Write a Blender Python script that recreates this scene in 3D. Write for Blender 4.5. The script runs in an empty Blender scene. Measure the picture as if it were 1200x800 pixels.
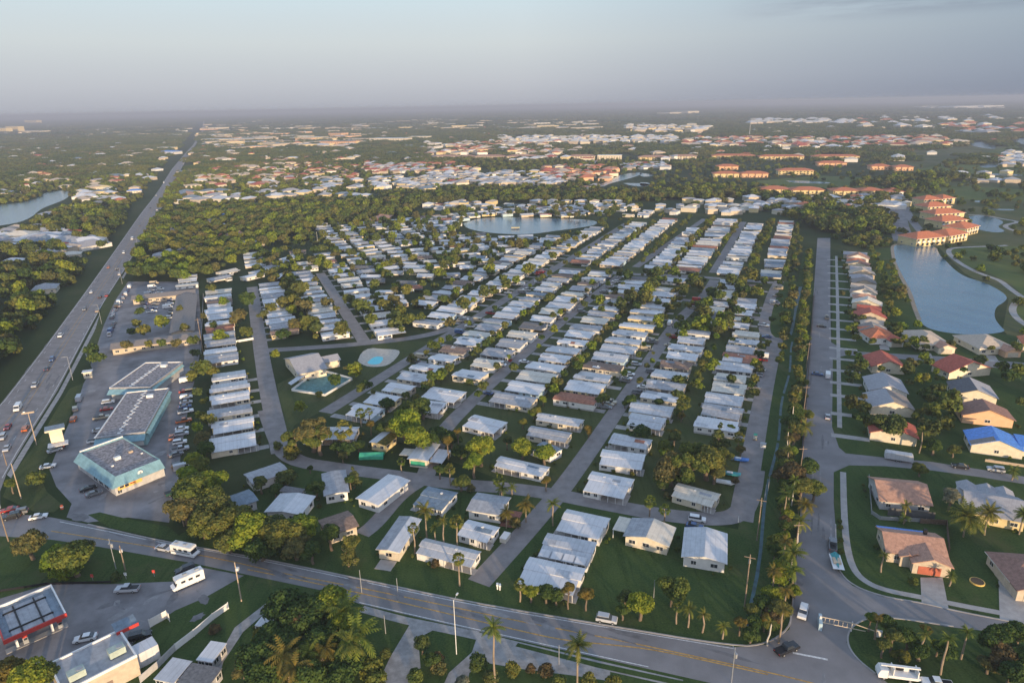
import bpy, bmesh, math, random
import numpy as np
from mathutils import Vector, Matrix, Euler
R = math.radians
AR, AL = R(23.644), R(-22.302)       # bearings of the two street grids
C = bpy.context.scene.collection
sc = bpy.context.scene

# ------------------------------------------------------------------ camera, sky, sun, exposure
CAMH, FPX = 110.0, 800.0
ROLL = math.atan(0.0192); CR, SR = math.cos(ROLL), math.sin(ROLL)
PITCH = math.atan((400 - 123.5) * CR / FPX); CP, SP = math.cos(PITCH), math.sin(PITCH)
cam = bpy.data.cameras.new('camera'); camo = bpy.data.objects.new('camera', cam); C.objects.link(camo)
cam.sensor_width = 36; cam.lens = 24; cam.clip_start = 1; cam.clip_end = 120000
right = Vector((CR, -SR * SP, -SR * CP)); up = Vector((SR, CR * SP, CR * CP)); fwd = Vector((0, CP, -SP))
m = Matrix((right, up, -fwd)).transposed().to_4x4(); m.translation = (0, 0, CAMH)
camo.matrix_world = m; sc.camera = camo

SKY_TINT = (1.75, 1.5, 1.1); AIR = ((0.0, (.181, .188, .212)), (.03, (.220, .230, .248)), (.08, (.262, .284, .290)), (.15, (.258, .312, .342)))
HAZE = 1.75e-4; ZENITH_FILL = (4.1, 2.6, 2.35)  # last value: unseen overhead sky, brightened as an added fill for ground ambient
SUN_AZ, SUN_EL = 156.0, 5.2          # clockwise from the view direction (+Y), degrees
w = bpy.data.worlds.new('World'); sc.world = w; w.use_nodes = True
nt = w.node_tree; bg = nt.nodes['Background']
sky = nt.nodes.new('ShaderNodeTexSky'); sky.sky_type = 'NISHITA'; sky.sun_disc = False
sky.sun_elevation = R(SUN_EL); sky.sun_rotation = R(SUN_AZ)
sky.altitude = 0; sky.air_density = 0.8; sky.dust_density = 0.5; sky.ozone_density = 3.0
# thin real cloud streaks, high in the sky on the right
tc = nt.nodes.new('ShaderNodeTexCoord'); mp = nt.nodes.new('ShaderNodeMapping')
mp.inputs['Scale'].default_value = (3.0, 3.0, 34.0); mp.inputs['Rotation'].default_value = (0, R(-2.5), 0)
ns = nt.nodes.new('ShaderNodeTexNoise'); ns.inputs['Scale'].default_value = 1.6; ns.inputs['Detail'].default_value = 7; ns.inputs['Roughness'].default_value = .6
cr = nt.nodes.new('ShaderNodeValToRGB'); cr.color_ramp.elements[0].position = .44; cr.color_ramp.elements[1].position = .60
sx = nt.nodes.new('ShaderNodeSeparateXYZ')
band = nt.nodes.new('ShaderNodeMapRange'); band.inputs[1].default_value = .085; band.inputs[2].default_value = .105; band.interpolation_type = 'SMOOTHSTEP'
band2 = nt.nodes.new('ShaderNodeMapRange'); band2.inputs[1].default_value = .165; band2.inputs[2].default_value = .13; band2.interpolation_type = 'SMOOTHSTEP'
side = nt.nodes.new('ShaderNodeMapRange'); side.inputs[1].default_value = .25; side.inputs[2].default_value = .42; side.interpolation_type = 'SMOOTHSTEP'
def wm(op, a, b):
    n = nt.nodes.new('ShaderNodeMath'); n.operation = op
    for i, x in enumerate((a, b)):
        if hasattr(x, 'links'): nt.links.new(x, n.inputs[i])
        else: n.inputs[i].default_value = x
    return n.outputs[0]
L_ = nt.links.new
L_(tc.outputs['Generated'], mp.inputs[0]); L_(mp.outputs[0], ns.inputs[0]); L_(ns.outputs[0], cr.inputs[0])
L_(tc.outputs['Generated'], sx.inputs[0]); L_(sx.outputs[2], band.inputs[0]); L_(sx.outputs[2], band2.inputs[0]); L_(sx.outputs[0], side.inputs[0])
fac = wm('MULTIPLY', wm('MULTIPLY', band.outputs[0], band2.outputs[0]), wm('MULTIPLY', side.outputs[0], wm('MULTIPLY', cr.outputs[0], .75)))
mixc = nt.nodes.new('ShaderNodeMix'); mixc.data_type = 'RGBA'; mixc.blend_type = 'MULTIPLY'
mixc.inputs['B'].default_value = (.72, .70, .74, 1)
# blue cast of the dusk sky, and the dense lilac-grey air bank beyond the horizon
tint = nt.nodes.new('ShaderNodeMix'); tint.data_type = 'RGBA'; tint.blend_type = 'MULTIPLY'; tint.inputs['Factor'].default_value = 1; tint.inputs['B'].default_value = (*SKY_TINT, 1)
bank = nt.nodes.new('ShaderNodeValToRGB'); be = bank.color_ramp.elements; be[0].position = 0.0; be[0].color = (0, 0, 0, 1); be[0].position = .10; be[1].position = .42; be[1].color = (1, 1, 1, 1); bank.color_ramp.interpolation = 'EASE'
bankmix = nt.nodes.new('ShaderNodeMix'); bankmix.data_type = 'RGBA'; pass
rs = nt.nodes.new('ShaderNodeMapRange'); rs.inputs[1].default_value = .02; rs.inputs[2].default_value = .60; rs.inputs[3].default_value = 0.0; rs.inputs[4].default_value = 1.0; L_(sx.outputs[0], rs.inputs[0])
ar = nt.nodes.new('ShaderNodeValToRGB'); L_(sx.outputs[2], ar.inputs[0])
while len(ar.color_ramp.elements) < len(AIR): ar.color_ramp.elements.new(.5)
for e_, (p_, c_) in zip(ar.color_ramp.elements, AIR): e_.position = p_; e_.color = (*c_, 1)
a10 = nt.nodes.new('ShaderNodeVectorMath'); a10.operation = 'SCALE'; L_(ar.outputs[0], a10.inputs[0]); a10.inputs['Scale'].default_value = 8.9
bs = nt.nodes.new('ShaderNodeMix'); bs.data_type = 'RGBA'; bs.blend_type = 'MULTIPLY'; L_(a10.outputs[0], bs.inputs['A']); bs.inputs['B'].default_value = (.55, .61, .70, 1); L_(rs.outputs[0], bs.inputs['Factor']); L_(bs.outputs['Result'], bankmix.inputs['A'])
L_(sky.outputs[0], tint.inputs['A']); L_(sx.outputs[2], bank.inputs[0]); L_(bank.outputs[0], bankmix.inputs['Factor']); L_(tint.outputs['Result'], bankmix.inputs['B'])
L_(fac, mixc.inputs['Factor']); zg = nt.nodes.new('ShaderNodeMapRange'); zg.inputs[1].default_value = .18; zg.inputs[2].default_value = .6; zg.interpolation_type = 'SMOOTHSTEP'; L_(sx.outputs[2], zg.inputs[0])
zs = nt.nodes.new('ShaderNodeMix'); zs.data_type = 'RGBA'; zs.blend_type = 'MULTIPLY'; L_(bankmix.outputs['Result'], zs.inputs['A']); zs.inputs['B'].default_value = (*ZENITH_FILL, 1); L_(zg.outputs[0], zs.inputs['Factor']); L_(zs.outputs['Result'], mixc.inputs['A']); L_(mixc.outputs['Result'], bg.inputs[0])
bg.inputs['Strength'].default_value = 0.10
sl = bpy.data.lights.new('sun', 'SUN'); sl.energy = 2.9; sl.angle = R(1.2); sl.color = (1.0, .74, .46)
so = bpy.data.objects.new('sun', sl); C.objects.link(so)
sd = Vector((math.sin(R(SUN_AZ)) * math.cos(R(SUN_EL)), math.cos(R(SUN_AZ)) * math.cos(R(SUN_EL)), math.sin(R(SUN_EL))))
so.rotation_euler = sd.to_track_quat('Z', 'Y').to_euler()
sc.view_settings.view_transform = 'Standard'; sc.view_settings.look = 'None'
sc.view_settings.exposure = 1.45; sc.view_settings.gamma = 1; sc.view_settings.use_curve_mapping = False
sc.cycles.max_bounces = 5; sc.cycles.diffuse_bounces = 2; sc.cycles.glossy_bounces = 2; sc.cycles.transparent_max_bounces = 6
sc.cycles.volume_bounces = 0; sc.cycles.use_denoising = True

# ------------------------------------------------------------------ survey: image sight line -> point of the site plan
def S(px, py, z=0.0):
    x = (px - 600) / FPX; y = (400 - py) / FPX
    xr = x * CR + y * SR; yr = -x * SR + y * CR
    t = (z - CAMH) / (-SP + yr * CP)
    return (xr * t, (CP + yr * SP) * t)
def G(u, v, a=AR):
    s, c = math.sin(a), math.cos(a)
    return (u * s + v * c, u * c - v * s)
def UV(x, y, a=AR):
    s, c = math.sin(a), math.cos(a)
    return (x * s + y * c, x * c - y * s)
VR, UR = -AR, math.pi / 2 - AR       # z-rotations that point +X along v / u of the right grid
VL, UL = -AL, math.pi / 2 - AL
def project(x, y, z=0):
    dz = z - CAMH; Zc = y * CP - dz * SP; yr = (y * SP + dz * CP) / Zc; xr = x / Zc
    return 600 + (xr * CR - yr * SR) * FPX, 400 - (xr * SR + yr * CR) * FPX
def mpp(px, py, z=0):                 # metres per pixel there
    x, y = S(px, py, z); return (y * CP + CAMH * SP) / FPX
def ordw(n):
    wds = ['first','second','third','fourth','fifth','sixth','seventh','eighth','ninth','tenth','eleventh','twelfth']
    if n <= 12: return wds[n-1]
    return '%d%s' % (n, 'th' if 10 <= n % 100 <= 20 else {1:'st',2:'nd',3:'rd'}.get(n % 10, 'th'))

# ------------------------------------------------------------------ materials
MT = {}
def mat(name, col, rough=.8, spec=.3, metal=0, var=.15, scale=.6, bump=0, col2=None, detail=4, coord='Object', randv=0, dirt=0, wave=None):
    if name in MT: return MT[name]
    mt = bpy.data.materials.new(name); mt.use_nodes = True; t = mt.node_tree; b = t.nodes['Principled BSDF']
    b.inputs['Roughness'].default_value = rough; b.inputs['Metallic'].default_value = metal
    b.inputs['Specular IOR Level'].default_value = spec
    co = t.nodes.new('ShaderNodeTexCoord'); out = co.outputs['Object']
    if coord == 'World':
        g = t.nodes.new('ShaderNodeNewGeometry'); out = g.outputs['Position']
    n = t.nodes.new('ShaderNodeTexNoise'); n.inputs['Scale'].default_value = scale; n.inputs['Detail'].default_value = detail
    n.inputs['Roughness'].default_value = .6
    t.links.new(out, n.inputs['Vector'])
    r = t.nodes.new('ShaderNodeValToRGB')
    c2 = col2 or tuple(min(1, c * (1 + var)) for c in col); c1 = col if col2 else tuple(c * (1 - var) for c in col)
    r.color_ramp.elements[0].position = .35; r.color_ramp.elements[1].position = .65
    r.color_ramp.elements[0].color = (*c1, 1); r.color_ramp.elements[1].color = (*c2, 1)
    t.links.new(n.outputs[0], r.inputs[0]); cur = r.outputs[0]
    def mul(cur, f, colr):
        mx = t.nodes.new('ShaderNodeMix'); mx.data_type = 'RGBA'; mx.blend_type = 'MULTIPLY'
        t.links.new(f, mx.inputs['Factor']); t.links.new(cur, mx.inputs['A']); mx.inputs['B'].default_value = (*colr, 1)
        return mx.outputs['Result']
    if dirt:
        n2 = t.nodes.new('ShaderNodeTexNoise'); n2.inputs['Scale'].default_value = scale * .35; n2.inputs['Detail'].default_value = 8
        n2.inputs['Roughness'].default_value = .75; t.links.new(out, n2.inputs['Vector'])
        mr = t.nodes.new('ShaderNodeMapRange'); mr.inputs[1].default_value = .5; mr.inputs[2].default_value = .7; mr.inputs[4].default_value = dirt
        t.links.new(n2.outputs[0], mr.inputs[0]); cur = mul(cur, mr.outputs[0], (.45, .43, .40))
    if wave:                            # standing seams / boards / tile rows
        ax, sc_, dep = wave
        sp = t.nodes.new('ShaderNodeSeparateXYZ'); t.links.new(co.outputs['Object'], sp.inputs[0])
        mm = t.nodes.new('ShaderNodeMath'); mm.operation = 'MULTIPLY'; mm.inputs[1].default_value = sc_; t.links.new(sp.outputs[ax], mm.inputs[0])
        fr = t.nodes.new('ShaderNodeMath'); fr.operation = 'FRACT'; t.links.new(mm.outputs[0], fr.inputs[0])
        gt = t.nodes.new('ShaderNodeMath'); gt.operation = 'LESS_THAN'; gt.inputs[1].default_value = .16; t.links.new(fr.outputs[0], gt.inputs[0])
        fm = t.nodes.new('ShaderNodeMath'); fm.operation = 'MULTIPLY'; fm.inputs[1].default_value = dep; t.links.new(gt.outputs[0], fm.inputs[0])
        cur = mul(cur, fm.outputs[0], (.5, .5, .5))
    if randv:
        oi = t.nodes.new('ShaderNodeObjectInfo'); mr = t.nodes.new('ShaderNodeMapRange'); mr.inputs[4].default_value = randv
        t.links.new(oi.outputs['Random'], mr.inputs[0]); cur = mul(cur, mr.outputs[0], (.55, .55, .55))
    t.links.new(cur, b.inputs['Base Color'])
    if bump:
        bp = t.nodes.new('ShaderNodeBump'); bp.inputs['Strength'].default_value = bump; bp.inputs['Distance'].default_value = .1
        t.links.new(n.outputs[0], bp.inputs['Height']); t.links.new(bp.outputs[0], b.inputs['Normal'])
    MT[name] = mt; return mt

def ground_mat():
    mt = bpy.data.materials.new('ground'); mt.use_nodes = True; t = mt.node_tree; b = t.nodes['Principled BSDF']
    b.inputs['Roughness'].default_value = .95; b.inputs['Specular IOR Level'].default_value = .1
    g = t.nodes.new('ShaderNodeNewGeometry')
    def noise(s, d=6, r=.6):
        n = t.nodes.new('ShaderNodeTexNoise'); n.inputs['Scale'].default_value = s; n.inputs['Detail'].default_value = d; n.inputs['Roughness'].default_value = r
        t.links.new(g.outputs['Position'], n.inputs['Vector']); return n.outputs[0]
    def ramp(src, *st):
        r = t.nodes.new('ShaderNodeValToRGB')
        while len(r.color_ramp.elements) < len(st): r.color_ramp.elements.new(.5)
        for e, (p, c) in zip(r.color_ramp.elements, st): e.position = p; e.color = (*c, 1)
        t.links.new(src, r.inputs[0]); return r.outputs[0]
    a = ramp(noise(.9, 9, .75), (.3, (.018, .034, .010)), (.55, (.030, .052, .016)), (.75, (.055, .068, .026)))
    c = ramp(noise(.012, 8, .65), (.35, (.020, .034, .012)), (.5, (.034, .052, .018)), (.62, (.075, .075, .035)), (.8, (.03, .045, .016)))
    n3 = t.nodes.new('ShaderNodeMix'); n3.data_type = 'RGBA'; n3.inputs['Factor'].default_value = .5
    t.links.new(a, n3.inputs['A']); t.links.new(c, n3.inputs['B'])
    t.links.new(n3.outputs['Result'], b.inputs['Base Color']); MT['ground'] = mt; return mt

def lawn_mat(name, a, b_, dry, amt):
    mt = bpy.data.materials.new(name); mt.use_nodes = True; t = mt.node_tree; b = t.nodes['Principled BSDF']
    b.inputs['Roughness'].default_value = .95; b.inputs['Specular IOR Level'].default_value = .08
    g = t.nodes.new('ShaderNodeNewGeometry'); cur = None
    def layer(sc_, lo, hi, ca, cb, d=6, vec=None):
        n = t.nodes.new('ShaderNodeTexNoise'); n.inputs['Scale'].default_value = sc_; n.inputs['Detail'].default_value = d; n.inputs['Roughness'].default_value = .68
        t.links.new(vec or g.outputs['Position'], n.inputs['Vector']); q = t.nodes.new('ShaderNodeMapRange'); q.inputs[1].default_value = lo; q.inputs[2].default_value = hi; t.links.new(n.outputs[0], q.inputs[0])
        mx = t.nodes.new('ShaderNodeMix'); mx.data_type = 'RGBA'; t.links.new(q.outputs[0], mx.inputs['Factor'])
        for k, c in (('A', ca), ('B', cb)):
            if isinstance(c, tuple): mx.inputs[k].default_value = (*c, 1)
            else: t.links.new(c, mx.inputs[k])
        return mx.outputs['Result']
    l1 = layer(.16, .38, .62, a, b_, 9)
    l2 = layer(.045, .54, .72, l1, tuple(dry), 9)
    mp_ = t.nodes.new('ShaderNodeMapping'); mp_.inputs['Rotation'].default_value = (0, 0, AR); mp_.inputs['Scale'].default_value = (1, .06, 1); t.links.new(g.outputs['Position'], mp_.inputs[0])
    l3 = layer(.55, .52, .70, l2, tuple(x * .72 for x in a), 2, mp_.outputs[0])       # mowing lines
    l4 = layer(2.2, .35, .75, l3, tuple(min(1, x * 1.35) for x in b_), 3)
    t.links.new(l4, b.inputs['Base Color']); MT[name] = mt
def leaf_mat(name, cols):
    mt = bpy.data.materials.new(name); mt.use_nodes = True; t = mt.node_tree; b = t.nodes['Principled BSDF']
    b.inputs['Roughness'].default_value = .75; b.inputs['Specular IOR Level'].default_value = .15
    oi = t.nodes.new('ShaderNodeObjectInfo'); r = t.nodes.new('ShaderNodeValToRGB')
    while len(r.color_ramp.elements) < len(cols): r.color_ramp.elements.new(.5)
    for i, (e, c) in enumerate(zip(r.color_ramp.elements, cols)): e.position = i / (len(cols) - 1); e.color = (*c, 1)
    t.links.new(oi.outputs['Random'], r.inputs[0])
    g = t.nodes.new('ShaderNodeNewGeometry'); n = t.nodes.new('ShaderNodeTexNoise'); n.inputs['Scale'].default_value = .8; n.inputs['Detail'].default_value = 3
    t.links.new(g.outputs['Position'], n.inputs['Vector'])
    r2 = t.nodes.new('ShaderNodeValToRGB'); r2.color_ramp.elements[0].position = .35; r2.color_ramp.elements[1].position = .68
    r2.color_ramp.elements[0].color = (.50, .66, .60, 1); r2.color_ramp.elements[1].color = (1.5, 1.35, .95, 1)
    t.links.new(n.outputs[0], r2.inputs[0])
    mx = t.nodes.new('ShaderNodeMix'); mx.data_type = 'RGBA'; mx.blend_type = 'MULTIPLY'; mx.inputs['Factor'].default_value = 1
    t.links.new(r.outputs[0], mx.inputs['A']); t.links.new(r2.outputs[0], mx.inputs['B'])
    t.links.new(mx.outputs['Result'], b.inputs['Base Color'])
    tr = t.nodes.new('ShaderNodeBsdfTranslucent'); t.links.new(mx.outputs['Result'], tr.inputs[0])
    ms = t.nodes.new('ShaderNodeMixShader'); ms.inputs[0].default_value = .3
    t.links.new(b.outputs[0], ms.inputs[1]); t.links.new(tr.outputs[0], ms.inputs[2])
    t.links.new(ms.outputs[0], t.nodes['Material Output'].inputs[0])
    MT[name] = mt; return mt

ground_mat()
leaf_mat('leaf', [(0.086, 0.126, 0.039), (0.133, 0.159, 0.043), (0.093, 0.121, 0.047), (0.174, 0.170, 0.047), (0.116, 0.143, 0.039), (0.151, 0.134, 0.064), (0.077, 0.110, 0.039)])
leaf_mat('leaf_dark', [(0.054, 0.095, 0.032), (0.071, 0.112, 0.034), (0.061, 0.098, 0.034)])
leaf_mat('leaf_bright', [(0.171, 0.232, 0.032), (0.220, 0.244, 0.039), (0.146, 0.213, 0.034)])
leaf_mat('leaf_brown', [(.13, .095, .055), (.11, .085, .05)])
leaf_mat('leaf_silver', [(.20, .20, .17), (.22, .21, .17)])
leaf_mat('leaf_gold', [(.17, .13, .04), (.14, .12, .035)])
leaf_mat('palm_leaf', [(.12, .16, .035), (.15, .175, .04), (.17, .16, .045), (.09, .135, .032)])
mat('bark', (.16, .12, .085), .9, scale=2); mat('palm_bark', (.27, .21, .15), .9, scale=3, var=.25); mat('pale_bark', (.5, .46, .4), .85)
mat('asphalt', (.215, .205, .205), .85, scale=.12, var=.14, detail=9, coord='World', dirt=.12)
mat('asphalt_old', (.235, .215, .207), .85, scale=.25, var=.16, detail=9, coord='World', dirt=.22)
mat('asphalt_lot', (.215, .205, .208), .85, scale=.09, var=.3, detail=9, coord='World', dirt=.35)
mat('concrete', (.36, .34, .32), .85, scale=.4, var=.15, coord='World', dirt=.25)
mat('concrete_dark', (.30, .29, .28), .85, scale=.5, var=.2, coord='World', dirt=.4)
mat('sand', (.30, .25, .19), .9, scale=.5, coord='World')
mat('line_white', (.62, .62, .60), .7, coord='World', scale=2, var=.25); mat('line_yellow', (.46, .27, .07), .7, coord='World', scale=1.2, var=.35, detail=6)
lawn_mat('lawn', (.027, .056, .016), (.050, .078, .024), (.10, .088, .045), 1)
lawn_mat('lawn_dry', (.040, .062, .020), (.066, .078, .030), (.12, .095, .06), 1)
mat('golf', (.085, .125, .034), .95, .1, coord='World', scale=.02, detail=6, col2=(.12, .14, .045))
mat('marsh', (.06, .085, .03), .95, .1, coord='World', scale=.02, detail=8, col2=(.13, .125, .06))
mat('dirt', (.10, .075, .05), .95, .1, coord='World', scale=.5)
mat('roof_white', (.60, .60, .61), .45, .5, scale=.5, var=.06, dirt=.30, wave=(0, .82, .22))
mat('roof_aluminium', (.46, .47, .49), .42, .5, scale=.6, var=.10, dirt=.40, wave=(0, .82, .25))
mat('roof_grey', (.34, .35, .37), .7, scale=.8, var=.15, dirt=.4, wave=(0, .82, .2))
mat('roof_cream', (.60, .56, .48), .6, scale=.5, var=.1, dirt=.35, wave=(0, .82, .2))
mat('roof_shingle', (.15, .15, .155), .9, scale=1.5, var=.25, dirt=.2)
mat('roof_bluegrey', (.17, .22, .27), .6, scale=.8, var=.2, dirt=.4, wave=(0, .82, .2))
mat('roof_brown', (.21, .15, .12), .9, scale=1.2, var=.25, dirt=.3)
mat('roof_rust', (.32, .14, .09), .85, scale=1.0, var=.25, dirt=.4)
mat('tile_red', (.40, .105, .070), .8, scale=1.2, var=.2, wave=(0, 2.6, .3)); mat('tile_orange', (.50, .17, .085), .8, scale=1.0, var=.2, wave=(0, 2.6, .3))
mat('tile_terracotta', (.42, .24, .17), .85, scale=1.2, var=.2, wave=(0, 2.6, .3)); mat('tile_brown', (.27, .155, .12), .85, scale=1.2, var=.2, wave=(0, 2.6, .3))
mat('tile_grey', (.33, .33, .35), .85, scale=1.2, var=.12, wave=(0, 2.6, .3)); mat('tile_dark', (.12, .12, .13), .85, scale=1.2, var=.2, wave=(0, 2.6, .3))
mat('tile_beige', (.48, .40, .32), .85, scale=1.2, var=.12, wave=(0, 2.6, .3)); mat('tile_taupe', (.24, .21, .19), .85, scale=1.2, var=.15)
mat('tarp_blue', (.07, .22, .60), .45, .5, scale=1.5, var=.25, bump=.5)
mat('wall_white', (.72, .70, .66), .7, scale=.8, var=.06, dirt=.2, wave=(2, 3.2, .12)); mat('wall_cream', (.66, .58, .44), .75, scale=.8, var=.08, dirt=.2)
mat('wall_tan', (.50, .42, .32), .8, scale=.8, var=.1, dirt=.25); mat('wall_grey', (.46, .45, .44), .8, scale=.8, var=.1, dirt=.3)
mat('wall_yellow', (.66, .53, .28), .8, scale=.5, var=.1, dirt=.15); mat('wall_peach', (.68, .42, .25), .8, scale=.8, var=.06); mat('wall_pink', (.60, .40, .34), .8)
mat('wall_blue', (.40, .52, .58), .8); mat('wall_teal', (.25, .42, .42), .8, dirt=.3)
mat('skirting', (.42, .41, .39), .8, scale=2, wave=(0, 3, .4)); mat('screen', (.10, .10, .10), .6); mat('glass_window', (.035, .042, .05), .12, .8)
mat('trim_white', (.74, .73, .70), .6, var=.05); mat('door_paint', (.35, .33, .30), .6); mat('door_red', (.42, .12, .07), .6, wave=(2, 2, .3)); mat('door_beige', (.5, .44, .34), .6, wave=(2, 2, .3))
mat('gravel_roof', (.27, .245, .245), .95, scale=1.0, var=.5, detail=8, dirt=.3); mat('membrane', (.36, .36, .37), .8, scale=.5, dirt=.45, wave=(0, .35, .2))
mat('teal_metal', (.19, .34, .39), .5, .4, scale=.6, var=.14, dirt=.25, wave=(0, 1.5, .2)); mat('red_band', (.50, .05, .04), .5, var=.05)
mat('metal_grey', (.35, .36, .37), .5, metal=.3); mat('metal_white', (.68, .68, .66), .5); mat('ac_green', (.38, .44, .38), .6, dirt=.3)
mat('wood_pole', (.24, .18, .13), .9, scale=3, var=.25); mat('wood_fence', (.15, .105, .075), .9, scale=2, var=.3, wave=(0, 2, .4)); mat('wood_pale', (.42, .33, .24), .9, scale=2)
mat('black', (.012, .012, .014), .5); mat('rubber', (.02, .02, .02), .8); mat('awning_green', (.05, .33, .20), .6); mat('sign_yellow', (.72, .48, .14), .6, var=.1)
mat('brick_paver', (.27, .12, .09), .9, scale=3, var=.3); mat('pool_water', (.07, .58, .66), .3, .3, var=.06); mat('court_green', (.10, .21, .20), .8, scale=.7, var=.3)
mat('drum', (.45, .09, .04), .6); mat('canvas_tan', (.55, .45, .33), .8); mat('teal_boat', (.05, .30, .32), .5)
for nm, c in dict(white=(.72, .72, .71), silver=(.42, .43, .45), grey=(.17, .175, .185), black=(.016, .017, .02), red=(.35, .025, .02), blue=(.04, .09, .22), green=(.02, .07, .05), beige=(.42, .36, .26), orange=(.45, .12, .03), navy=(.02, .03, .06)).items():
    mat('paint_' + nm, c, .25, .6, var=.04)
def water_mat(name, col, rough=.08):
    mt = mat(name, col, rough, .8, var=.1, scale=.03, coord='World'); t = mt.node_tree; b = t.nodes['Principled BSDF']
    g = t.nodes.new('ShaderNodeNewGeometry'); n = t.nodes.new('ShaderNodeTexNoise'); n.inputs['Scale'].default_value = .5; n.inputs['Detail'].default_value = 5
    bp = t.nodes.new('ShaderNodeBump'); bp.inputs['Strength'].default_value = .7; bp.inputs['Distance'].default_value = .35
    t.links.new(g.outputs['Position'], n.inputs['Vector']); t.links.new(n.outputs[0], bp.inputs['Height']); t.links.new(bp.outputs[0], b.inputs['Normal'])
water_mat('water', (.060, .150, .225), .12); mat('canal_water', (.035, .085, .10), .45, .3, var=.35, scale=.4, coord='World')

# ------------------------------------------------------------------ mesh builder
class MB:
    def __init__(s): s.v = []; s.f = []; s.m = []; s.mats = []
    def mi(s, m):
        if m not in s.mats: s.mats.append(m)
        return s.mats.index(m)
    def face(s, pts, m='wall_white'):
        n = len(s.v); s.v += [tuple(p) for p in pts]; s.f.append(tuple(range(n, n + len(pts)))); s.m.append(s.mi(m)); return s
    def box(s, x0, x1, y0, y1, z0, z1, m='wall_white', rot=0, org=(0, 0, 0)):
        c, n_ = math.cos(rot), math.sin(rot); n = len(s.v)
        for z in (z0, z1):
            for x, y in ((x0, y0), (x1, y0), (x1, y1), (x0, y1)):
                s.v.append((x * c - y * n_ + org[0], x * n_ + y * c + org[1], z + org[2]))
        k = s.mi(m)
        for f in ((0, 3, 2, 1), (4, 5, 6, 7), (0, 1, 5, 4), (1, 2, 6, 5), (2, 3, 7, 6), (3, 0, 4, 7)): s.f.append(tuple(n + i for i in f)); s.m.append(k)
        return s
    def hexa(s, low, high, m='wall_white'):     # two 4-point loops
        n = len(s.v); s.v += [tuple(p) for p in low] + [tuple(p) for p in high]; k = s.mi(m)
        for f in ((0, 3, 2, 1), (4, 5, 6, 7), (0, 1, 5, 4), (1, 2, 6, 5), (2, 3, 7, 6), (3, 0, 4, 7)): s.f.append(tuple(n + i for i in f)); s.m.append(k)
        return s
    def slab(s, pts, th, m):                      # a sheet with thickness (pts = top, any slope)
        n = len(s.v); L = len(pts); s.v += [tuple(p) for p in pts] + [(p[0], p[1], p[2] - th) for p in pts]; k = s.mi(m)
        s.f.append(tuple(range(n, n + L))); s.m.append(k); s.f.append(tuple(range(n + 2 * L - 1, n + L - 1, -1))); s.m.append(k)
        for i in range(L):
            j = (i + 1) % L; s.f.append((n + i, n + L + i, n + L + j, n + j)); s.m.append(k)
        return s
    def tube(s, a, b, r0, r1, m, seg=7):
        a, b = Vector(a), Vector(b); d = (b - a).normalized(); x = d.orthogonal().normalized(); y = d.cross(x); n = len(s.v); k = s.mi(m)
        for p, r in ((a, r0), (b, r1)):
            for i in range(seg):
                t = 2 * math.pi * i / seg; s.v.append(tuple(p + x * math.cos(t) * r + y * math.sin(t) * r))
        for i in range(seg):
            j = (i + 1) % seg; s.f.append((n + i, n + j, n + seg + j, n + seg + i)); s.m.append(k)
        s.f.append(tuple(n + i for i in reversed(range(seg)))); s.m.append(k); s.f.append(tuple(n + seg + i for i in range(seg))); s.m.append(k)
        return s
    def prof(s, prof, y0, y1, m, taper=0):        # x-z outline extruded in y (taper: inset of the top part)
        zs = [p[1] for p in prof]; z0, z1 = min(zs), max(zs); n = len(s.v); L = len(prof); k = s.mi(m)
        for sg, y in ((1, y0), (-1, y1)):
            for x, z in prof: s.v.append((x, y + sg * taper * (z - z0) / (z1 - z0 + 1e-6), z))
        s.f.append(tuple(range(n, n + L))); s.m.append(k); s.f.append(tuple(range(n + 2 * L - 1, n + L - 1, -1))); s.m.append(k)
        for i in range(L):
            j = (i + 1) % L; s.f.append((n + i, n + L + i, n + L + j, n + j)); s.m.append(k)
        return s
    def mesh(s, name):
        me = bpy.data.meshes.new(name); me.from_pydata(s.v, [], s.f)
        for x in s.mats: me.materials.append(MT[x])
        me.polygons.foreach_set('material_index', s.m); me.update(); return me
def fixn(me):
    bm = bmesh.new(); bm.from_mesh(me); bmesh.ops.recalc_face_normals(bm, faces=bm.faces); bm.to_mesh(me); bm.free(); return me
def obj(name, mb, parent=None, loc=(0, 0, 0), rz=0):
    me = fixn(mb.mesh(name)) if isinstance(mb, MB) else mb
    o = bpy.data.objects.new(name, me); C.objects.link(o); o.location = loc; o.rotation_euler = (0, 0, rz)
    if parent: o.parent = parent
    return o
def tag(o, label=None, cat=None, group=None, kind=None):
    if label: o['label'] = label
    if cat: o['category'] = cat
    if group: o['group'] = group
    if kind: o['kind'] = kind
    return o
def thing(name, label, cat, loc, rz=0, group=None):
    o = bpy.data.objects.new(name, None); C.objects.link(o); o.empty_display_size = .5
    o.location = (loc[0], loc[1], loc[2] if len(loc) > 2 else 0); o.rotation_euler = (0, 0, rz)
    return tag(o, label, cat, group)
def copy_tree(root, loc, rz, label=None, group=None, scale=None):
    r = root.copy(); C.objects.link(r); r.location = (loc[0], loc[1], loc[2] if len(loc) > 2 else 0); r.rotation_euler = (0, 0, rz)
    if label: r['label'] = label
    if group: r['group'] = group
    if scale: r.scale = scale
    for ch in root.children:
        c = ch.copy(); C.objects.link(c); c.parent = r
        for g in ch.children:
            d = g.copy(); C.objects.link(d); d.parent = c
    return r
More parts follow.
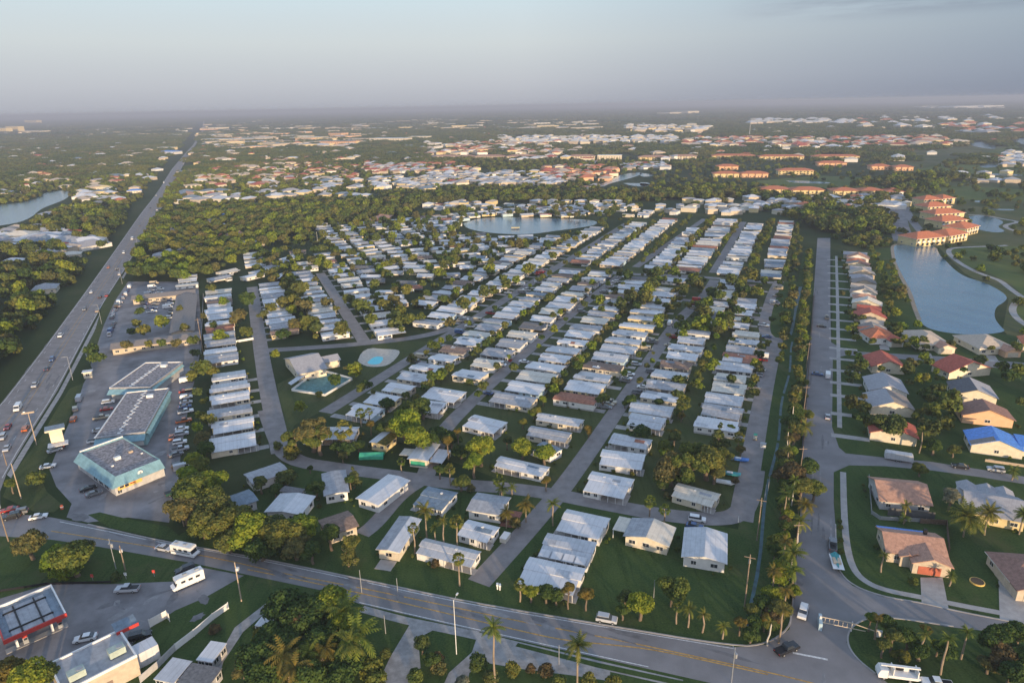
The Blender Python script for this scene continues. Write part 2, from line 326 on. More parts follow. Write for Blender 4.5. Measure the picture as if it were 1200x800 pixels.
def area(name, pts, z, m, px=True, kind='structure'):
    bm = bmesh.new(); vs = [bm.verts.new((*(S(*p) if px else p), z)) for p in pts]
    f = bm.faces.new(vs); f.normal_update()
    if f.normal.z < 0: f.normal_flip()
    bmesh.ops.triangulate(bm, faces=[f]); me = bpy.data.meshes.new(name); bm.to_mesh(me); bm.free(); me.materials.append(MT[m])
    o = bpy.data.objects.new(name, me); C.objects.link(o); o['kind'] = kind; return o
def strip_pts(pts, w0):
    P = [Vector(p) for p in pts]; Lf, Rt = [], []
    for i, p in enumerate(P):
        d = (P[min(i + 1, len(P) - 1)] - P[max(i - 1, 0)]).normalized(); n = Vector((-d.y, d.x)); ww = (w0[i] if isinstance(w0, (list, tuple)) else w0) / 2
        Lf.append(p + n * ww); Rt.append(p - n * ww)
    return Lf, Rt
def smooth(pts, k=2):
    for _ in range(k):
        q = [pts[0]]
        for a, b in zip(pts, pts[1:]):
            q += [(a[0] * .75 + b[0] * .25, a[1] * .75 + b[1] * .25), (a[0] * .25 + b[0] * .75, a[1] * .25 + b[1] * .75)]
        pts = q + [pts[-1]]
    return pts
ROADS = []      # (polyline world, half width) for keeping trees and homes off
def road(name, pts, w0, z, m, px=True, sm=2, keep=True, kind='structure'):
    P = [S(*p) for p in pts] if px else list(pts)
    if sm: P = smooth(P, sm)
    Lf, Rt = strip_pts(P, w0); mb = MB()
    for i in range(len(P) - 1): mb.face([(*Rt[i], z), (*Rt[i + 1], z), (*Lf[i + 1], z), (*Lf[i], z)], m)
    me = mb.mesh(name); o = bpy.data.objects.new(name, me); C.objects.link(o); o['kind'] = kind
    if keep: ROADS.append((np.array(P), w0 / 2))
    return o
def inpoly(x, y, poly):
    x = np.asarray(x); y = np.asarray(y); ins = np.zeros(x.shape, bool); n = len(poly)
    for i in range(n):
        x0, y0 = poly[i]; x1, y1 = poly[(i + 1) % n]
        c = ((y0 > y) != (y1 > y)); ins ^= c & (x < (x1 - x0) * (y - y0) / (y1 - y0 + 1e-12) + x0)
    return ins
def dist_line(x, y, P):
    d = np.full(np.shape(x), 1e9)
    for a, b in zip(P[:-1], P[1:]):
        e = b - a; L2 = (e ** 2).sum() + 1e-9
        t = np.clip(((x - a[0]) * e[0] + (y - a[1]) * e[1]) / L2, 0, 1)
        d = np.minimum(d, np.hypot(x - a[0] - t * e[0], y - a[1] - t * e[1]))
    return d

# ------------------------------------------------------------------ ground, roads, water
rad = 32000
rings = [0, 400, 1500, 6000, 16000, rad]; mb = MB(); NS = 48
for r0, r1 in zip(rings, rings[1:]):
    for i in range(NS):
        a0, a1 = 2 * math.pi * i / NS, 2 * math.pi * (i + 1) / NS
        p = [(r0 * math.cos(a0), r0 * math.sin(a0), 0), (r1 * math.cos(a0), r1 * math.sin(a0), 0), (r1 * math.cos(a1), r1 * math.sin(a1), 0), (r0 * math.cos(a1), r0 * math.sin(a1), 0)]
        mb.face(p[1:] if r0 == 0 else p, 'ground')
g0 = mb.mesh('ground'); go = bpy.data.objects.new('ground', g0); C.objects.link(go); go['kind'] = 'structure'
def zpx(reg, sc_, pts): return [(reg[0] + x / sc_, reg[1] + y / sc_) for x, y in pts]

area('lawn', [(-60, 1000), (-200, 620), (40, 618), (103, 630), (300, 668), (640, 740), (940, 800), (1100, 1000)], .02, 'lawn')
area('lawn', [(200, 634), (330, 545), (520, 562), (700, 590), (865, 620), (893, 400), (912, 330), (958, 330), (945, 450), (938, 600), (930, 690), (925, 737), (898, 757), (862, 760), (700, 735), (500, 697), (300, 655)], .02, 'lawn')
area('lawn', [(976, 300), (1045, 290), (1078, 383), (1180, 392), (1400, 400), (1600, 800), (1100, 1000), (1000, 780), (975, 690), (975, 420)], .02, 'lawn')
area('lawn', [(325, 450), (330, 530), (345, 498), (460, 440), (505, 400), (440, 400), (400, 450), (345, 440)], .02, 'lawn_dry')
area('lawn', G_ := [G(u, v) for u, v in ((190, -166), (690, -166), (690, -9), (345, -9), (175, -9), (165, -60))], .015, 'lawn_dry', px=False)

hwyL = [(-90, 560), (0, 474), (19, 450), (55, 403), (100, 342), (130, 300), (165, 250), (185, 225), (200, 200), (215, 182), (226, 170), (236, 155)]
hwyR = [(0, 576), (8, 554), (36, 507), (67, 458), (93, 408), (120, 357), (150, 310), (176, 265), (195, 235), (208, 205), (220, 185), (229, 170), (238.5, 155)]
far = G(9000, -90, AL); farL = G(9000, -101, AL)
hw = [S(*p) for p in hwyL] + [farL, far] + [S(*p) for p in reversed(hwyR)] + [S(0, 612), S(-60, 640), S(-300, 640)]
area('highway', hw, .04, 'asphalt_old', px=False)
HWC = np.array([G(u, -87 - (4 if u > 900 else 0), AL) for u in (150, 400, 800, 1500, 9000)]); ROADS.append((HWC, 12))
# highway lane markings
def hpt(y, f):
    ax_, ay_ = zip(*hwyL[::-1]); bx_, by_ = zip(*hwyR[::-1]); return ((1 - f) * np.interp(y, ay_, ax_) + f * np.interp(y, by_, bx_), y)
HY = (560, 530, 500, 470, 440, 410, 380, 350, 320, 290, 260, 235, 215, 195)
for f in (.035, .965): road('road_marking', [hpt(y, f) for y in HY], .2, .052, 'line_white', sm=0, keep=False)
for f in (.44, .56): road('road_marking', [hpt(y, f) for y in HY], .16, .052, 'line_yellow', sm=0, keep=False)
mb = MB(); cc = [S(*hpt(y, .5)) for y in np.linspace(560, 215, 120)]; cum = 0; nxt = 0
for a, b in zip(cc, cc[1:]):
    a, b = Vector(a), Vector(b); d = b - a; L0 = d.length; dn = d.normalized(); nn = Vector((dn.y, -dn.x))
    while nxt < cum + L0:
        p0 = a + dn * (nxt - cum)
        for off in (-6.4, 6.4):
            q = p0 + nn * off; e = q + dn * 3; mb.face([(*(q - nn * .07), .052), (*(e - nn * .07), .052), (*(e + nn * .07), .052), (*(q + nn * .07), .052)], 'line_white')
        nxt += 13
    cum += L0
o = obj('road_marking', mb); o['kind'] = 'structure'

mainT = [(-60, 596), (0, 600), (60, 606), (103, 614), (129, 621.5), (186, 633.5), (300, 653), (350, 663), (410, 676), (500, 695), (550, 706), (640, 721.5), (700, 731), (760, 741), (862, 758), (898, 755)]
mainB = [(-60, 620), (0, 628), (60, 632), (111, 639.5), (228, 660), (287, 672.5), (380, 692), (421, 707), (511, 728), (562, 740), (640, 757), (700, 770), (820, 797), (900, 815), (1040, 850)]
area('main_road', mainT + [(925, 737), (928, 716), (930, 692), (938, 600), (940, 520), (944, 450), (950, 390), (958, 279), (973, 279), (973, 360), (974, 401), (991, 411), (1015, 412.5), (1060, 415), (1110, 418), (1200, 425), (1330, 430),
     (1330, 438), (1200, 434), (1110, 425.5), (1060, 421), (993, 416), (976, 420), (975, 500), (983, 524), (991, 531), (1037, 536), (1092, 541), (1175, 554), (1330, 580), (1330, 592), (1200, 567), (1150, 559), (1092, 551), (1037, 546), (995, 545), (977, 553), (977, 590), (979, 614), (980, 650), (982, 668), (999, 686), (1035, 699), (1080, 706), (1122, 716), (1200, 731), (1330, 756),
     (1330, 775), (1200, 744), (1110, 734), (1044, 723.5), (1017, 723.5), (996, 735), (992, 752), (1002, 770), (1026, 789), (1060, 815), (1120, 850)] + mainB[::-1], .045, 'asphalt')
ROADS.append((np.array([S((a[0]), (a[1])) for a in [(-60, 608), (0, 612), (120, 630), (300, 663), (500, 711), (640, 739), (800, 770), (1000, 810)]]), 6))
ROADS.append((np.array([G(u, 11.5) for u in (105, 300, 560)]), 6.5)); 
for pl, hwid in (([(985, 413), (1060, 418), (1200, 430)], 4), ([(985, 538), (1092, 546), (1200, 565)], 4.5), ([(1000, 705), (1060, 715), (1200, 738)], 5)): ROADS.append((np.array([S(*p) for p in pl]), hwid))
road('road_marking', [(60, 622), (239, 650), (335, 672.5), (400, 684), (505, 705.5), (610, 728), (700, 745), (760, 757), (820, 770), (900, 787), (1000, 812)], .34, .058, 'line_yellow', keep=False)
road('road_marking', [(290, 667), (392, 687.5), (505, 714), (610, 739), (661, 750), (709, 754.5), (760, 759.7), (822, 772.5), (900, 790)], .34, .058, 'line_yellow', keep=False)
road('road_marking', [(70, 611), (129, 623), (186, 635), (300, 655), (410, 678), (550, 708), (700, 733), (862, 760)], .2, .058, 'line_white', keep=False)
road('road_marking', [(421, 705.5), (511, 726.5), (640, 755), (760, 781)], .2, .058, 'line_white', keep=False)
road('road_marking', [(929, 764.5), (970, 772.5)], .5, .058, 'line_white', sm=0, keep=False)
# park streets
ES = dict(w0=6.4, m='asphalt_old', px=False)
road('park_street', [G(123, -64), G(150, -61), G(176, -59), G(240, -58.6), G(330, -58.6), G(363, -57.5), G(402, -52), G(450, -52)], 6.2, .062, 'asphalt_old', px=False)
road('park_street', [G(470, -55.5), G(692, -57.5)], 6, .054, 'asphalt_old', px=False)
road('park_street', [G(160, -101), G(180, -108), G(199, -114), G(316, -116), (G(440, -113))], 6, .066, 'asphalt_old', px=False)
road('park_street', [G(190, -162), G(650, -161.5)], 6.2, .050, 'asphalt_old', px=False)
road('park_street', [G(174, -7.9), G(210, -8.3), G(280, -8.8), G(342, -8)], 6.6, .070, 'asphalt_old', px=False)
road('park_street', [G(338, -10), G(352, -15.5), G(425, -15.5), G(460, -13)], 5.6, .074, 'asphalt_old', px=False)
road('park_street', [(312, 480), (325, 515), (340, 540), (400, 549), (470, 558), (530, 567), (600, 572), (650, 579), (700, 589), (780, 604), (840, 609), (868, 603), (879, 580), (884, 550)], 6.4, .078, 'asphalt_old')
road('park_street', [(497, 562), (468, 580), (440, 614), (424, 626)], 5, .082, 'asphalt_old')
road('park_street', [(690, 318), (740, 321.5), (800, 323), (850, 327), (915, 332)], 6, .058, 'asphalt_old')
road('park_street', [G(450, -166), G(448, -60)], 5.5, .082, 'asphalt_old', px=False)
road('park_street', [G(222, 5.6, AL), G(310, 5.2, AL), G(470, 8.4, AL)], 6.8, .086, 'asphalt_old', px=False)
road('park_street', [G(322, 54, AL), G(490, 55, AL)], 6.4, .054, 'asphalt_old', px=False)
road('park_street', [(303, 411), (340, 409), (400, 405), (430, 402), (470, 398), (505, 392), (530, 384)], 6, .090, 'asphalt_old')
road('park_street', [G(470, -109), G(700, -95)], 5.5, .054, 'asphalt_old', px=False)
for u0, v0, v1 in ((372, -15, -52), (395, -57, -85)): road('park_street', [G(u0, v0), G(u0 + 3, v1)], 5, .094, 'asphalt_old', px=False, keep=False)
# commercial lots
area('parking_lot', [(98, 449), (108, 432), (100, 415), (112, 385), (128, 352), (150, 330), (232, 330), (237, 390), (232, 430), (222, 470), (212, 530), (207, 585), (198, 612), (150, 606), (103, 612), (78, 606), (84, 590), (66, 570), (58, 550), (70, 520), (88, 480)], .034, 'asphalt_lot')
area('parking_lot', [(-40, 725), (0, 701), (55, 685), (75, 684), (130, 684), (205, 681), (222, 662), (286, 674), (268, 684), (240, 700), (205, 715), (170, 740), (120, 790), (-40, 830)], .034, 'asphalt_lot')
area('sidewalk', [(8, 556), (38, 508), (69, 459), (95, 410), (122, 358), (150, 313), (152, 314), (125, 360), (99, 411), (73, 461), (43, 510), (13, 560)], .05, 'concrete_dark')
area('lawn', [(98, 449), (91, 468), (80, 491), (66, 521), (44, 551), (55, 576), (74, 592), (63, 600), (41, 600), (3, 582), (8, 570), (16, 554), (33, 532), (49, 510), (66, 480), (82, 455)], .056, 'lawn_dry')
area('lawn', [(103, 603), (117, 600), (150, 608), (198, 617), (215, 632), (300, 650), (186, 630), (129, 618)], .056, 'lawn')
area('lawn', [(100, 412), (112, 385), (120, 358), (142, 325), (150, 330), (135, 352), (122, 380), (112, 410), (106, 428)], .056, 'lawn_dry')
area('driveway', zpx((400, 560), 3.3333, [(270, 545), (370, 565), (540, 600), (530, 620), (365, 590), (300, 625), (310, 740), (250, 830), (130, 830), (190, 700), (265, 575)]), .056, 'concrete_dark')
area('driveway', zpx((400, 560), 3.3333, [(535, 605), (700, 645), (900, 690), (1050, 740), (1050, 850), (380, 850), (420, 760), (510, 680)]), .057, 'concrete_dark')
area('driveway', [(315, 704), (322, 708), (285, 740), (262, 775), (250, 810), (235, 810), (256, 770), (275, 735)], .056, 'concrete_dark')
area('driveway', zpx((900, 560), 3.3333, [(595, 388), (682, 388), (705, 508), (600, 486)]), .062, 'concrete')
area('driveway', zpx((900, 560), 3.3333, [(900, 400), (1010, 420), (1020, 590), (905, 548)]), .062, 'concrete')
road('sidewalk', [G(u, v) for u, v in ((553, 21.8), (400, 20.3), (246, 18.4))], 1.6, .048, 'concrete', px=False)
road('sidewalk', [(988, 553), (989, 600), (992, 640), (1000, 668), (1016, 683), (1040, 692), (1080, 699.5), (1120, 708), (1200, 723), (1260, 736)], 1.7, .052, 'concrete')
road('sidewalk', [(424, 713), (481, 728.6), (559, 744.5), (640, 764), (720, 783), (800, 801)], 2.2, .052, 'concrete_dark')
for i, u in enumerate([239, 258, 276, 290, 305, 320, 335, 350, 366, 382, 398, 414, 432, 452, 472, 494, 516, 538]):
    road('driveway', [G(u, 15.6), G(u + .5, 27.5)], 3.0, .054, 'concrete', px=False, sm=0, keep=False)
for x, y, w0 in ((1088, 421, 4), (1165, 424, 4), (1037, 410, 4)):
    a = S(x, y); ux, uy = G(1, 0); road('driveway', [(a[0], a[1]), (a[0] + ux * 9, a[1] + uy * 9)], w0, .064, 'concrete', px=False, sm=0, keep=False)
area('lawn', [(607, 753), (700, 776), (820, 802), (820, 808), (700, 782), (604, 757)], .068, 'lawn')
area('lawn', zpx((400, 560), 3.3333, [(500, 760), (560, 720), (700, 745), (900, 770), (1100, 800), (1100, 860), (480, 860)]), .07, 'lawn')
mat('asphalt_patch', (.165, .16, .162), .85, scale=.6, var=.2, detail=8, coord='World'); mat('asphalt_light', (.25, .242, .24), .85, scale=.5, var=.2, detail=8, coord='World')
rp = random.Random(12)
def patch(x, y, a, l, w_, m):
    pts = []
    for k in range(14):
        t_ = 2 * math.pi * k / 14; q = rp.uniform(.75, 1.2); dx, dy = math.cos(t_) * l * q, math.sin(t_) * w_ * q; pts.append((x + dx * math.cos(a) - dy * math.sin(a), y + dx * math.sin(a) + dy * math.cos(a)))
    area('road_patch', pts, .0625 + rp.uniform(0, .0015), m, px=False)
for i in range(26):
    k = rp.random(); x, y = S(rp.uniform(120, 1000), 0) if False else (0, 0); f = rp.random(); px_ = 110 + f * 780; py_ = 625 + f * 158 + rp.uniform(-8, 6) * (.5 + f); x, y = S(px_, py_); patch(x, y, VR - .02, rp.uniform(1.5, 6), rp.uniform(.25, .8), rp.choice(('asphalt_patch', 'asphalt_light', 'asphalt_patch')))
for i in range(22): x, y = G(rp.uniform(118, 480), 11.5 + rp.uniform(-3.6, 3.6)); patch(x, y, UR, rp.uniform(1.5, 6), rp.uniform(.15, .45), rp.choice(('asphalt_patch', 'asphalt_light')))
for i in range(30): x, y = G(rp.uniform(240, 620), -87 + rp.uniform(-9, 9), AL); patch(x, y, UL, rp.uniform(3, 12), rp.uniform(.15, .5), rp.choice(('asphalt_patch', 'asphalt_light')))
for i in range(24): x, y = S(rp.uniform(100, 205), rp.uniform(440, 605)); patch(x, y, rp.uniform(0, 3), rp.uniform(.6, 3.5), rp.uniform(.4, 1.6), rp.choice(('asphalt_patch', 'asphalt_light')))
for i in range(12): x, y = S(rp.uniform(110, 240), rp.uniform(690, 735)); patch(x, y, rp.uniform(0, 3), rp.uniform(.6, 3), rp.uniform(.3, 1.2), rp.choice(('asphalt_patch', 'asphalt_light')))
x, y = S(938, 679); patch(x, y, UR, 2.4, 1.1, 'asphalt_patch'); x, y = S(93, 606); patch(x, y, VR, 3.2, 1.5, 'asphalt_patch')
# main road kerb
for pts in ([(979, 614), (980, 650), (982, 668), (999, 686), (1035, 699), (1080, 706), (1122, 716), (1200, 731)], [(103, 614), (186, 633.3), (300, 652.8), (410, 675.5), (550, 705.5), (700, 730.5), (862, 757.5), (898, 754.5), (925, 736.5), (928, 716), (930, 692)], [(1117, 733.5), (1044, 723), (1017, 723), (996, 735), (992, 752), (1002, 770), (1026, 789)]):
    P = smooth([S(*p) for p in pts], 2); Lf, Rt = strip_pts(P, .35); mb = MB()
    for i in range(len(P) - 1): mb.hexa([(*Rt[i], 0), (*Rt[i + 1], 0), (*Lf[i + 1], 0), (*Lf[i], 0)], [(*Rt[i], .15), (*Rt[i + 1], .15), (*Lf[i + 1], .15), (*Lf[i], .15)], 'concrete')
    o = obj('kerb', mb); o['kind'] = 'structure'
# ditches and canals
mb = MB()
for u0, u1 in ((132, 200), (202, 226), (228, 246), (249, 268), (271, 292), (296, 318), (322, 338)):
    wv = lambda u: -2.2 + .5 * math.sin(u * .09) + max(0, (170 - u) * -.012)
    us = np.linspace(u0, u1, 8)
    for a, b in zip(us, us[1:]): mb.face([(*G(a, wv(a) - .42), .03), (*G(a, wv(a) + .42), .03), (*G(b, wv(b) + .42), .03), (*G(b, wv(b) - .42), .03)], 'canal_water')
o = obj('ditch_water', mb); o['kind'] = 'structure'
area('ditch_water', [(936, 336), (940, 336), (937, 350), (934, 362), (931, 380), (928, 393), (925, 391), (930, 370), (932, 352)], .03, 'canal_water')
o = obj('ditch_bank', MB().face([(*G(126, -5.2), .024), (*G(126, .8), .024), (*G(560, 3.5), .024), (*G(560, -1), .024)], 'lawn')); o['kind'] = 'structure'
LAKE_R = zpx((960, 200), 4, [(345, 350), (420, 345), (500, 349), (550, 355), (560, 390), (600, 430), (640, 470), (690, 500), (760, 520), (830, 550), (885, 590), (870, 615), (825, 640), (820, 690), (850, 730), (880, 757), (720, 772), (560, 755), (480, 725), (460, 660), (440, 600), (400, 520), (360, 440), (350, 400)])
LAKE_C = [(543, 262), (556, 257), (580, 254.5), (610, 255), (650, 256), (698, 258), (701, 263), (680, 267), (655, 270), (620, 275), (585, 274), (560, 271), (546, 267)]
LAKE_L = [(-30, 240), (10, 240), (42, 234), (52, 226), (70, 223.5), (83, 224), (80, 232), (66, 238), (52, 243), (44, 248), (38, 254), (20, 262), (-30, 268)]
POND = zpx((960, 200), 4, [(700, 215), (760, 207), (840, 225), (870, 245), (830, 262), (880, 285), (830, 292), (730, 275)])
LAKE_F = zpx((500, 90), 4, [(790, 515), (850, 490), (900, 462), (950, 452), (1015, 447), (1000, 462), (940, 480), (860, 500), (830, 515)])
WATERS = [LAKE_R, LAKE_C, LAKE_L, POND, LAKE_F, zpx((950, 90), 4.8, [(885, 365), (990, 365), (1045, 380), (1045, 410), (960, 400), (900, 385)]), zpx((950, 90), 4.8, [(1120, 345), (1250, 350), (1250, 385), (1180, 380)]),
          zpx((950, 90), 4.8, [(950, 495), (1050, 492), (1060, 508), (960, 514)]), zpx((950, 90), 4.8, [(985, 543), (1190, 548), (1195, 560), (1000, 553)]), zpx((950, 90), 4.8, [(920, 697), (1010, 697), (1010, 707), (920, 707)]),
          zpx((950, 90), 4.8, [(970, 742), (1150, 744), (1150, 753), (990, 750)]), zpx((750, 90), 4, [(680, 487), (760, 487), (900, 495), (880, 502), (720, 498)]), zpx((500, 90), 4, [(920, 498), (1050, 500), (1040, 515), (960, 512)]), zpx((750, 90), 4, [(0, 495), (50, 497), (40, 512), (0, 514)]),
          zpx((750, 90), 4, [(0, 450), (80, 462), (20, 470), (0, 465)])]
WW = []
for p in WATERS:
    q = smooth(p + [p[0]], 2)[:-1]; area('water', q, .05, 'water'); WW.append([S(*c) for c in q])
area('golf_course', [(1048, 288), (1045, 270), (1060, 230), (1070, 205), (1040, 190), (1060, 175), (1140, 170), (1330, 180), (1500, 520), (1330, 420), (1180, 392), (1175, 386), (1182, 350), (1130, 320), (1100, 290)], .028, 'marsh')
area('golf_fairway', zpx((960, 200), 4, [(610, 365), (830, 355), (960, 355), (1300, 380), (1300, 700), (970, 600), (900, 530), (800, 480), (700, 450), (640, 410)]), .034, 'golf')
area('golf_fairway', zpx((960, 200), 4, [(920, 620), (975, 610), (1200, 700), (1200, 800), (975, 720), (915, 660)]), .036, 'golf')
area('golf_fairway', [(1060, 222), (1110, 217), (1200, 222), (1260, 232), (1200, 236), (1130, 234), (1070, 230)], .034, 'golf')
area('golf_fairway', [(885, 212), (960, 206), (1060, 210), (1130, 206), (1110, 214), (1050, 222), (960, 221), (900, 219)], .034, 'golf')
area('golf_fairway', [(1065, 200), (1130, 190), (1200, 196), (1230, 206), (1150, 204)], .034, 'golf')
area('golf_fairway', [(1128, 190), (1200, 176), (1190, 170), (1150, 180)], .034, 'golf')
area('field', zpx((0, 90), 4, [(480, 285), (640, 283), (700, 292), (560, 296)]), .03, 'sand')
area('field', zpx((250, 90), 4, [(470, 382), (600, 380), (600, 392), (480, 394)]), .03, 'sand')
road('cart_path', zpx((960, 200), 4, [(880, 350), (850, 353), (720, 357), (625, 362), (606, 372), (608, 390), (650, 428), (720, 468), (790, 495), (850, 515), (890, 550), (945, 588), (962, 600), (925, 615), (908, 635), (905, 660), (925, 690), (960, 718), (1040, 760)]), 3.4, .042, 'concrete')
road('cart_path', zpx((960, 200), 4, [(700, 208), (780, 208), (850, 225), (945, 240), (890, 250), (870, 258), (880, 270), (935, 288)]), 4, .046, 'concrete', keep=False)
road('seawall_path', zpx((960, 200), 4, [(560, 353), (480, 347), (400, 343), (340, 347), (345, 390), (352, 430), (385, 500), (425, 570), (445, 640), (470, 700)]), 2.2, .058, 'sand', keep=False)
road('access_road', [(1059, 237), (1066, 255), (1078, 270), (1090, 283)], 7, .05, 'asphalt', keep=False); road('access_road', [(1052, 237), (1052, 262), (1060, 283)], 16, .046, 'asphalt_lot')

# ------------------------------------------------------------------ buildings
def rect(px4, z=3.0):
    """four eave corners (far left, near left, near right, far right) -> centre, rotation, size"""
    p = [Vector(S(x, y, z)) for x, y in px4]; c = sum(p, Vector((0, 0))) / 4
    ex = ((p[2] - p[1]) + (p[3] - p[0])) / 2; ey = ((p[0] - p[1]) + (p[3] - p[2])) / 2
    return (c.x, c.y), math.atan2(ex.y, ex.x), ex.length, abs(ex.normalized().cross(ey))
WMESH = {}
def window_mesh(w0, h0):
    k = (round(w0, 1), round(h0, 1))
    if k not in WMESH:
        b = MB(); b.box(-w0 / 2 - .08, w0 / 2 + .08, -.05, .02, -h0 / 2 - .08, h0 / 2 + .08, 'trim_white'); b.box(-w0 / 2, w0 / 2, -.07, -.052, -h0 / 2, h0 / 2, 'glass_window'); b.box(-.03, .03, -.085, -.072, -h0 / 2, h0 / 2, 'trim_white')
        WMESH[k] = b.mesh('window')
    return WMESH[k]
def add_window(t, x, y, z, ang, w0=1.2, h0=.9): return obj('window', window_mesh(w0, h0), t, (x, y, z), ang)
ROOFS = ['roof_white'] * 7 + ['roof_aluminium'] * 6 + ['roof_grey'] * 4 + ['roof_cream'] * 3 + ['roof_bluegrey', 'roof_shingle', 'roof_brown', 'roof_rust']
RNAME = dict(roof_white='white roofed', roof_aluminium='silver roofed', roof_grey='grey roofed', roof_cream='cream roofed', roof_bluegrey='blue-grey roofed', roof_shingle='dark shingled', roof_brown='brown roofed', roof_rust='rust-red roofed')
WALLS = ['wall_white'] * 6 + ['wall_cream'] * 3 + ['wall_tan', 'wall_grey', 'wall_yellow', 'wall_blue']
HOMES_XY = []
def home_shapes(L, W, rn, rm, wm_, side, far=False, same=False):
    """local shapes of a trailer home: long body + lean-to with enclosed room and open carport"""
    bw = min(4.6, W * .58); yb0, yb1 = (W / 2 - bw, W / 2) if side > 0 else (-W / 2, -W / 2 + bw)
    ya0, ya1 = (-W / 2, yb0) if side > 0 else (yb1, W / 2)
    h = 2.75; xa = L * rn.uniform(-.12, .22); cs = rn.choice((-1, 1))   # annex/carport split
    wl = MB(); wl.box(-L / 2 + .3, L / 2 - .3, yb0, yb1, .1 if far else .6, h, wm_)
    wm2 = wm_ if rn.random() < .6 else rn.choice(WALLS)
    ax0, ax1 = (xa, L / 2 - .5) if cs > 0 else (-L / 2 + .5, xa)
    e = .002
    y0_, y1_ = (ya0 + .35, ya1 - e) if side > 0 else (ya0 + e, ya1 - .35)
    wl.box(ax0, ax1, y0_, y1_, .1, 2.3, wm2)
    rf = MB(); o = .28; ym = (yb0 + yb1) / 2; yi0, yi1 = yb0 - (o if side < 0 else .0), yb1 + (o if side > 0 else .0)
    x0, x1 = -L / 2, L / 2; rise = rn.uniform(.22, .5)
    rf.slab([(x0, yi0, h + .12), (x1, yi0, h + .12), (x1, ym, h + rise + .12), (x0, ym, h + rise + .12)], .12, rm)
    rf.slab([(x0, ym, h + rise + .121), (x1, ym, h + rise + .121), (x1, yi1, h + .121), (x0, yi1, h + .121)], .12, rm)
    for gx in (x0 + .32, x1 - .32):                          # gable ends
        wl.face([(gx, yb0 + .02, h), (gx, yb1 - .02, h), (gx, ym, h + rise)], wm_)
    # lean-to roofs
    yo = (ya0 - .15) if side > 0 else (ya1 + .15); yin = ya1 if side > 0 else ya0
    rm2 = rm if (same or rn.random() < .8) else rn.choice(ROOFS[:20])
    fx0, fx1 = x0 + rn.uniform(0, .8), x1 - rn.uniform(0, .8)
    def lean(a, b, zi, zo, mm):
        q = [(a, yo, zo), (b, yo, zo), (b, yin, zi), (a, yin, zi)]
        if side < 0: q = q[::-1]
        return MB().slab(q, .09, mm)
    if cs > 0: an, cp = lean(xa, fx1, h + .02, 2.42, rm2), lean(fx0, xa - .03, h - .02, 2.34, rm)
    else: an, cp = lean(fx0, xa, h + .02, 2.42, rm2), lean(xa + .03, fx1, h - .02, 2.34, rm)
    return dict(rise=rise, ym=ym, h=h, wall=wl, roof=rf, annex=an, carport=cp, yb=(yb0, yb1), ya=(ya0, ya1), ax=(ax0, ax1), cx=((fx0, xa) if cs > 0 else (xa, fx1)), yo=yo, side=side, wm2=wm2)
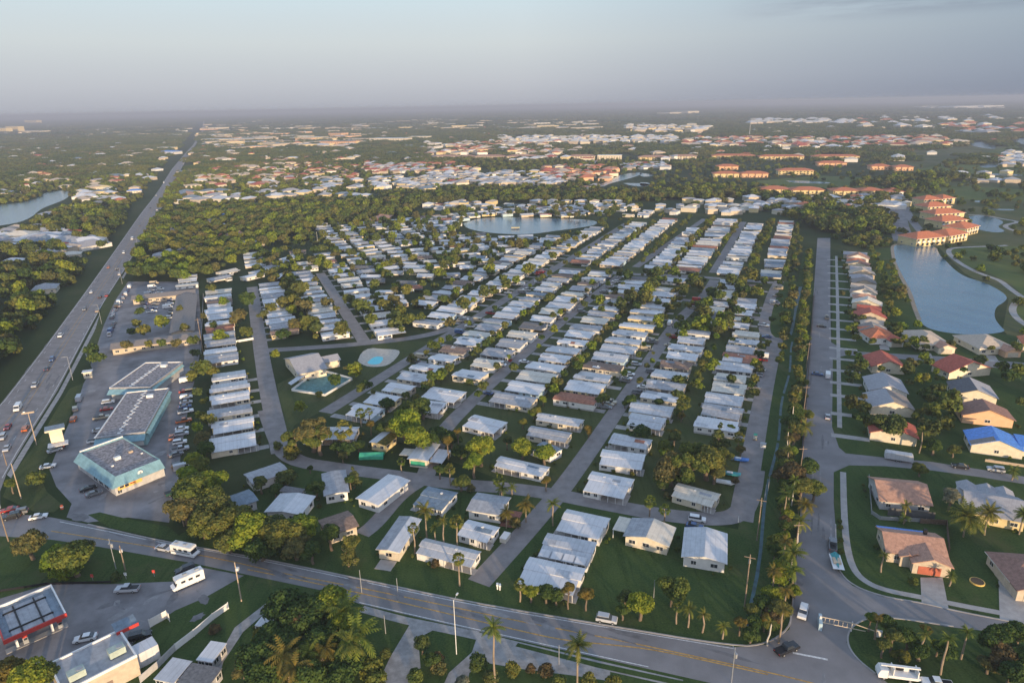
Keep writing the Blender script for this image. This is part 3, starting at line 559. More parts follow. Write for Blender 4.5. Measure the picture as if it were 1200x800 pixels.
def build_home(loc, rz, L, W, seed, detail, label, group, rm=None, wm_=None, side=None, name='mobile_home', same=False):
    rn = random.Random(seed); rm = rm or rn.choice(ROOFS); wm_ = wm_ or rn.choice(WALLS); side = side or rn.choice((-1, 1, 1))
    s = home_shapes(L, W, rn, rm, wm_, side, same=same)
    t = thing(name, label, 'mobile home', loc, rz, group)
    obj('wall', s['wall'], t); rf = obj('roof', s['roof'], t)
    obj('porch_roof', s['annex'], t); obj('carport_roof', s['carport'], t)
    if detail:
        sk = MB(); sk.box(-L / 2 + .34, L / 2 - .34, s['yb'][0] + .03, s['yb'][1] - .03, 0, .598, 'skirting'); obj('skirting', sk, t)
        yp = s['yo'] + (.3 if side > 0 else -.3); n = 3
        for i in range(n + 1):
            x = s['cx'][0] + .25 + (s['cx'][1] - s['cx'][0] - .5) * i / n
            obj('post', MB().box(-.06, .06, -.06, .06, 0, 2.28, 'trim_white'), t, (x, yp, 0))
        pad = MB().box(s['cx'][0] - 1.2, s['cx'][1] + .6, min(yp, s['ya'][0] + .1) if side > 0 else s['ya'][0] + .05, s['ya'][1] - .05 if side > 0 else max(yp, s['ya'][1]), 0, .1, 'concrete'); obj('carport_slab', pad, t)
        # windows: on the near long side of what is enclosed there, and on both ends
        yw = (s['ya'][0] + .35) if side > 0 else s['yb'][0]
        xa0, xa1 = s['ax'] if side > 0 else (-L / 2 + .5, L / 2 - .5)
        k = max(2, int((xa1 - xa0) / 3)); zc = 1.45 if side > 0 else 1.8
        for i in range(k):
            if rn.random() < .85: add_window(t, xa0 + (i + .5) * (xa1 - xa0) / k, yw - .02, zc, 0, rn.choice((1.0, 1.4, 1.8)), rn.choice((.8, 1.0)))
        add_window(t, L / 2 - .28, (s['yb'][0] + s['yb'][1]) / 2, 1.8, math.pi / 2, 1.8, .9); add_window(t, -L / 2 + .28, (s['yb'][0] + s['yb'][1]) / 2, 1.8, -math.pi / 2, 1.8, .9)
        if side > 0:
            for i in range(2): add_window(t, s['cx'][0] + (i + .5) * (s['cx'][1] - s['cx'][0]) / 2, s['yb'][0] - .02, 1.8, 0, 1.2, .8)
            obj('door', MB().box(-.45, .45, -.05, .01, .6, 2.5, 'door_paint'), t, ((s['cx'][0] + s['cx'][1]) / 2, s['yb'][0] - .02, 0))
        else: obj('door', MB().box(-.45, .45, -.05, .01, .6, 2.5, 'door_paint'), t, (rn.uniform(-3, 3), s['yb'][0] - .02, 0))
        for _ in range(rn.choice((0, 1, 1, 2))):
            a0 = rn.uniform(-L / 2 + .5, L / 2 - 5); a1 = a0 + rn.uniform(1.5, 4.5); ye = s['yb'][0] - (.28 if side < 0 else 0); zt = s['h'] + .12; fr_ = rn.uniform(.05, .5)
            zl = zt + s['rise'] * fr_; yl = ye + (s['ym'] - ye) * fr_
            obj('roof_patch', MB().slab([(a0, yl, zl + .035), (a1, yl, zl + .035), (a1, s['ym'] - .1, zt + s['rise'] + .03), (a0, s['ym'] - .1, zt + s['rise'] + .03)], .03, rn.choice(('roof_grey', 'roof_aluminium', 'roof_white', 'roof_bluegrey', 'roof_rust' if rn.random() < .3 else 'roof_grey'))), rf)
        if rn.random() < .6: obj('air_unit', MB().box(-.5, .5, -.4, .4, 0, .75, 'metal_white'), t, (rn.uniform(-L / 3, L / 3), W / 2 + .6, 0))
        if rn.random() < .7: obj('roof_vent', MB().box(-.3, .3, -.3, .3, 0, .3, 'metal_white'), rf, (rn.uniform(-3, 3), (s['yb'][0] + s['yb'][1]) / 2, 2.75 + .35))
    else:
        ww = MB(); yw = ((s['ya'][0] + .35) if side > 0 else s['yb'][0]) - .04; xa0, xa1 = s['ax'] if side > 0 else (-L / 2 + .5, L / 2 - .5)
        for i in range(3):
            x = xa0 + (i + .5) * (xa1 - xa0) / 3; w_ = MB().box(-.6, .6, -.02, .02, -.4, .4, 'glass_window'); obj('window', window_mesh(1.4, .8), t, (x, yw + .02, 1.5), 0)
        obj('window', window_mesh(1.8, .8), t, (L / 2 - .28, (s['yb'][0] + s['yb'][1]) / 2, 1.8), math.pi / 2)
    HOMES_XY.append((loc[0], loc[1], rz, L, W)); return t

def house(px4, label, roof='tile_terracotta', wall='wall_cream', kind='gable_y', h=2.9, pitch=.38, z=3.0, cat='house', name='house', loc=None, extras=(), ov=.6, group=None, half=None):
    if loc: c, rz, L, W = loc
    else: c, rz, L, W = rect(px4, z)
    t = thing(name, label, cat, c, rz, group); wl = MB(); iw = ov
    wl.box(-L / 2 + iw, L / 2 - iw, -W / 2 + iw, W / 2 - iw, 0, h, wall)
    rf = MB(); x0, x1, y0, y1 = -L / 2, L / 2, -W / 2, W / 2; th = .2; e = h + .02
    if kind == 'gable_y':
        r = pitch * L / 2; zb = e + th - pitch * 0
        rf.slab([(x0, y0, zb), (0, y0, zb + r), (0, y1, zb + r), (x0, y1, zb)], th, half or roof); rf.slab([(0, y0, zb + r + .001), (x1, y0, zb), (x1, y1, zb), (0, y1, zb + r + .001)], th, roof)
        for y in (y0 + iw + .002, y1 - iw - .002):
            q = [(x0 + iw, y, h), (x1 - iw, y, h), (0, y, e + r - .06)]; k = iw * pitch
            wl.face([(x0 + iw, y, h - .01), (x1 - iw, y, h - .01), (x1 - iw, y, e + k - .06), (0, y, e + r - .06), (x0 + iw, y, e + k - .06)], wall)
    elif kind == 'gable_x':
        r = pitch * W / 2; zb = e + th
        rf.slab([(x0, y0, zb), (x1, y0, zb), (x1, 0, zb + r), (x0, 0, zb + r)], th, roof); rf.slab([(x0, 0, zb + r + .001), (x1, 0, zb + r + .001), (x1, y1, zb), (x0, y1, zb)], th, half or roof)
        for x in (x0 + iw + .002, x1 - iw - .002):
            k = iw * pitch; wl.face([(x, y0 + iw, h - .01), (x, y1 - iw, h - .01), (x, y1 - iw, e + k - .06), (x, 0, e + r - .06), (x, y0 + iw, e + k - .06)], wall)
    elif kind == 'hip':
        m_ = min(L, W) / 2; r = pitch * m_; zb = e + th
        if L >= W: a, b = (x0 + m_, 0, zb + r), (x1 - m_, 0, zb + r)
        else: a, b = (0, y0 + m_, zb + r), (0, y1 - m_, zb + r)
        c4 = [(x0, y0, zb), (x1, y0, zb), (x1, y1, zb), (x0, y1, zb)]
        if L >= W: F = [(c4[0], c4[1], b, a), (c4[1], c4[2], b), (c4[2], c4[3], a, b), (c4[3], c4[0], a)]
        else: F = [(c4[0], c4[1], a), (c4[1], c4[2], b, a), (c4[2], c4[3], b), (c4[3], c4[0], a, b)]
        for f in F: rf.face(f, roof)
        n = [(x, y, zb - th) for x, y, _ in c4]; rf.face(n[::-1], 'trim_white')
        for i in range(4): rf.face([n[i], n[(i + 1) % 4], c4[(i + 1) % 4], c4[i]], 'trim_white')
    elif kind == 'flat': rf.slab([(x0, y0, e + th - .1), (x1, y0, e + th - .1), (x1, y1, e + th + .15), (x0, y1, e + th + .15)], th, roof)
    obj('wall', wl, t); R_ = obj('roof', rf, t)
    rn = random.Random(label); fy = -W / 2 + iw
    n = max(2, int(L / 4))
    if kind == 'gable_y' and wall != 'wall_grey' and name == 'house': n = 1
    for i in range(n): add_window(t, -L / 2 + iw + (i + .5) * (L - 2 * iw) / n, fy - .02, 1.6, 0, rn.choice((1.2, 1.6)), 1.0)
    for s_ in (-1, 1):
        for k in (-.25, .25): add_window(t, s_ * (L / 2 - iw + .02), k * W, 1.6, s_ * math.pi / 2, 1.4, 1.0)
    HOMES_XY.append((c[0], c[1], rz, L, W))
    return t, R_, L, W
Z = zpx
# -- the homes nearest the main road, each surveyed from its four roof corners
def mh(px4, label, rm='roof_white', wm_='wall_white', side=1, seed=0, z=2.9):
    c, rz, L, W = rect(px4, z); W -= .9; return build_home(c, rz, L, W, seed or hash(str(px4)) % 999, True, label, 'mobile homes of the park', rm, wm_, side, same=True)
P5 = lambda *p: Z((580, 580), 5.715, p)
mh(P5((490, 80), (395, 235), (712, 285), (772, 160)), 'white flat-roofed mobile home just below the cross street beside a single palm', 'roof_white', seed=11)
tq = mh(P5((360, 250), (270, 395), (620, 470), (692, 312)), 'white mobile home with four skylight panels along its near roof edge', 'roof_aluminium', seed=12)
for i in range(4): obj('skylight_panel', MB().slab([(0, -4.9, 2.56), (2.7, -4.9, 2.56), (2.7, -2.2, 2.84), (0, -2.2, 2.84)], .05, 'roof_white'), tq, (-6.2 + i * 3.1, 0, .06))
mh(P5((240, 410), (135, 575), (530, 670), (618, 485)), 'broad blue-white roofed mobile home right behind the hedge of small trees', 'roof_white', seed=13)
P6 = lambda *p: Z((560, 480), 5.715, p)
mh(P6((775, 395), (680, 545), (990, 578), (1050, 475)), 'brilliant white mobile home with open screened porch above the cross street corner', 'roof_white', seed=14)
mh(P6((845, 257), (790, 360), (1092, 392), (1132, 300)), 'plain white box-roofed mobile home, second above the cross street corner', 'roof_white', seed=15)
mh(P6((915, 150), (868, 215), (1140, 262), (1170, 200)), 'silver mobile home, third above the cross street corner, right of the second street', 'roof_aluminium', seed=16)
mh(P6((155, 310), (95, 362), (440, 450), (480, 375)), 'long white mobile home at the street corner below two round bright trees', 'roof_white', seed=17)
mh(P6((440, 205), (360, 262), (500, 320), (552, 255)), 'half-hidden pale mobile home behind the two round bright trees', 'roof_bluegrey', seed=18)
mh(P6((365, 105), (305, 160), (590, 215), (632, 150)), 'grey-roofed mobile home with cream end wall above the round trees', 'roof_grey', 'wall_cream', seed=19)
mh(P6((415, 15), (372, 60), (690, 110), (712, 65)), 'pale green-grey roofed mobile home next to a small golden shrub', 'roof_aluminium', 'wall_cream', seed=20)
P7 = lambda *p: Z((640, 560), 3.3333, p)
tz, _, L, W = house(P7((327, 152), (308, 230), (478, 268), (511, 196)), 'cream gabled house with grey roof standing alone on the open lawn', 'roof_cream', 'wall_cream', 'gable_y', pitch=.22, half='roof_grey', name='bungalow')
obj('carport_roof', MB().slab([(-L / 2 - 3.5, -2.2, 2.7), (-L / 2, -2.2, 2.75), (-L / 2, W / 2, 2.8), (-L / 2 - 3.5, W / 2, 2.7)], .12, 'roof_cream'), tz)
for y in (-2, W / 2 - .2): obj('post', MB().box(-.08, .08, -.08, .08, 0, 2.6, 'trim_white'), tz, (-L / 2 - 3.3, y, 0))
tz, _, L, W = house(P7((555, 195), (511, 305), (690, 335), (726, 220)), 'large white gabled bungalow at the lawn corner where the rightmost street bends', 'roof_white', 'wall_white', 'gable_y', pitch=.2, half='roof_aluminium', name='bungalow')
mh(P7((520, 18), (480, 62), (652, 112), (686, 60)), 'cream mobile home in the bend of the rightmost street', 'roof_cream', 'wall_cream', seed=22)
P4 = lambda *p: Z((400, 560), 5.715, p)
tz, _, L, W = house(P4((910, 97), (835, 215), (1070, 252), (1140, 130)), 'wide grey gabled mobile home beside a red brick paver patio', 'roof_grey', 'wall_white', 'gable_x', pitch=.14, name='mobile_home', cat='mobile home')
obj('patio', MB().box(L / 2 - .5, L / 2 + 4, -W / 2 - .5, W / 2 - 2, .03, .1, 'brick_paver'), tz)
mh(P4((832, 262), (785, 385), (990, 425), (1060, 330)), 'white mobile home with open porch posts between two larger homes', 'roof_white', seed=24)
mh(P4((572, 408), (475, 480), (860, 600), (946, 478)), 'long white mobile home with dark roof strip facing the main road', 'roof_aluminium', seed=25)
tz, _, L, W = house(P4((418, 245), (195, 490), (385, 485), (545, 290)), 'L-shaped white house with blue-white roof next to the main road ditch', 'roof_white', 'wall_cream', 'gable_y', pitch=.12, half='roof_grey')
obj('patio', MB().box(-2.2, 2.2, -W / 2 - 3.6, -W / 2 + .3, .02, .12, 'concrete'), tz)
obj('garage_door', MB().box(-1.6, 1.6, -.06, .01, .1, 2.3, 'door_beige'), tz, (L * .2, -W / 2 + .57, 0))
mh(P4((530, 68), (525, 150), (690, 250), (770, 62)), 'small blue-grey roofed mobile home behind the cluster of tall fan palms', 'roof_bluegrey', seed=27)
tz, _, L, W = house(P4((290, -42), (118, 155), (270, 180), (442, 20)), 'long white mobile home angled beside the side lane with windows in its end', 'roof_white', 'wall_white', 'gable_y', pitch=.1, half='roof_white', name='mobile_home', cat='mobile home')
P8 = lambda *p: Z((240, 480), 5, p)
house(P8((665, 378), (715, 505), (860, 478), (815, 355)), 'grey roofed mobile home below the first street bend', 'roof_grey', 'wall_white', 'gable_y', pitch=.12, name='mobile_home', cat='mobile home')
house(P8((632, 655), (745, 738), (925, 670), (820, 600)), 'brown and grey patched roof mobile home in the trees by the main road', 'roof_brown', 'wall_tan', 'gable_x', pitch=.2, name='mobile_home', cat='mobile home')
house(P8((412, 500), (378, 590), (590, 632), (626, 492)), 'pale blue-white roofed mobile home behind the roadside hedge', 'roof_white', 'wall_white', 'gable_y', pitch=.12, half='roof_aluminium', name='mobile_home', cat='mobile home')
house(P8((85, 525), (155, 590), (325, 525), (250, 470)), 'dark blue-grey roofed mobile home deep in the roadside hedge', 'roof_bluegrey', 'wall_grey', 'gable_x', pitch=.14, name='mobile_home', cat='mobile home')
house(P8((212, 385), (292, 432), (505, 362), (432, 308)), 'long stained grey roof mobile home below the street corner', 'roof_grey', 'wall_white', 'gable_x', pitch=.14, name='mobile_home', cat='mobile home')
house(P8((480, 450), (430, 480), (560, 500), (600, 470)), 'small dark shingled shed-like home between two white mobile homes', 'roof_shingle', 'wall_grey', 'gable_x', pitch=.2, name='mobile_home', cat='mobile home', z=2.8)
mh(P8((590, 100), (580, 165), (880, 170), (900, 95)), 'long pale green-white mobile home behind the big flat-topped tree', 'roof_aluminium', 'wall_cream', seed=31)
P9 = lambda *p: Z((360, 420), 5.715, p)
tz, _, L, W = house(P9((742, 560), (685, 672), (810, 690), (888, 572)), 'white mobile home with bright green roll-down awning facing the cross street', 'roof_white', 'wall_cream', 'gable_y', pitch=.12, half='roof_white', name='mobile_home', cat='mobile home')
obj('awning', MB().box(-L / 2 + 1, L / 2 - 1.2, -.12, 0, .7, 2.2, 'awning_green'), tz, (0, -W / 2 + .55, 0))
obj('porch_roof', MB().slab([(-L / 2 - 4, -3, 2.5), (-L / 2, -3, 2.6), (-L / 2, 1.6, 2.7), (-L / 2 - 4, 1.6, 2.55)], .12, 'roof_cream'), tz)
obj('carport_roof', MB().slab([(L / 2, -W / 2 + 1, 2.4), (L / 2 + 4.5, -W / 2 + 1, 2.3), (L / 2 + 4.5, W / 2 - 2, 2.3), (L / 2, W / 2 - 2, 2.4)], .12, 'roof_white'), tz)
for y in (-W / 2 + 1.2, W / 2 - 2.2): obj('post', MB().box(-.07, .07, -.07, .07, 0, 2.2, 'trim_white'), tz, (L / 2 + 4.2, y, 0))
tz, _, L, W = house(P9((485, 492), (430, 560), (545, 590), (595, 505)), 'small yellow-walled mobile home with vine-covered roof under the big trees', 'leaf_gold', 'wall_yellow', 'gable_y', pitch=.12, half='roof_aluminium', name='mobile_home', cat='mobile home')
tz = thing('boat_cover', 'green tarpaulin over a small boat beside the yellow-walled mobile home', 'boat cover', S(436, 536), 0)
tz0 = MB(); tz0.slab([(-4, -1.6, 1.2), (4, -1.6, 1.2), (4, 0, 2.0), (-4, 0, 2.0)], 1.1, 'awning_green'); tz0.slab([(-4, 0, 2.0), (4, 0, 2.0), (4, 1.6, 1.2), (-4, 1.6, 1.2)], 1.1, 'awning_green'); obj('tarpaulin', tz0, tz)
P10 = lambda *p: Z((460, 360), 5.715, p)
mh(P10((525, 712), (480, 790), (690, 850), (765, 762)), 'large bright white flat-roofed mobile home at the near end of the centre row', 'roof_white', seed=35)
mh(P10((250, 525), (208, 600), (440, 640), (475, 560)), 'big white mobile home with rounded roof edge beside its separate white carport', 'roof_white', seed=36)
mh(P9((785, 275), (800, 355), (880, 365), (940, 292)), 'separate white carport roof with dark underside next to the street', 'roof_white', seed=37)

# -- the regular rows: (row description, grid, v0, v1, u start, u end, step)
ROWS = [
 ('left of the rightmost park street', AR, -29.6, -14, 228, 338, 11.9), ('right of the second park street from the right', AR, -53.6, -37.5, 221, 338, 11.9),
 ('left of the second park street from the right', AR, -83.5, -65.8, 219, 336, 11.9), ('right of the centre park street', AR, -106, -88.6, 222, 440, 12.1),
 ('left of the centre park street', AR, -131.6, -116.6, 226, 440, 13.6), ('right of the street past the pool', AR, -152.3, -137.6, 192, 440, 11.8),
 ('left of the second street, beyond its side lane', AR, -83.5, -66, 344, 440, 12.5), ('right of the second street, beyond its side lane', AR, -48, -35, 348, 440, 12.5), ('left of the rightmost street, beyond its bend', AR, -33, -21, 348, 440, 12),
 ('beyond the pool on the left of its street', AR, -186, -170, 262, 640, 12), ('in the second row left of the pool street', AR, -208, -192, 330, 560, 12),
 ('in the far row at the canal trees', AR, -26.5, -11, 464, 690, 9.6), ('in the far row right of the second street', AR, -53, -37, 464, 690, 9.6), ('in the far row left of the second street', AR, -82.5, -62, 464, 690, 10),
 ('in the far row right of the centre street', AR, -101, -84.5, 464, 680, 10), ('in the far row left of the centre street', AR, -133, -117, 464, 680, 11), ('in the far row right of the pool street', AR, -155.5, -140, 464, 650, 11),
 ('behind the parking lot trees', AL, -17.5, -1.2, 232, 312, 13.2), ('by the motel fence left of the far left street', AL, -20, -4, 324, 462, 12),
 ('right of the far left street', AL, 11, 27, 342, 462, 10.8), ('left of the short diagonal street', AL, 33, 49.5, 338, 488, 11.2), ('right of the short diagonal street', AL, 60, 76, 330, 500, 15),
 ('left of the motel-side thicket', AL, -38, -24, 486, 520, 14)]
homes = []
rr = random.Random(5)
for (desc, a, v0, v1, u0, u1, st) in ROWS:
    u = u0; k = 1; far_ = u0 > 340
    while u < u1:
        homes.append(dict(desc=desc, k=k, a=a, u=u + rr.uniform(-.4, .4), v=(v0 + v1) / 2 + rr.uniform(-.5, .5), L=(v1 - v0) * rr.uniform(.80, 1.0), W=min(st - 2.6, 10) * rr.uniform(.80, 1.03), jr=rr.gauss(0, .012)))
        if far_ and rr.random() < .07: homes.pop()
        u += st * rr.uniform(.95, 1.08); k += 1
for i, (px, py) in enumerate(((296, 327), (306, 322), (316, 317), (328, 311), (340, 306), (352, 303), (330, 327), (246, 345), (258, 330), (268, 322), (205, 283), (215, 289))):
    homes.append(dict(desc='on the edge of the thicket', k=i + 1, a=AL - .5, xy=S(px, py), u=0, v=0, L=15, W=8, jr=rr.gauss(0, .1)))
# looser centre-left quarter and the shore of the lake
for j, v in enumerate(list(range(84, 420, 17)) + [14, 31, 48, 65]):
    u = (330 if v > 80 else 497) + rr.uniform(0, 6); k = 1
    while u < (700 if v > 80 else 585 - v * .4):
        x, y = G(u, v, AL); uu, vv = UV(x, y)
        if vv < -212 and (uu > 300) and rr.random() < .90:
            homes.append(dict(desc='in the loose rows between the pool and the lake, line %d' % (j + 1), k=k, a=AL if vv < -300 else AL + rr.choice((0, .5, .2)), xy=(x, y), u=0, v=0, L=rr.uniform(11, 15.5), W=rr.uniform(6.5, 9), jr=rr.gauss(0, .12)))
        u += rr.uniform(13, 17); k += 1
for v in range(-470, -150, 15):
    for u in (694, 705, 717, 730):
        if rr.random() < .5: homes.append(dict(desc='on the far shore of the lake', k=0, a=AR, u=u + rr.uniform(-4, 4) , v=v + rr.uniform(-3, 3), L=rr.uniform(10, 14), W=7.5, jr=rr.gauss(0, .3)))
custom = list(HOMES_XY)
def clear(x, y, rad_):
    if any(inpoly([x], [y], p)[0] for p in WW): return False
    for (P, hwid) in ROADS:
        if dist_line(np.array([x]), np.array([y]), P)[0] < hwid + rad_: return False
    return True
CLUB = [S(*p) for p in ((318, 405), (322, 500), (345, 500), (470, 445), (520, 398))]
keep = []
for h in homes:
    x, y = h.get('xy') or G(h['u'], h['v'], h['a'])
    if any(math.hypot(x - c[0], y - c[1]) < (max(c[3], c[4]) * .5 + 2.5) for c in custom): continue
    if inpoly([x], [y], CLUB)[0]: continue
    if not clear(x, y, 4.5 if 'xy' in h else 3.0): continue
    wq = [project(x + dx, y, 3) for dx in (-7, 0, 7)]
    if any(inpoly([q[0]], [q[1]], p)[0] for q in wq for p in WATERS): continue
    if 'xy' in h and any(math.hypot(x - q['p'][0], y - q['p'][1]) < 12.5 for q in keep): continue
    h['p'] = (x, y); h['d'] = math.hypot(x, y); keep.append(h)
keep.sort(key=lambda h: h['d'])
NEAR = 300 - len([c for c in custom]) 
cnt = {}; LQ = 0
for i, h in enumerate(keep[:NEAR]):
    h['k'] = cnt[h['desc']] = cnt.get(h['desc'], 0) + 1
    rn = random.Random(i + 77); rm = rn.choice(ROOFS); wl_ = rn.choice(WALLS); near = h['d'] < 330
    lab = '%s mobile home, %s from the front %s' % (RNAME[rm], ordw(h['k']), h['desc'])
    if 'loose rows' in h['desc']: LQ += 1; lab = '%s mobile home in the loose quarter left of the pool street, %s nearest' % (RNAME[rm], ordw(LQ))
    lab = ' '.join(lab.split()[:16])
    build_home(h['p'], -h['a'] + h['jr'], h['L'], h['W'], i + 1000, near, lab, 'mobile homes of the park', rm, wl_)
STREETV = {-29.6: -11.5, -53.6: -55.5, -83.5: -62.5, -106: -112, -131.6: -118, -152.3: -158, -186: -165.5, -17.5: 2, 11: 9, 33: 50.5, 60: 57.5, -33: -18}
for h in keep[:NEAR]:
    if 'xy' in h or h['k'] == 0: continue
    row = [q for q in ROWS if q[0] == h['desc']][0]; sv = STREETV.get(row[2])
    if sv is None: continue
    u = h['u'] - h['W'] * .3; v0 = h['v']
    o = road('driveway', [G(u, v0, h['a']), G(u, sv, h['a'])], 3.1, .036, rr.choice(('concrete', 'concrete_dark', 'concrete_dark')), px=False, sm=0, keep=False)
fm = MB()
def put(mbs, dst, p, rz):
    c, s = math.cos(rz), math.sin(rz)
    for b in mbs:
        n = len(dst.v); dst.v += [(x * c - y * s + p[0], x * s + y * c + p[1], z) for x, y, z in b.v]
        dst.f += [tuple(n + i for i in f) for f in b.f]; dst.m += [dst.mi(b.mats[k]) for k in b.m]
for i, h in enumerate(keep[NEAR:]):
    rn = random.Random(i + 9000); s = home_shapes(h['L'], h['W'], rn, rn.choice(ROOFS), rn.choice(WALLS), rn.choice((1, 1, -1)), True)
    put([s['wall'], s['roof'], s['annex'], s['carport']], fm, h['p'], -h['a'] + h['jr']); HOMES_XY.append((*h['p'], 0, h['L'], h['W']))
tag(obj('far_mobile_homes', fm), 'packed white and silver roofed mobile homes in the far half of the park', 'mobile homes', kind='stuff')

# ------------------------------------------------------------------ houses of the right-hand quarter
P3 = lambda *p: Z((1000, 400), 5, p)
def drv(t, x, w0, y0, m='door_beige'): obj('garage_door', MB().box(-w0 / 2, w0 / 2, -.06, .01, .1, 2.3, m), t, (x, y0, 0))
t, _, L, W = house(P3((50, 305), (100, 385), (375, 410), (300, 320)), 'cream house with low gable and taupe roof, third up from the side street corner', 'tile_taupe', 'wall_cream', 'gable_y', half='tile_grey')  # left slope greyer, right slope browner: uneven sunlight put into the roof colours
t, _, L, W = house(P3((70, 200), (70, 295), (305, 300), (300, 235)), 'house with pale grey gable roof between the red roof and the taupe roof', 'tile_grey', 'wall_white', 'gable_y')
t, _, L, W = house(P3((75, 80), (80, 150), (310, 155), (260, 95)), 'cream house with bright red tile gable nearest the first side road', 'tile_red', 'wall_cream', 'gable_y', pitch=.42)
t, _, L, W = house(P3((500, 130), (510, 190), (780, 165), (740, 105)), 'cream house with dark red tile gable in the second column of houses', 'tile_red', 'wall_cream', 'gable_y')
t, _, L, W = house(P3((540, 235), (590, 310), (855, 340), (800, 260)), 'white-walled house with charcoal roof and stepped ridge', 'tile_grey', 'wall_cream', 'gable_y', half='tile_dark')
t, _, L, W = house(P3((610, 365), (615, 435), (965, 465), (890, 400)), 'peach-walled house with brown gable roof above the blue tarp roof', 'tile_brown', 'wall_peach', 'gable_y')
t, _, L, W = house(P3((645, 520), (680, 605), (1010, 650), (960, 560)), 'tan house under a bright blue storm tarp', 'tarp_blue', 'wall_cream', 'gable_y')
obj('tarp_edge', MB().slab([(-L / 2 + .2, -W / 2 - .05, 3.16), (-1, -W / 2 - .05, 3.16 + .38 * (L / 2 - 1)), (-1, -W / 2 + 3.2, 3.17 + .38 * (L / 2 - 1)), (-L / 2 + .2, -W / 2 + 3.2, 3.17)], .05, 'tile_taupe'), t, (0, 0, .06))
obj('extension_roof', MB().slab([(L / 2 - 1, -W / 2 + 3, 3.5), (L / 2 + 6, -W / 2 + 3, 3.2), (L / 2 + 6, W / 2, 3.9), (L / 2 - 1, W / 2, 4.1)], .2, 'tarp_blue'), t)
obj('extension_wall', MB().box(L / 2 - .6, L / 2 + 5.6, -W / 2 + 3.5, W / 2 - .5, 0, 3.0, 'wall_cream'), t)
obj('lanai_fence', MB().box(-4, L / 2 + 5, -W / 2 - 4.6, -W / 2 - 4.45, 0, .9, 'wood_pale'), t)
t, _, L, W = house(P3((70, 460), (100, 530), (390, 580), (360, 490)), 'cream house with dark red tile gable hidden behind a tall olive tree', 'tile_red', 'wall_cream', 'gable_y')
PZ_ = lambda *p: Z((900, 560), 3.3333, p)
t, _, L, W = house(PZ_((410, -5), (410, 82), (626, 107), (605, 10)), 'house with one broad orange-brown roof slope facing the main road', 'tile_terracotta', 'wall_grey', 'gable_x', pitch=.42, z=3.2)
cg = MB(); cg.box(-L / 2 + 2, L / 2, -W / 2 - 2.2, -W / 2 - 2.15, 0, 2.4, 'screen'); obj('screen_enclosure', cg, t)
t, R0, L, W = house(PZ_((438, 190), (440, 285), (690, 320), (672, 215)), 'tan house with cross gables, arched entry and red garage door', 'tile_terracotta', 'wall_tan', 'gable_x', pitch=.4, z=3.1)
def cross_gable(t, x, w0, y0, y1, h, pitch, roof, wall, op=None):
    r = pitch * w0 / 2; g = MB(); g.box(x - w0 / 2 + .5, x + w0 / 2 - .5, y0 + .4, y1, 0, h, wall)
    g.face([(x - w0 / 2 + .5, y0 + .398, h - .01), (x + w0 / 2 - .5, y0 + .398, h - .01), (x, y0 + .398, h + r)], wall); o1 = obj('front_wing', g, t)
    g = MB(); g.slab([(x - w0 / 2, y0, h + .2), (x, y0, h + .2 + r), (x, y1, h + .2 + r), (x - w0 / 2, y1, h + .2)], .2, roof); g.slab([(x, y0, h + .201 + r), (x + w0 / 2, y0, h + .2), (x + w0 / 2, y1, h + .2), (x, y1, h + .201 + r)], .2, roof)
    obj('wing_roof', g, t); return o1
cross_gable(t, L / 2 - 4.6, 9.2, -W / 2 - 3.2, 1.5, 2.9, .36, 'tile_terracotta', 'wall_tan'); drv(t, L / 2 - 5.0, 5, -W / 2 - 2.82, 'door_red')
cross_gable(t, -.3, 3.6, -W / 2 - .8, 1, 3.3, .4, 'tile_terracotta', 'wall_tan'); obj('entry_arch', MB().box(-.8, .8, -.08, .02, 0, 2.9, 'black'), t, (-.3, -W / 2 - .42, 0))
cross_gable(t, -L / 2 + 5, 4.5, -W / 2 - 1, 1, 2.8, .36, 'tile_terracotta', 'wall_tan')
obj('chimney', MB().box(-.4, .4, -.4, .4, 0, 1.4, 'black'), R0, (L * .25, W * .2, 4.6)); obj('roof_tarp', MB().slab([(-L / 2 + .2, W / 2 - 2.2, 3.75), (L / 2 - 2, W / 2 - 1.4, 3.45), (L / 2 - 2, W / 2 + .05, 3.12), (-L / 2 + .2, W / 2 + .05, 3.14)], .05, 'tarp_blue'), R0, (0, 0, .16))
t, _, L, W = house(PZ_((893, 290), (895, 400), (1110, 420), (1090, 300)), 'house with dark brown hip roof at the right edge beside a wide driveway', 'tile_brown', 'wall_tan', 'hip', z=3.1); drv(t, -3, 4.6, -W / 2 + .58)
cross_gable(t, -L / 2 + 4.5, 9, -W / 2 - 3, 1, 2.9, .36, 'tile_brown', 'wall_tan'); drv(t, -L / 2 + 4.5, 5, -W / 2 - 2.62, 'door_beige')
t, _, L, W = house(PZ_((750, 40), (762, 125), (1000, 180), (990, 75)), 'long grey-roofed house with yellow garage front behind the date palms', 'tile_grey', 'wall_yellow', 'gable_x', pitch=.4, z=3.0)
for x in (-5, 0, 4): cross_gable(t, x, 5, 1.0, W / 2 + 3, 3.0, .5, 'tile_grey', 'wall_white')
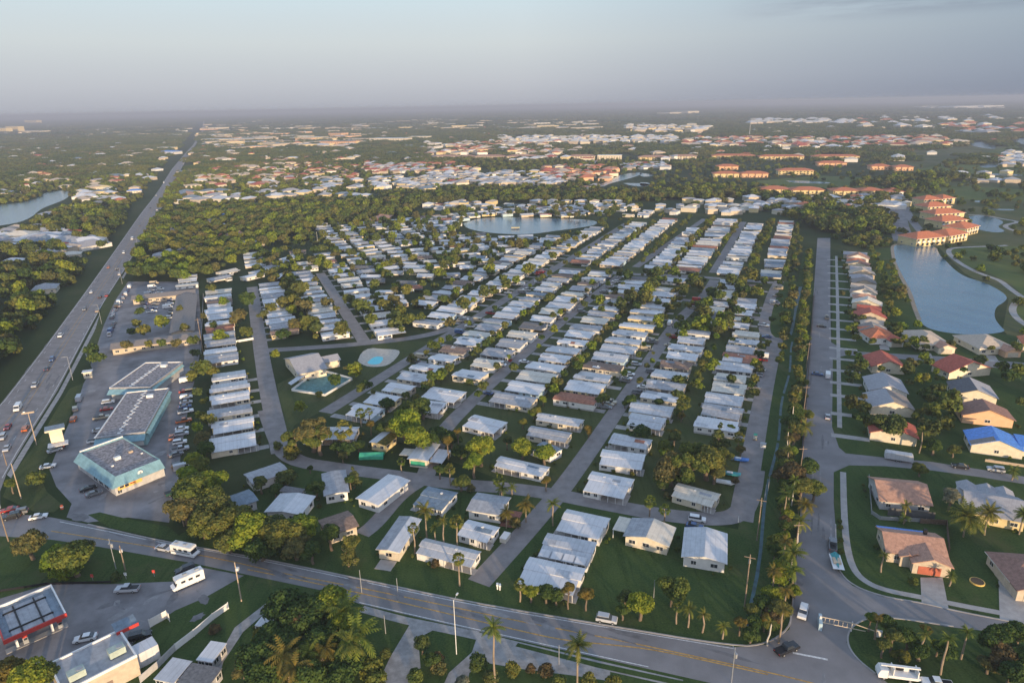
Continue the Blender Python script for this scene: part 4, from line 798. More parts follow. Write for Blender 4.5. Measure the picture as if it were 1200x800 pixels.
# houses around the first side road
t, _, L, W = house([(1063, 387), (1064, 404), (1103, 404), (1103, 388)], 'beige house with brown hip roof on the lake shore, left of the pair', 'tile_beige', 'wall_cream', 'hip'); cross_gable(t, L / 2 - 4, 8, -W / 2 - 4, 0, 2.8, .35, 'tile_terracotta', 'wall_cream'); drv(t, L / 2 - 4, 4.6, -W / 2 - 3.6)
t, _, L, W = house([(1130, 392), (1133, 410), (1170, 408), (1178, 392)], 'beige house with brown hip roof on the lake shore, right of the pair', 'tile_beige', 'wall_cream', 'hip'); cross_gable(t, L / 2 - 4, 8, -W / 2 - 4, 0, 2.8, .35, 'tile_terracotta', 'wall_peach'); drv(t, L / 2 - 4, 4.6, -W / 2 - 3.6)
t, _, L, W = house([(1009, 383), (1009, 397), (1045, 397), (1043, 382)], 'house with bright orange-red hip roof at the corner of the first side road', 'tile_orange', 'wall_white', 'hip'); cross_gable(t, L / 2 - 3.6, 7, -W / 2 - 4, 0, 2.8, .35, 'tile_red', 'wall_white'); drv(t, L / 2 - 3.6, 4.6, -W / 2 - 3.6)
cols = [('tile_beige', 'white stained'), ('tile_beige', 'beige'), ('tile_red', 'deep red'), ('tile_red', 'tomato red'), ('roof_cream', 'pale tan'), ('tile_terracotta', 'terracotta'), ('tile_beige', 'light sandy'), ('tile_beige', 'buff'), ('tile_taupe', 'dark taupe'), ('tile_grey', 'bluish grey'), ('tile_beige', 'cream striped'), ('tile_grey', 'silver grey'), ('tile_brown', 'brown'), ('tile_orange', 'orange'), ('tile_terracotta', 'dusty pink'), ('tile_grey', 'slate grey')]
for i, (cm, cn) in enumerate(cols):
    rn = random.Random(i + 3); u = 362 + i * 12.6 + rn.uniform(-1.2, 1.2)
    t, _, L, W = house(None, 'house with %s roof in the dense lake row, %s from the front' % (cn, ordw(i + 1)), cm, rn.choice(('wall_cream', 'wall_white', 'wall_tan')), ('gable_y', 'hip', 'gable_y', 'gable_x')[i % 4], loc=(G(u, 35.5 - i * .1 + rn.uniform(-1.3, 1.3)), VR + rn.uniform(-.1, .1), rn.uniform(12, 16), rn.uniform(8, 10.2)), pitch=rn.uniform(.28, .45), half=cm if i % 3 else 'tile_taupe')
for i, (x, y, cm, cn) in enumerate(((1238, 470, 'tile_terracotta', 'terracotta'), (1245, 440, 'tile_beige', 'beige'), (1216, 408, 'tile_orange', 'orange'))):
    house(None, '%s roofed house half outside the right edge of the view' % cn, cm, 'wall_cream', 'gable_y', loc=(S(x, y), VR, 15, 12))

# ------------------------------------------------------------------ commercial buildings on the left
def strip_store(px4, label, z, wallh, teal_left, name):
    c, rz, L, W = rect(px4, z); t = thing(name, label, 'store', c, rz)
    obj('wall', MB().box(-L / 2 + .6, L / 2 - .6, -W / 2 + .6, W / 2 - .6, 0, wallh, 'wall_grey'), t)
    ins = 2.4; r = MB().slab([(-L / 2 + ins, -W / 2 + ins, z - .8), (L / 2 - ins, -W / 2 + ins, z - .8), (L / 2 - ins, W / 2 - ins, z - .8), (-L / 2 + ins, W / 2 - ins, z - .8)], .3, 'gravel_roof'); R_ = obj('roof', r, t)
    return t, R_, L, W
BL = lambda *p: Z((80, 480), 6.67, p)
c, rz, L, W = rect(BL((85, 350), (275, 625), (715, 440), (505, 205)), 4.3)
t = thing('corner_store', 'corner store with teal mansard roof and flat gravel top at the lot entrance', 'store', c, rz)
obj('wall', MB().box(-L / 2 + 1, L / 2 - 1, -W / 2 + 1, W / 2 - 1, 0, 3.6, 'wall_grey'), t)
zt, zb, ins = 5.6, 3.1, 2.4; ms = MB()
lo = [(-L / 2, -W / 2), (L / 2, -W / 2), (L / 2, W / 2), (-L / 2, W / 2)]; hi = [(-L / 2 + ins, -W / 2 + ins), (L / 2 - 1.1, -W / 2 + ins), (L / 2 - 1.1, W / 2 - .9), (-L / 2 + ins, W / 2 - .9)]
lo = [(-L / 2, -W / 2), (L / 2 - .9, -W / 2), (L / 2 - .9, W / 2 - .7), (-L / 2, W / 2 - .7)]
for i in range(4):
    j = (i + 1) % 4; ms.face([(*lo[i], zb), (*lo[j], zb), (*hi[j], zt), (*hi[i], zt)], 'teal_metal'); ms.face([(*hi[i], zt), (*hi[j], zt), (*[k * .97 for k in hi[j]], zt - .5), (*[k * .97 for k in hi[i]], zt - .5)], 'teal_metal'); ms.face([(*lo[j], zb), (*lo[i], zb), (*[k * .9 for k in lo[i]], zb), (*[k * .9 for k in lo[j]], zb)], 'wall_grey')
obj('mansard', ms, t); rf = obj('roof', MB().slab([(*[k * .98 for k in p], zt - .45) for p in hi], .3, 'gravel_roof'), t)
obj('parapet_cap', MB().box(hi[3][0], hi[2][0], -.25, .25, 0, .35, 'trim_white'), t, (0, hi[3][1], zt))
for x, y, s_, m_ in ((-.5, -.5, .9, 'metal_white'), (4.2, .8, .6, 'wood_pale'), (-3.5, -4, .35, 'metal_white'), (6, -3, .3, 'metal_white')): obj('roof_unit', MB().box(-s_, s_, -s_ * .7, s_ * .7, 0, s_ * 1.1, m_), rf, (x, y, zt - .45))
sg = obj('sign_panel', MB().box(-3.6, 3.6, -.1, 0, 1.5, 2.9, 'sign_yellow'), t, (-L / 2 + 5.4, -W / 2 + .97, 0))
obj('sign_marks', MB().box(-3, -1.8, -.14, -.102, 2.0, 2.6, 'paint_navy').box(-1.5, -.4, -.14, -.102, 1.8, 2.6, 'paint_navy').box(0, 1.6, -.14, -.102, 2.1, 2.4, 'paint_red'), sg)
obj('round_emblem', MB().tube((0, -.1, 0), (0, .1, 0), .75, .75, 'trim_white', 20), t, (.5, -W / 2 + 1.1, 4.4)); obj('emblem_centre', MB().tube((0, -.16, 0), (0, -.11, 0), .3, .3, 'metal_grey', 14), t, (.5, -W / 2 + 1.1, 4.4))
for i in range(4): add_window(t, -L / 2 + 2.2 + 0 * i, -W / 2 + .97, 1.2, 0, 1.2, 1.4) if i == 0 else add_window(t, -L / 2 + .97, -W / 2 + 3 + i * 4, 1.4, -math.pi / 2, 2.6, 1.8)
for k, (px4, lab, zz) in enumerate(((Z((0, 400), 3.637, [(505, 220), (440, 405), (655, 380), (690, 200)]), 'long store block with pitted gravel roof in the middle of the store row', 5.2), (Z((0, 400), 3.637, [(615, 90), (470, 195), (650, 195), (770, 85)]), 'rear store block with gravel roof and white parapet next to the motel', 5.2))):
    c, rz, L, W = rect(px4, zz); t = thing('store_block', lab, 'store', c, rz)
    obj('wall', MB().box(-L / 2 + .2, L / 2 - .2, -W / 2 + .2, W / 2 - .2, 0, 4.6, 'wall_teal' if k == 0 else 'wall_grey'), t); R_ = obj('roof', MB().box(-L / 2, L / 2, -W / 2, W / 2, 4.61, 4.95, 'gravel_roof'), t)
    for a0, b0, a1, b1 in ((-L / 2, -W / 2, -L / 2 + .4, W / 2), (L / 2 - .4, -W / 2, L / 2, W / 2), (-L / 2 + .4, W / 2 - .4, L / 2 - .4, W / 2), (-L / 2 + .4, -W / 2, L / 2 - .4, -W / 2 + .4)): obj('parapet', MB().box(a0, a1, b0, b1, 4.952, 5.25, 'roof_grey' if a0 > -L / 2 and b0 < W / 2 - .5 else 'trim_white'), t)
    obj('side_awning', MB().slab([(L / 2 + .9, -W / 2 + 1, 3.6), (L / 2 + .9, W / 2 - 1, 3.6), (L / 2, W / 2 - 1, 4.3), (L / 2, -W / 2 + 1, 4.3)], .12, 'wall_teal'), t)
    aw = MB(); aw.slab([(-L / 2, -W / 2 - 2.6, 3.2), (L / 2, -W / 2 - 2.6, 3.2), (L / 2, -W / 2, 4.5), (-L / 2, -W / 2, 4.5)], .12, 'teal_metal'); obj('front_awning', aw, t)
    for i in range(22): obj('roof_patch', MB().box(-.55, .55, -.4, .4, 0, .1, 'trim_white'), R_, (-.8 + math.sin(i * 2.1) * .5, -W / 2 + 2 + i * (W - 4) / 21, 4.952), i)
    obj('roof_unit', MB().box(-1.2, 1.2, -.8, .8, 0, 1, 'metal_white'), R_, (L * .15, W * .32, 4.952)); obj('wall_panel', MB().box(-2, 2, -.08, 0, .2, 2.6, 'trim_white'), t, (L * .3, -W / 2 + .19, 0))
# motel: two arms and a long wing
def wing(px4, label, z=4.0, roof='roof_taupe_', **k):
    return house(None, label, 'tile_taupe', 'wall_tan', k.get('kind', 'gable_x'), loc=px4, pitch=.22, z=z, name='motel_wing', cat='motel', h=3.0, ov=1.0)
wing((G(364, -41, AL), VL, 40, 12), 'brown-roofed motel wing facing the sabal palms and the store')
wing((G(413, -30, AL), VL, 12, 80), 'long dark-roofed motel wing running away beside the power pole', kind='gable_y')
wing((G(462, -43, AL), VL, 36, 12), 'rear motel wing across the end of the motel courtyard')
# gas station
c, rz, L, W = rect(Z((0, 670), 6.156, [(-130, 300), (90, 475), (525, 285), (330, 110)]), 5.0)
t = thing('gas_station_canopy', 'petrol station canopy with red fascia and pale framed roof panels', 'canopy', c, rz)
obj('fascia', MB().box(-L / 2, L / 2, -W / 2, -W / 2 + .3, 4.3, 5.3, 'red_band').box(-L / 2, -L / 2 + .3, -W / 2 + .302, W / 2 - .302, 4.3, 5.3, 'red_band').box(-L / 2, L / 2, W / 2 - .3, W / 2, 4.3, 5.3, 'trim_white').box(L / 2 - .3, L / 2, -W / 2 + .302, W / 2 - .302, 4.3, 5.3, 'trim_white'), t)
obj('roof', MB().box(-L / 2 + .302, L / 2 - .302, -W / 2 + .302, W / 2 - .302, 4.3, 4.6, 'roof_bluegrey'), t)
xs = [-L / 2 + 1.6, -L / 6 - .2, L / 6 - .2, L / 2 - 2.0]; ys = [-W / 2 + 1.1, -W / 2 + 3.3, W / 2 - 3.6, W / 2 - 1.6]
for i in range(3):
    for j in range(3): obj('roof_panel', MB().box(xs[i] + .18, xs[i + 1] - .18, ys[j] + .15, ys[j + 1] - .15, 4.61, 4.72, 'roof_grey'), t)
obj('roof_beam', MB().box(xs[0] - .1, xs[-1] + .1, ys[1] - .14, ys[1] + .14, 4.61, 5.0, 'black').box(xs[0] - .1, xs[-1] + .1, ys[2] - .14, ys[2] + .14, 4.61, 5.0, 'black'), t)
for x in xs[1:3]: obj('roof_beam', MB().box(x - .14, x + .14, ys[0], ys[-1], 4.61, 4.9, 'black'), t)
for x in (-L / 3.2, L / 4):
    for y in (-W / 4, W / 4): obj('column', MB().box(-.25, .25, -.25, .25, .15, 4.3, 'trim_white'), t, (x, y, 0))
for n, x in enumerate((-L / 3.2, L / 4)):
    q = thing('fuel_pump', 'red and grey fuel pump at the %s column row under the canopy' % ('left' if n == 0 else 'right'), 'fuel pump', (c[0] + math.cos(rz) * (x + 1.6) + math.sin(rz) * W / 4, c[1] + math.sin(rz) * (x + 1.6) - math.cos(rz) * W / 4), rz)
    obj('pump_body', MB().box(-.5, .5, -.35, .35, .15, 1.7, 'metal_grey').box(-.5, .5, -.36, .36, 1.702, 2.2, 'red_band'), q); obj('display', MB().box(-.3, .3, -.4, -.37, 1.1, 1.6, 'glass_window'), q)
o = obj('pump_island', MB().box(-L / 2, L / 2, -W / 4 - .9, -W / 4 + .9, .036, .14, 'concrete').box(-L / 2, L / 2, W / 4 - .9, W / 4 + .9, .036, .14, 'concrete'), None, (c[0], c[1], 0), rz); o['kind'] = 'structure'
c, rz, L, W = rect(Z((0, 670), 6.156, [(360, 655), (330, 800), (860, 700), (850, 455)]), 5)
c, rz, L, W = rect([(60, 777), (70, 812), (165, 766), (136, 738)], 5)
t = thing('shop_building', 'flat grey-roofed shop with two green rooftop air units in the near left corner', 'shop', c, rz)
obj('wall', MB().box(-L / 2, L / 2, -W / 2, W / 2, 0, 4.6, 'wall_tan'), t); R_ = obj('roof', MB().box(-L / 2 + .3, L / 2 - .3, -W / 2 + .3, W / 2 - .3, 4.602, 4.75, 'membrane'), t)
for a0, a1, b0, b1 in ((-L / 2 - .05, L / 2 + .05, W / 2 - .3, W / 2 + .05), (-L / 2 - .05, L / 2 + .05, -W / 2 - .05, -W / 2 + .3), (-L / 2 - .05, -L / 2 + .3, -W / 2 + .302, W / 2 - .302), (L / 2 - .3, L / 2 + .05, -W / 2 + .302, W / 2 - .302)): obj('parapet', MB().box(a0, a1, b0, b1, 4.55, 5.15, 'trim_white'), t)
for x, y in ((-3.5, -2.6), (4, -1.8)):
    q = obj('air_unit', MB().box(-1.5, 1.5, -1.0, 1.0, .25, 1.7, 'ac_green'), R_, (x, y, 4.75)); obj('fan', MB().tube((0, 0, 1.7), (0, 0, 1.8), .6, .6, 'metal_grey', 12), R_, (x + .6, y, 4.75)); 
obj('dark_canopy', MB().slab([(-2, -1.5, 3.2), (2.4, -1.5, 3.2), (2.4, 1.8, 3.6), (-2, 1.8, 3.6)], .2, 'roof_bluegrey').box(-2, 2.4, -1.7, -1.5, 2.6, 3.4, 'red_band'), t, (L / 2 + 1, W / 2 + .5, 2))
obj('lean_to', MB().box(L / 2 + .02, L / 2 + 4.5, -3.5, 0, 0, 3.6, 'roof_white'), t); obj('door', MB().box(-.6, .6, -.06, 0, .1, 2.3, 'roof_brown'), t, (1, -W / 2, 0))
for px4, lab, rm in ((Z((200, 560), 3.3333, [(160, 635), (95, 705), (160, 715), (222, 645)]), 'small white sheet-metal carport roof below the white fence', 'roof_white'), (Z((200, 560), 3.3333, [(0, 700), (-60, 780), (10, 800), (85, 712)]), 'pale grey flat-roofed shed beside the carport', 'roof_aluminium'), (Z((200, 560), 3.3333, [(85, 715), (20, 800), (150, 810), (195, 745)]), 'dark grey shed roof at the end of the dirt drive', 'roof_shingle'), (Z((200, 560), 3.3333, [(345, 540), (338, 572), (385, 585), (402, 550)]), 'small white utility shed beside the drive in the trees', 'roof_white')):
    house(px4, lab, rm, 'wall_grey', 'flat', z=2.7, h=2.4, name='shed', cat='shed', ov=.2)
# club house, court and pool of the park
t, _, L, W = house([(338, 419), (342, 440), (377, 433), (372, 412)], 'cream park clubhouse with grey pitched roof near the turquoise pool', 'tile_grey', 'wall_cream', 'gable_x', pitch=.3, z=3.6, h=3.4, name='clubhouse', cat='clubhouse')
obj('hall_wing', MB().box(L / 2, L / 2 + 8, -3.5, 4.5, 0, 3.3, 'wall_cream').slab([(L / 2 - 1, -4, 3.4), (L / 2 + 8.6, -4, 3.4), (L / 2 + 8.6, 0.4, 5), (L / 2 - 1, 0.4, 5)], .2, 'tile_grey').slab([(L / 2 - 1, .4, 5.0), (L / 2 + 8.6, .4, 5.0), (L / 2 + 8.6, 5, 3.4), (L / 2 - 1, 5, 3.4)], .2, 'roof_shingle'), t)
c = S(376, 455); t = thing('shuffleboard_court', 'blue-green shuffleboard court inside a low white wall beside the clubhouse', 'sports court', c, VL)
cp = [Vector(S(x, y)) - Vector(c) for x, y in ((342, 458), (362, 443), (381, 436), (413, 445), (381, 464))]; rv = [(v.x * math.cos(-VL) - v.y * math.sin(-VL), v.x * math.sin(-VL) + v.y * math.cos(-VL)) for v in cp]
obj('surface', MB().face([(*p, .07) for p in rv], 'court_green'), t)
for i in range(5):
    a, b = Vector(rv[i]), Vector(rv[(i + 1) % 5]); d = (b - a); obj('low_wall', MB().box(0, d.length, -.12, .12, 0, 1.0, 'trim_white'), t, (a.x, a.y, 0), math.atan2(d.y, d.x))
obj('shade_roof', MB().slab([(rv[0][0], rv[0][1], 2.7), (rv[1][0] + 1, rv[1][1], 2.7), (rv[1][0] - .3, rv[1][1] + 2.6, 2.9), (rv[0][0] - 1, rv[0][1] + 2.4, 2.9)], .12, 'roof_aluminium'), t)
dk = Z((400, 380), 3.637, [(70, 155), (85, 120), (120, 100), (180, 105), (245, 108), (250, 125), (215, 165), (180, 180), (120, 182), (85, 170)]); mat('deck', (.50, .45, .38), .85, coord='World', scale=.8, dirt=.2); area('pool_deck', smooth(dk + [dk[0]], 1)[:-1], .07, 'deck')
pl = Z((400, 380), 3.637, [(110, 162), (140, 137), (183, 138), (170, 165), (150, 172), (118, 170)]); c = S(440, 422)
o = area('swimming_pool', smooth(pl + [pl[0]], 2)[:-1], .085, 'pool_water')

# far individual buildings: (px x0, x1, base y, height m, depth m, roof, wall, label)
FB = [(834, 885, 187, 9, 16, 'tile_orange', 'wall_yellow', 'long orange-roofed apartment block, left of three in the far row'), (889, 942, 188, 9, 16, 'tile_orange', 'wall_yellow', 'long orange-roofed apartment block, middle of three in the far row'), (952, 1007, 188, 9, 16, 'tile_orange', 'wall_yellow', 'long orange-roofed apartment block, right of three in the far row'),
 (840, 865, 199, 7, 14, 'tile_orange', 'wall_peach', 'small orange-roofed block behind the fan-shaped apartments'), (836, 866, 208, 7, 14, 'tile_orange', 'wall_yellow', 'left half of the low orange apartments beyond the tree belt'), (868, 900, 208, 7, 14, 'tile_orange', 'wall_peach', 'right half of the low orange apartments beyond the tree belt'), (912, 953, 205, 8, 15, 'tile_orange', 'wall_yellow', 'tan and orange apartments between the two long rows'),
 (958, 992, 195, 7, 14, 'tile_orange', 'wall_peach', 'orange-roofed block just below the right long apartments'), (891, 925, 229, 9, 16, 'tile_orange', 'wall_yellow', 'left wing of yellow apartments above the park trees'), (927, 965, 230, 9, 16, 'tile_orange', 'wall_yellow', 'right wing of yellow apartments above the park trees'),
 (976, 1006, 231, 9, 16, 'tile_orange', 'wall_yellow', 'left wing of the apartments beside the access road'), (1008, 1036, 231, 9, 16, 'tile_orange', 'wall_yellow', 'middle wing of the apartments beside the access road'), (1038, 1058, 232, 9, 16, 'tile_orange', 'wall_white', 'white-fronted right wing of the apartments beside the access road'),
 (1020, 1044, 199, 7, 14, 'tile_orange', 'wall_peach', 'orange-roofed house group at the golf course, left one'), (1048, 1070, 200, 7, 14, 'tile_orange', 'wall_peach', 'orange-roofed house group at the golf course, right one'),
 (508, 535, 187, 8, 18, 'tile_terracotta', 'wall_cream', 'pale apartment slab left of the far tree line'), (541, 554, 187, 8, 16, 'tile_terracotta', 'wall_tan', 'small tan slab in the far apartment row'), (556, 590, 187, 8, 16, 'tile_terracotta', 'wall_tan', 'tan slab in the far apartment row, left of centre'), (593, 630, 187, 8, 16, 'tile_terracotta', 'wall_cream', 'cream slab in the far apartment row'),
 (665, 697, 187, 8, 16, 'tile_terracotta', 'wall_cream', 'tan far slab left of the gap above the small lake'), (700, 728, 187, 8, 16, 'roof_white', 'wall_cream', 'white-topped far slab above the small lake'), (748, 782, 188, 8, 16, 'tile_terracotta', 'wall_yellow', 'yellow far slab right of the small lake'), (784, 816, 187, 8, 16, 'tile_terracotta', 'wall_cream', 'last cream far slab before the orange rows'),
 (-10, 8, 156, 30, 40, 'roof_cream', 'wall_yellow', 'tall yellowish tower at the far left edge'), (8, 22, 155, 36, 40, 'roof_cream', 'wall_yellow', 'tallest sunlit tower on the far left'), (29, 43, 145, 40, 60, 'roof_cream', 'wall_yellow', 'lone square tower on the left horizon'), (23, 50, 156, 12, 50, 'roof_cream', 'wall_cream', 'low pale block at the foot of the left towers'),
 (375, 410, 170, 10, 40, 'roof_rust', 'wall_peach', 'rust-red fronted warehouse in the far town'), (345, 374, 164, 9, 60, 'roof_cream', 'wall_yellow', 'wide yellow warehouse in the far town'), (385, 400, 160, 13, 50, 'roof_brown', 'wall_peach', 'brown block behind the rust-red warehouse'), (433, 475, 166, 10, 50, 'roof_white', 'wall_cream', 'broad white department store in the far town'), (476, 500, 163, 8, 40, 'roof_cream', 'wall_cream', 'cream annex right of the white department store'), (240, 262, 160, 8, 60, 'roof_cream', 'wall_yellow', 'tan plaza beside the vanishing highway'), (236, 275, 166, 8, 50, 'roof_white', 'wall_yellow', 'long white-roofed plaza beside the highway'), (276, 310, 165, 8, 50, 'roof_cream', 'wall_tan', 'tan plaza right of the highway plaza'), (770, 785, 135, 20, 150, 'roof_cream', 'wall_cream', 'left part of the pale resort near the horizon'), (786, 806, 134, 26, 150, 'roof_white', 'wall_cream', 'right part of the pale resort near the horizon'),
 (186, 205, 181, 7, 30, 'tarp_blue', 'wall_white', 'blue-roofed building in the woods left of the highway'), (182, 200, 176, 7, 30, 'roof_cream', 'wall_yellow', 'tan building behind the blue-roofed one'),
 (435, 452, 262, 6, 14, 'tile_terracotta', 'wall_peach', 'peach-fronted hall at the far end of the park'), (480, 482, 0, 0, 0, '', '', '')]
for (x0, x1, yb, hh, dep, rm, wm_, lab) in FB:
    if hh == 0: continue
    if 'tile' in rm: hh *= .8; dep *= 1.5
    a, b = Vector(S(x0, yb - (x1 - x0) * 0)), Vector(S(x1, yb)); d = b - a; rz = math.atan2(d.y, d.x); L = d.length; n = Vector((-d.y, d.x)).normalized(); c = (a + b) / 2 + n * dep / 2
    flat = rm in ('roof_cream', 'roof_white', 'roof_rust', 'roof_brown')
    t = thing('tower_block' if hh >= 20 else 'apartment_block', lab, 'building', (c.x, c.y), rz)
    wl = MB().box(-L / 2, L / 2, -dep / 2, dep / 2, 0, hh, wm_)
    if not flat:                                        # projecting bays and balconies
        k = max(3, int(L / 9))
        for i in range(k): wl.box(-L / 2 + (i + .15) * L / k, -L / 2 + (i + .55) * L / k, -dep / 2 - 1.5, -dep / 2 - .002, 0, hh - .3, wm_)
    obj('wall', wl, t)
    if flat: obj('roof', MB().box(-L / 2 - .3, L / 2 + .3, -dep / 2 - .3, dep / 2 + .3, hh + .002, hh + .8, rm), t)
    else:
        zz = hh; o = 2.0; r = 3.2; A = [(-L / 2 - o, -dep / 2 - o, zz), (L / 2 + o, -dep / 2 - o, zz), (L / 2 + o, dep / 2 + o, zz), (-L / 2 - o, dep / 2 + o, zz)]; k = dep / 2
        P0, P1 = (-L / 2 + k, 0, zz + r), (L / 2 - k, 0, zz + r); g = MB()
        for f in ((A[0], A[1], P1, P0), (A[1], A[2], P1), (A[2], A[3], P0, P1), (A[3], A[0], P0)): g.face(f, rm)
        g.face([(x, y, z - .01) for x, y, z in A][::-1], 'trim_white'); obj('roof', g, t)
    st = max(1, int(hh / 3)); n_ = min(14, max(3, int(L / 5)))
    if L < 400:
        for s_ in range(st):
            for i in range(n_):
                x = -L / 2 + (i + .5) * L / n_; obj('window', MB().box(-.9, .9, -1.6, -.02, .9, 2.3, 'glass_window'), t, (x, -dep / 2, s_ * 3))
# the orange-roofed condominium cluster by the lake
CND = [((1062, 270), (1064, 281), (1098, 279), (1100, 266), 8), ((1098, 266), (1100, 279), (1120, 275), (1125, 262), 8), ((1116, 259), (1120, 270), (1137, 266), (1133, 255), 8), ((1092, 251), (1095, 261), (1128, 259), (1122, 248), 8), ((1085, 243), (1088, 252), (1126, 251), (1120, 240), 8), ((1078, 235), (1080, 244), (1110, 243), (1106, 233), 8), ((1074, 227), (1077, 236), (1098, 235), (1100, 226), 8), ((1095, 226), (1098, 234), (1113, 233), (1112, 225), 8)]
CN = ['at the lake edge, widest and nearest', 'at the lake edge, second from left', 'at the lake edge, right end', 'second row behind the lakefront one', 'third row back from the lake', 'fourth row back from the lake', 'rear row, left one', 'rear row, right one']
for q, nm in zip(CND, CN):
    c, rz, L, W = rect(q[:4], q[4]); W = min(max(W, 12), 20); hh = 7.5
    t, _, L, W = house(None, 'orange-roofed yellow condominium ' + nm, 'tile_orange', 'wall_yellow', 'hip', h=6.0, loc=(c, rz, L, W), ov=1.0, name='condominium', cat='condominium')
    for i in range(max(3, int(L / 5))): obj('balcony', MB().box(-1.2, 1.2, -1.2, 0, 3.2, 4.3, 'trim_white').box(-1.1, 1.1, -.1, 0, 4.4, 6.2, 'glass_window').box(-1.1, 1.1, -.1, 0, .4, 2.6, 'glass_window'), t, (-L / 2 + 2.5 + i * 4.8, -W / 2 + .98, 0))

# far roofs nobody could count
fr = MB(); rn = random.Random(3); ROOFXY = []
def cluster(x0, x1, y0, y1, n, roofs, walls, sz=(10, 18), h=(3, 5), hip=True):
    for _ in range(n):
        px, py = rn.uniform(x0, x1), rn.uniform(y0, y1); x, y = S(px, py)
        if any(inpoly([x], [y], p)[0] for p in WW) or dist_line(np.array([x]), np.array([y]), HWC)[0] < 24: continue
        if n > 400 and 815 < px < 1130 and py > 176: continue
        if any(inpoly([px], [py - k_], p)[0] for p in WATERS for k_ in (0, 3, 6)): continue
        ROOFXY.append((x, y)); L, W = rn.uniform(*sz), rn.uniform(*sz) * .7; hh = rn.uniform(*h); rz = rn.choice((VR, UR, VL)) + rn.gauss(0, .15); rm = rn.choice(roofs); b = MB().box(-L / 2, L / 2, -W / 2, W / 2, 0, hh, rn.choice(walls))
        k = W / 2; o = .5; A = [(-L / 2 - o, -W / 2 - o, hh), (L / 2 + o, -W / 2 - o, hh), (L / 2 + o, W / 2 + o, hh), (-L / 2 - o, W / 2 + o, hh)]; r = k * .35 if hip else .4
        k = min(k, L / 2 - .5); P0, P1 = (-L / 2 + k, 0, hh + r), (L / 2 - k, 0, hh + r)
        for f in ((A[0], A[1], P1, P0), (A[1], A[2], P1), (A[2], A[3], P0, P1), (A[3], A[0], P0)): b.face(f, rm)
        put([b], fr, (x, y), rz)
Wt = ['roof_white', 'roof_white', 'roof_aluminium', 'roof_cream']; Or = ['tile_orange', 'tile_terracotta', 'tile_red', 'tile_beige']; Tn = ['roof_cream', 'tile_beige', 'wall_tan', 'roof_white']; Ww = ['wall_white', 'wall_cream', 'wall_yellow', 'wall_tan', 'wall_tan']
Wt = Wt + ['roof_grey', 'tile_grey', 'roof_bluegrey', 'tile_beige']
cluster(505, 660, 202, 218, 150, Wt, Ww, (12, 20)); cluster(437, 505, 208, 223, 60, Wt + ['roof_bluegrey'], Ww, (12, 20)); cluster(330, 430, 208, 232, 24, Wt, Ww, (14, 26)); cluster(215, 330, 226, 238, 12, Wt + ['roof_bluegrey'], Ww, (14, 30), (4, 6))
cluster(585, 792, 161, 169, 230, ['roof_white', 'roof_cream'], Ww, (16, 30), (5, 9)); cluster(732, 830, 148, 156, 90, ['roof_white', 'roof_cream', 'tile_beige'], Ww, (22, 45), (6, 12))
cluster(240, 420, 152, 175, 90, Tn, ['wall_yellow', 'wall_tan', 'wall_peach'], (35, 90), (5, 9), False); cluster(300, 420, 186, 212, 70, Or + Or + ['tile_brown'], Ww, (12, 22)); cluster(425, 560, 190, 204, 60, Or + ['roof_white'], Ww, (12, 22)); cluster(500, 660, 168, 182, 120, Or + Tn, Ww, (16, 30), (4, 8))
cluster(435, 500, 193, 203, 60, Or + Wt, Ww, (12, 22)); cluster(640, 720, 195, 212, 60, Or, ['wall_peach', 'wall_cream'], (12, 24)); cluster(725, 785, 192, 199, 30, Or + Wt, Ww, (12, 24))
cluster(800, 980, 163, 174, 110, Or + ['roof_white'], Ww, (18, 40), (5, 9)); cluster(985, 1120, 162, 174, 70, Or + ['roof_white'], Ww, (18, 40), (5, 9)); cluster(880, 1000, 141, 146, 70, ['roof_white', 'roof_cream'], Ww, (30, 70), (6, 12)); cluster(1000, 1200, 137, 152, 50, ['roof_white', 'roof_cream', 'tile_orange'], Ww, (30, 60), (6, 12))
cluster(1170, 1200, 180, 196, 30, Wt, Ww, (12, 20)); cluster(1130, 1200, 150, 158, 20, Wt + Or, Ww, (30, 60), (6, 9)); cluster(1120, 1190, 203, 215, 12, Wt, Ww, (12, 26))
cluster(0, 240, 145, 240, 110, Tn + Or + ['roof_bluegrey'], Ww, (12, 26)); cluster(0, 90, 252, 300, 36, Wt + Or + ['roof_bluegrey'], Ww, (12, 24)); cluster(95, 135, 222, 240, 22, Wt + Tn, Ww, (12, 22)); cluster(0, 100, 280, 288, 10, Wt, Ww, (20, 46)); cluster(100, 128, 284, 291, 5, Wt, Ww, (18, 30))
cluster(240, 700, 140, 152, 160, Tn + Wt, Ww, (40, 110), (5, 12), False); cluster(100, 240, 150, 160, 40, Tn + Wt, Ww, (30, 70), (5, 9), False); cluster(245, 330, 176, 225, 60, Or + Tn, Ww, (12, 24)); cluster(190, 300, 262, 300, 20, Wt + Or + ['roof_bluegrey'], Ww, (12, 20)); cluster(880, 1060, 232, 245, 60, Wt + ['tile_orange'], Ww, (10, 20))
cluster(500, 745, 238, 247, 36, Wt + ['tile_terracotta'], Ww, (9, 15)); cluster(770, 960, 236, 252, 50, Wt, Ww, (9, 16)); cluster(1070, 1195, 126, 128, 14, ['roof_white'], ['wall_white'], (100, 300), (10, 22), False)
cluster(0, 1200, 141, 190, 270, Tn + Or + Wt, Ww, (14, 34), (4, 7)); cluster(190, 700, 176, 236, 34, Or + Wt, Ww, (12, 22)); cluster(0, 180, 170, 260, 34, Wt + Or, Ww, (12, 24))
tag(obj('distant_rooftops', fr), 'scattered white, tan and orange rooftops of the far town and suburbs', 'rooftops', kind='stuff')

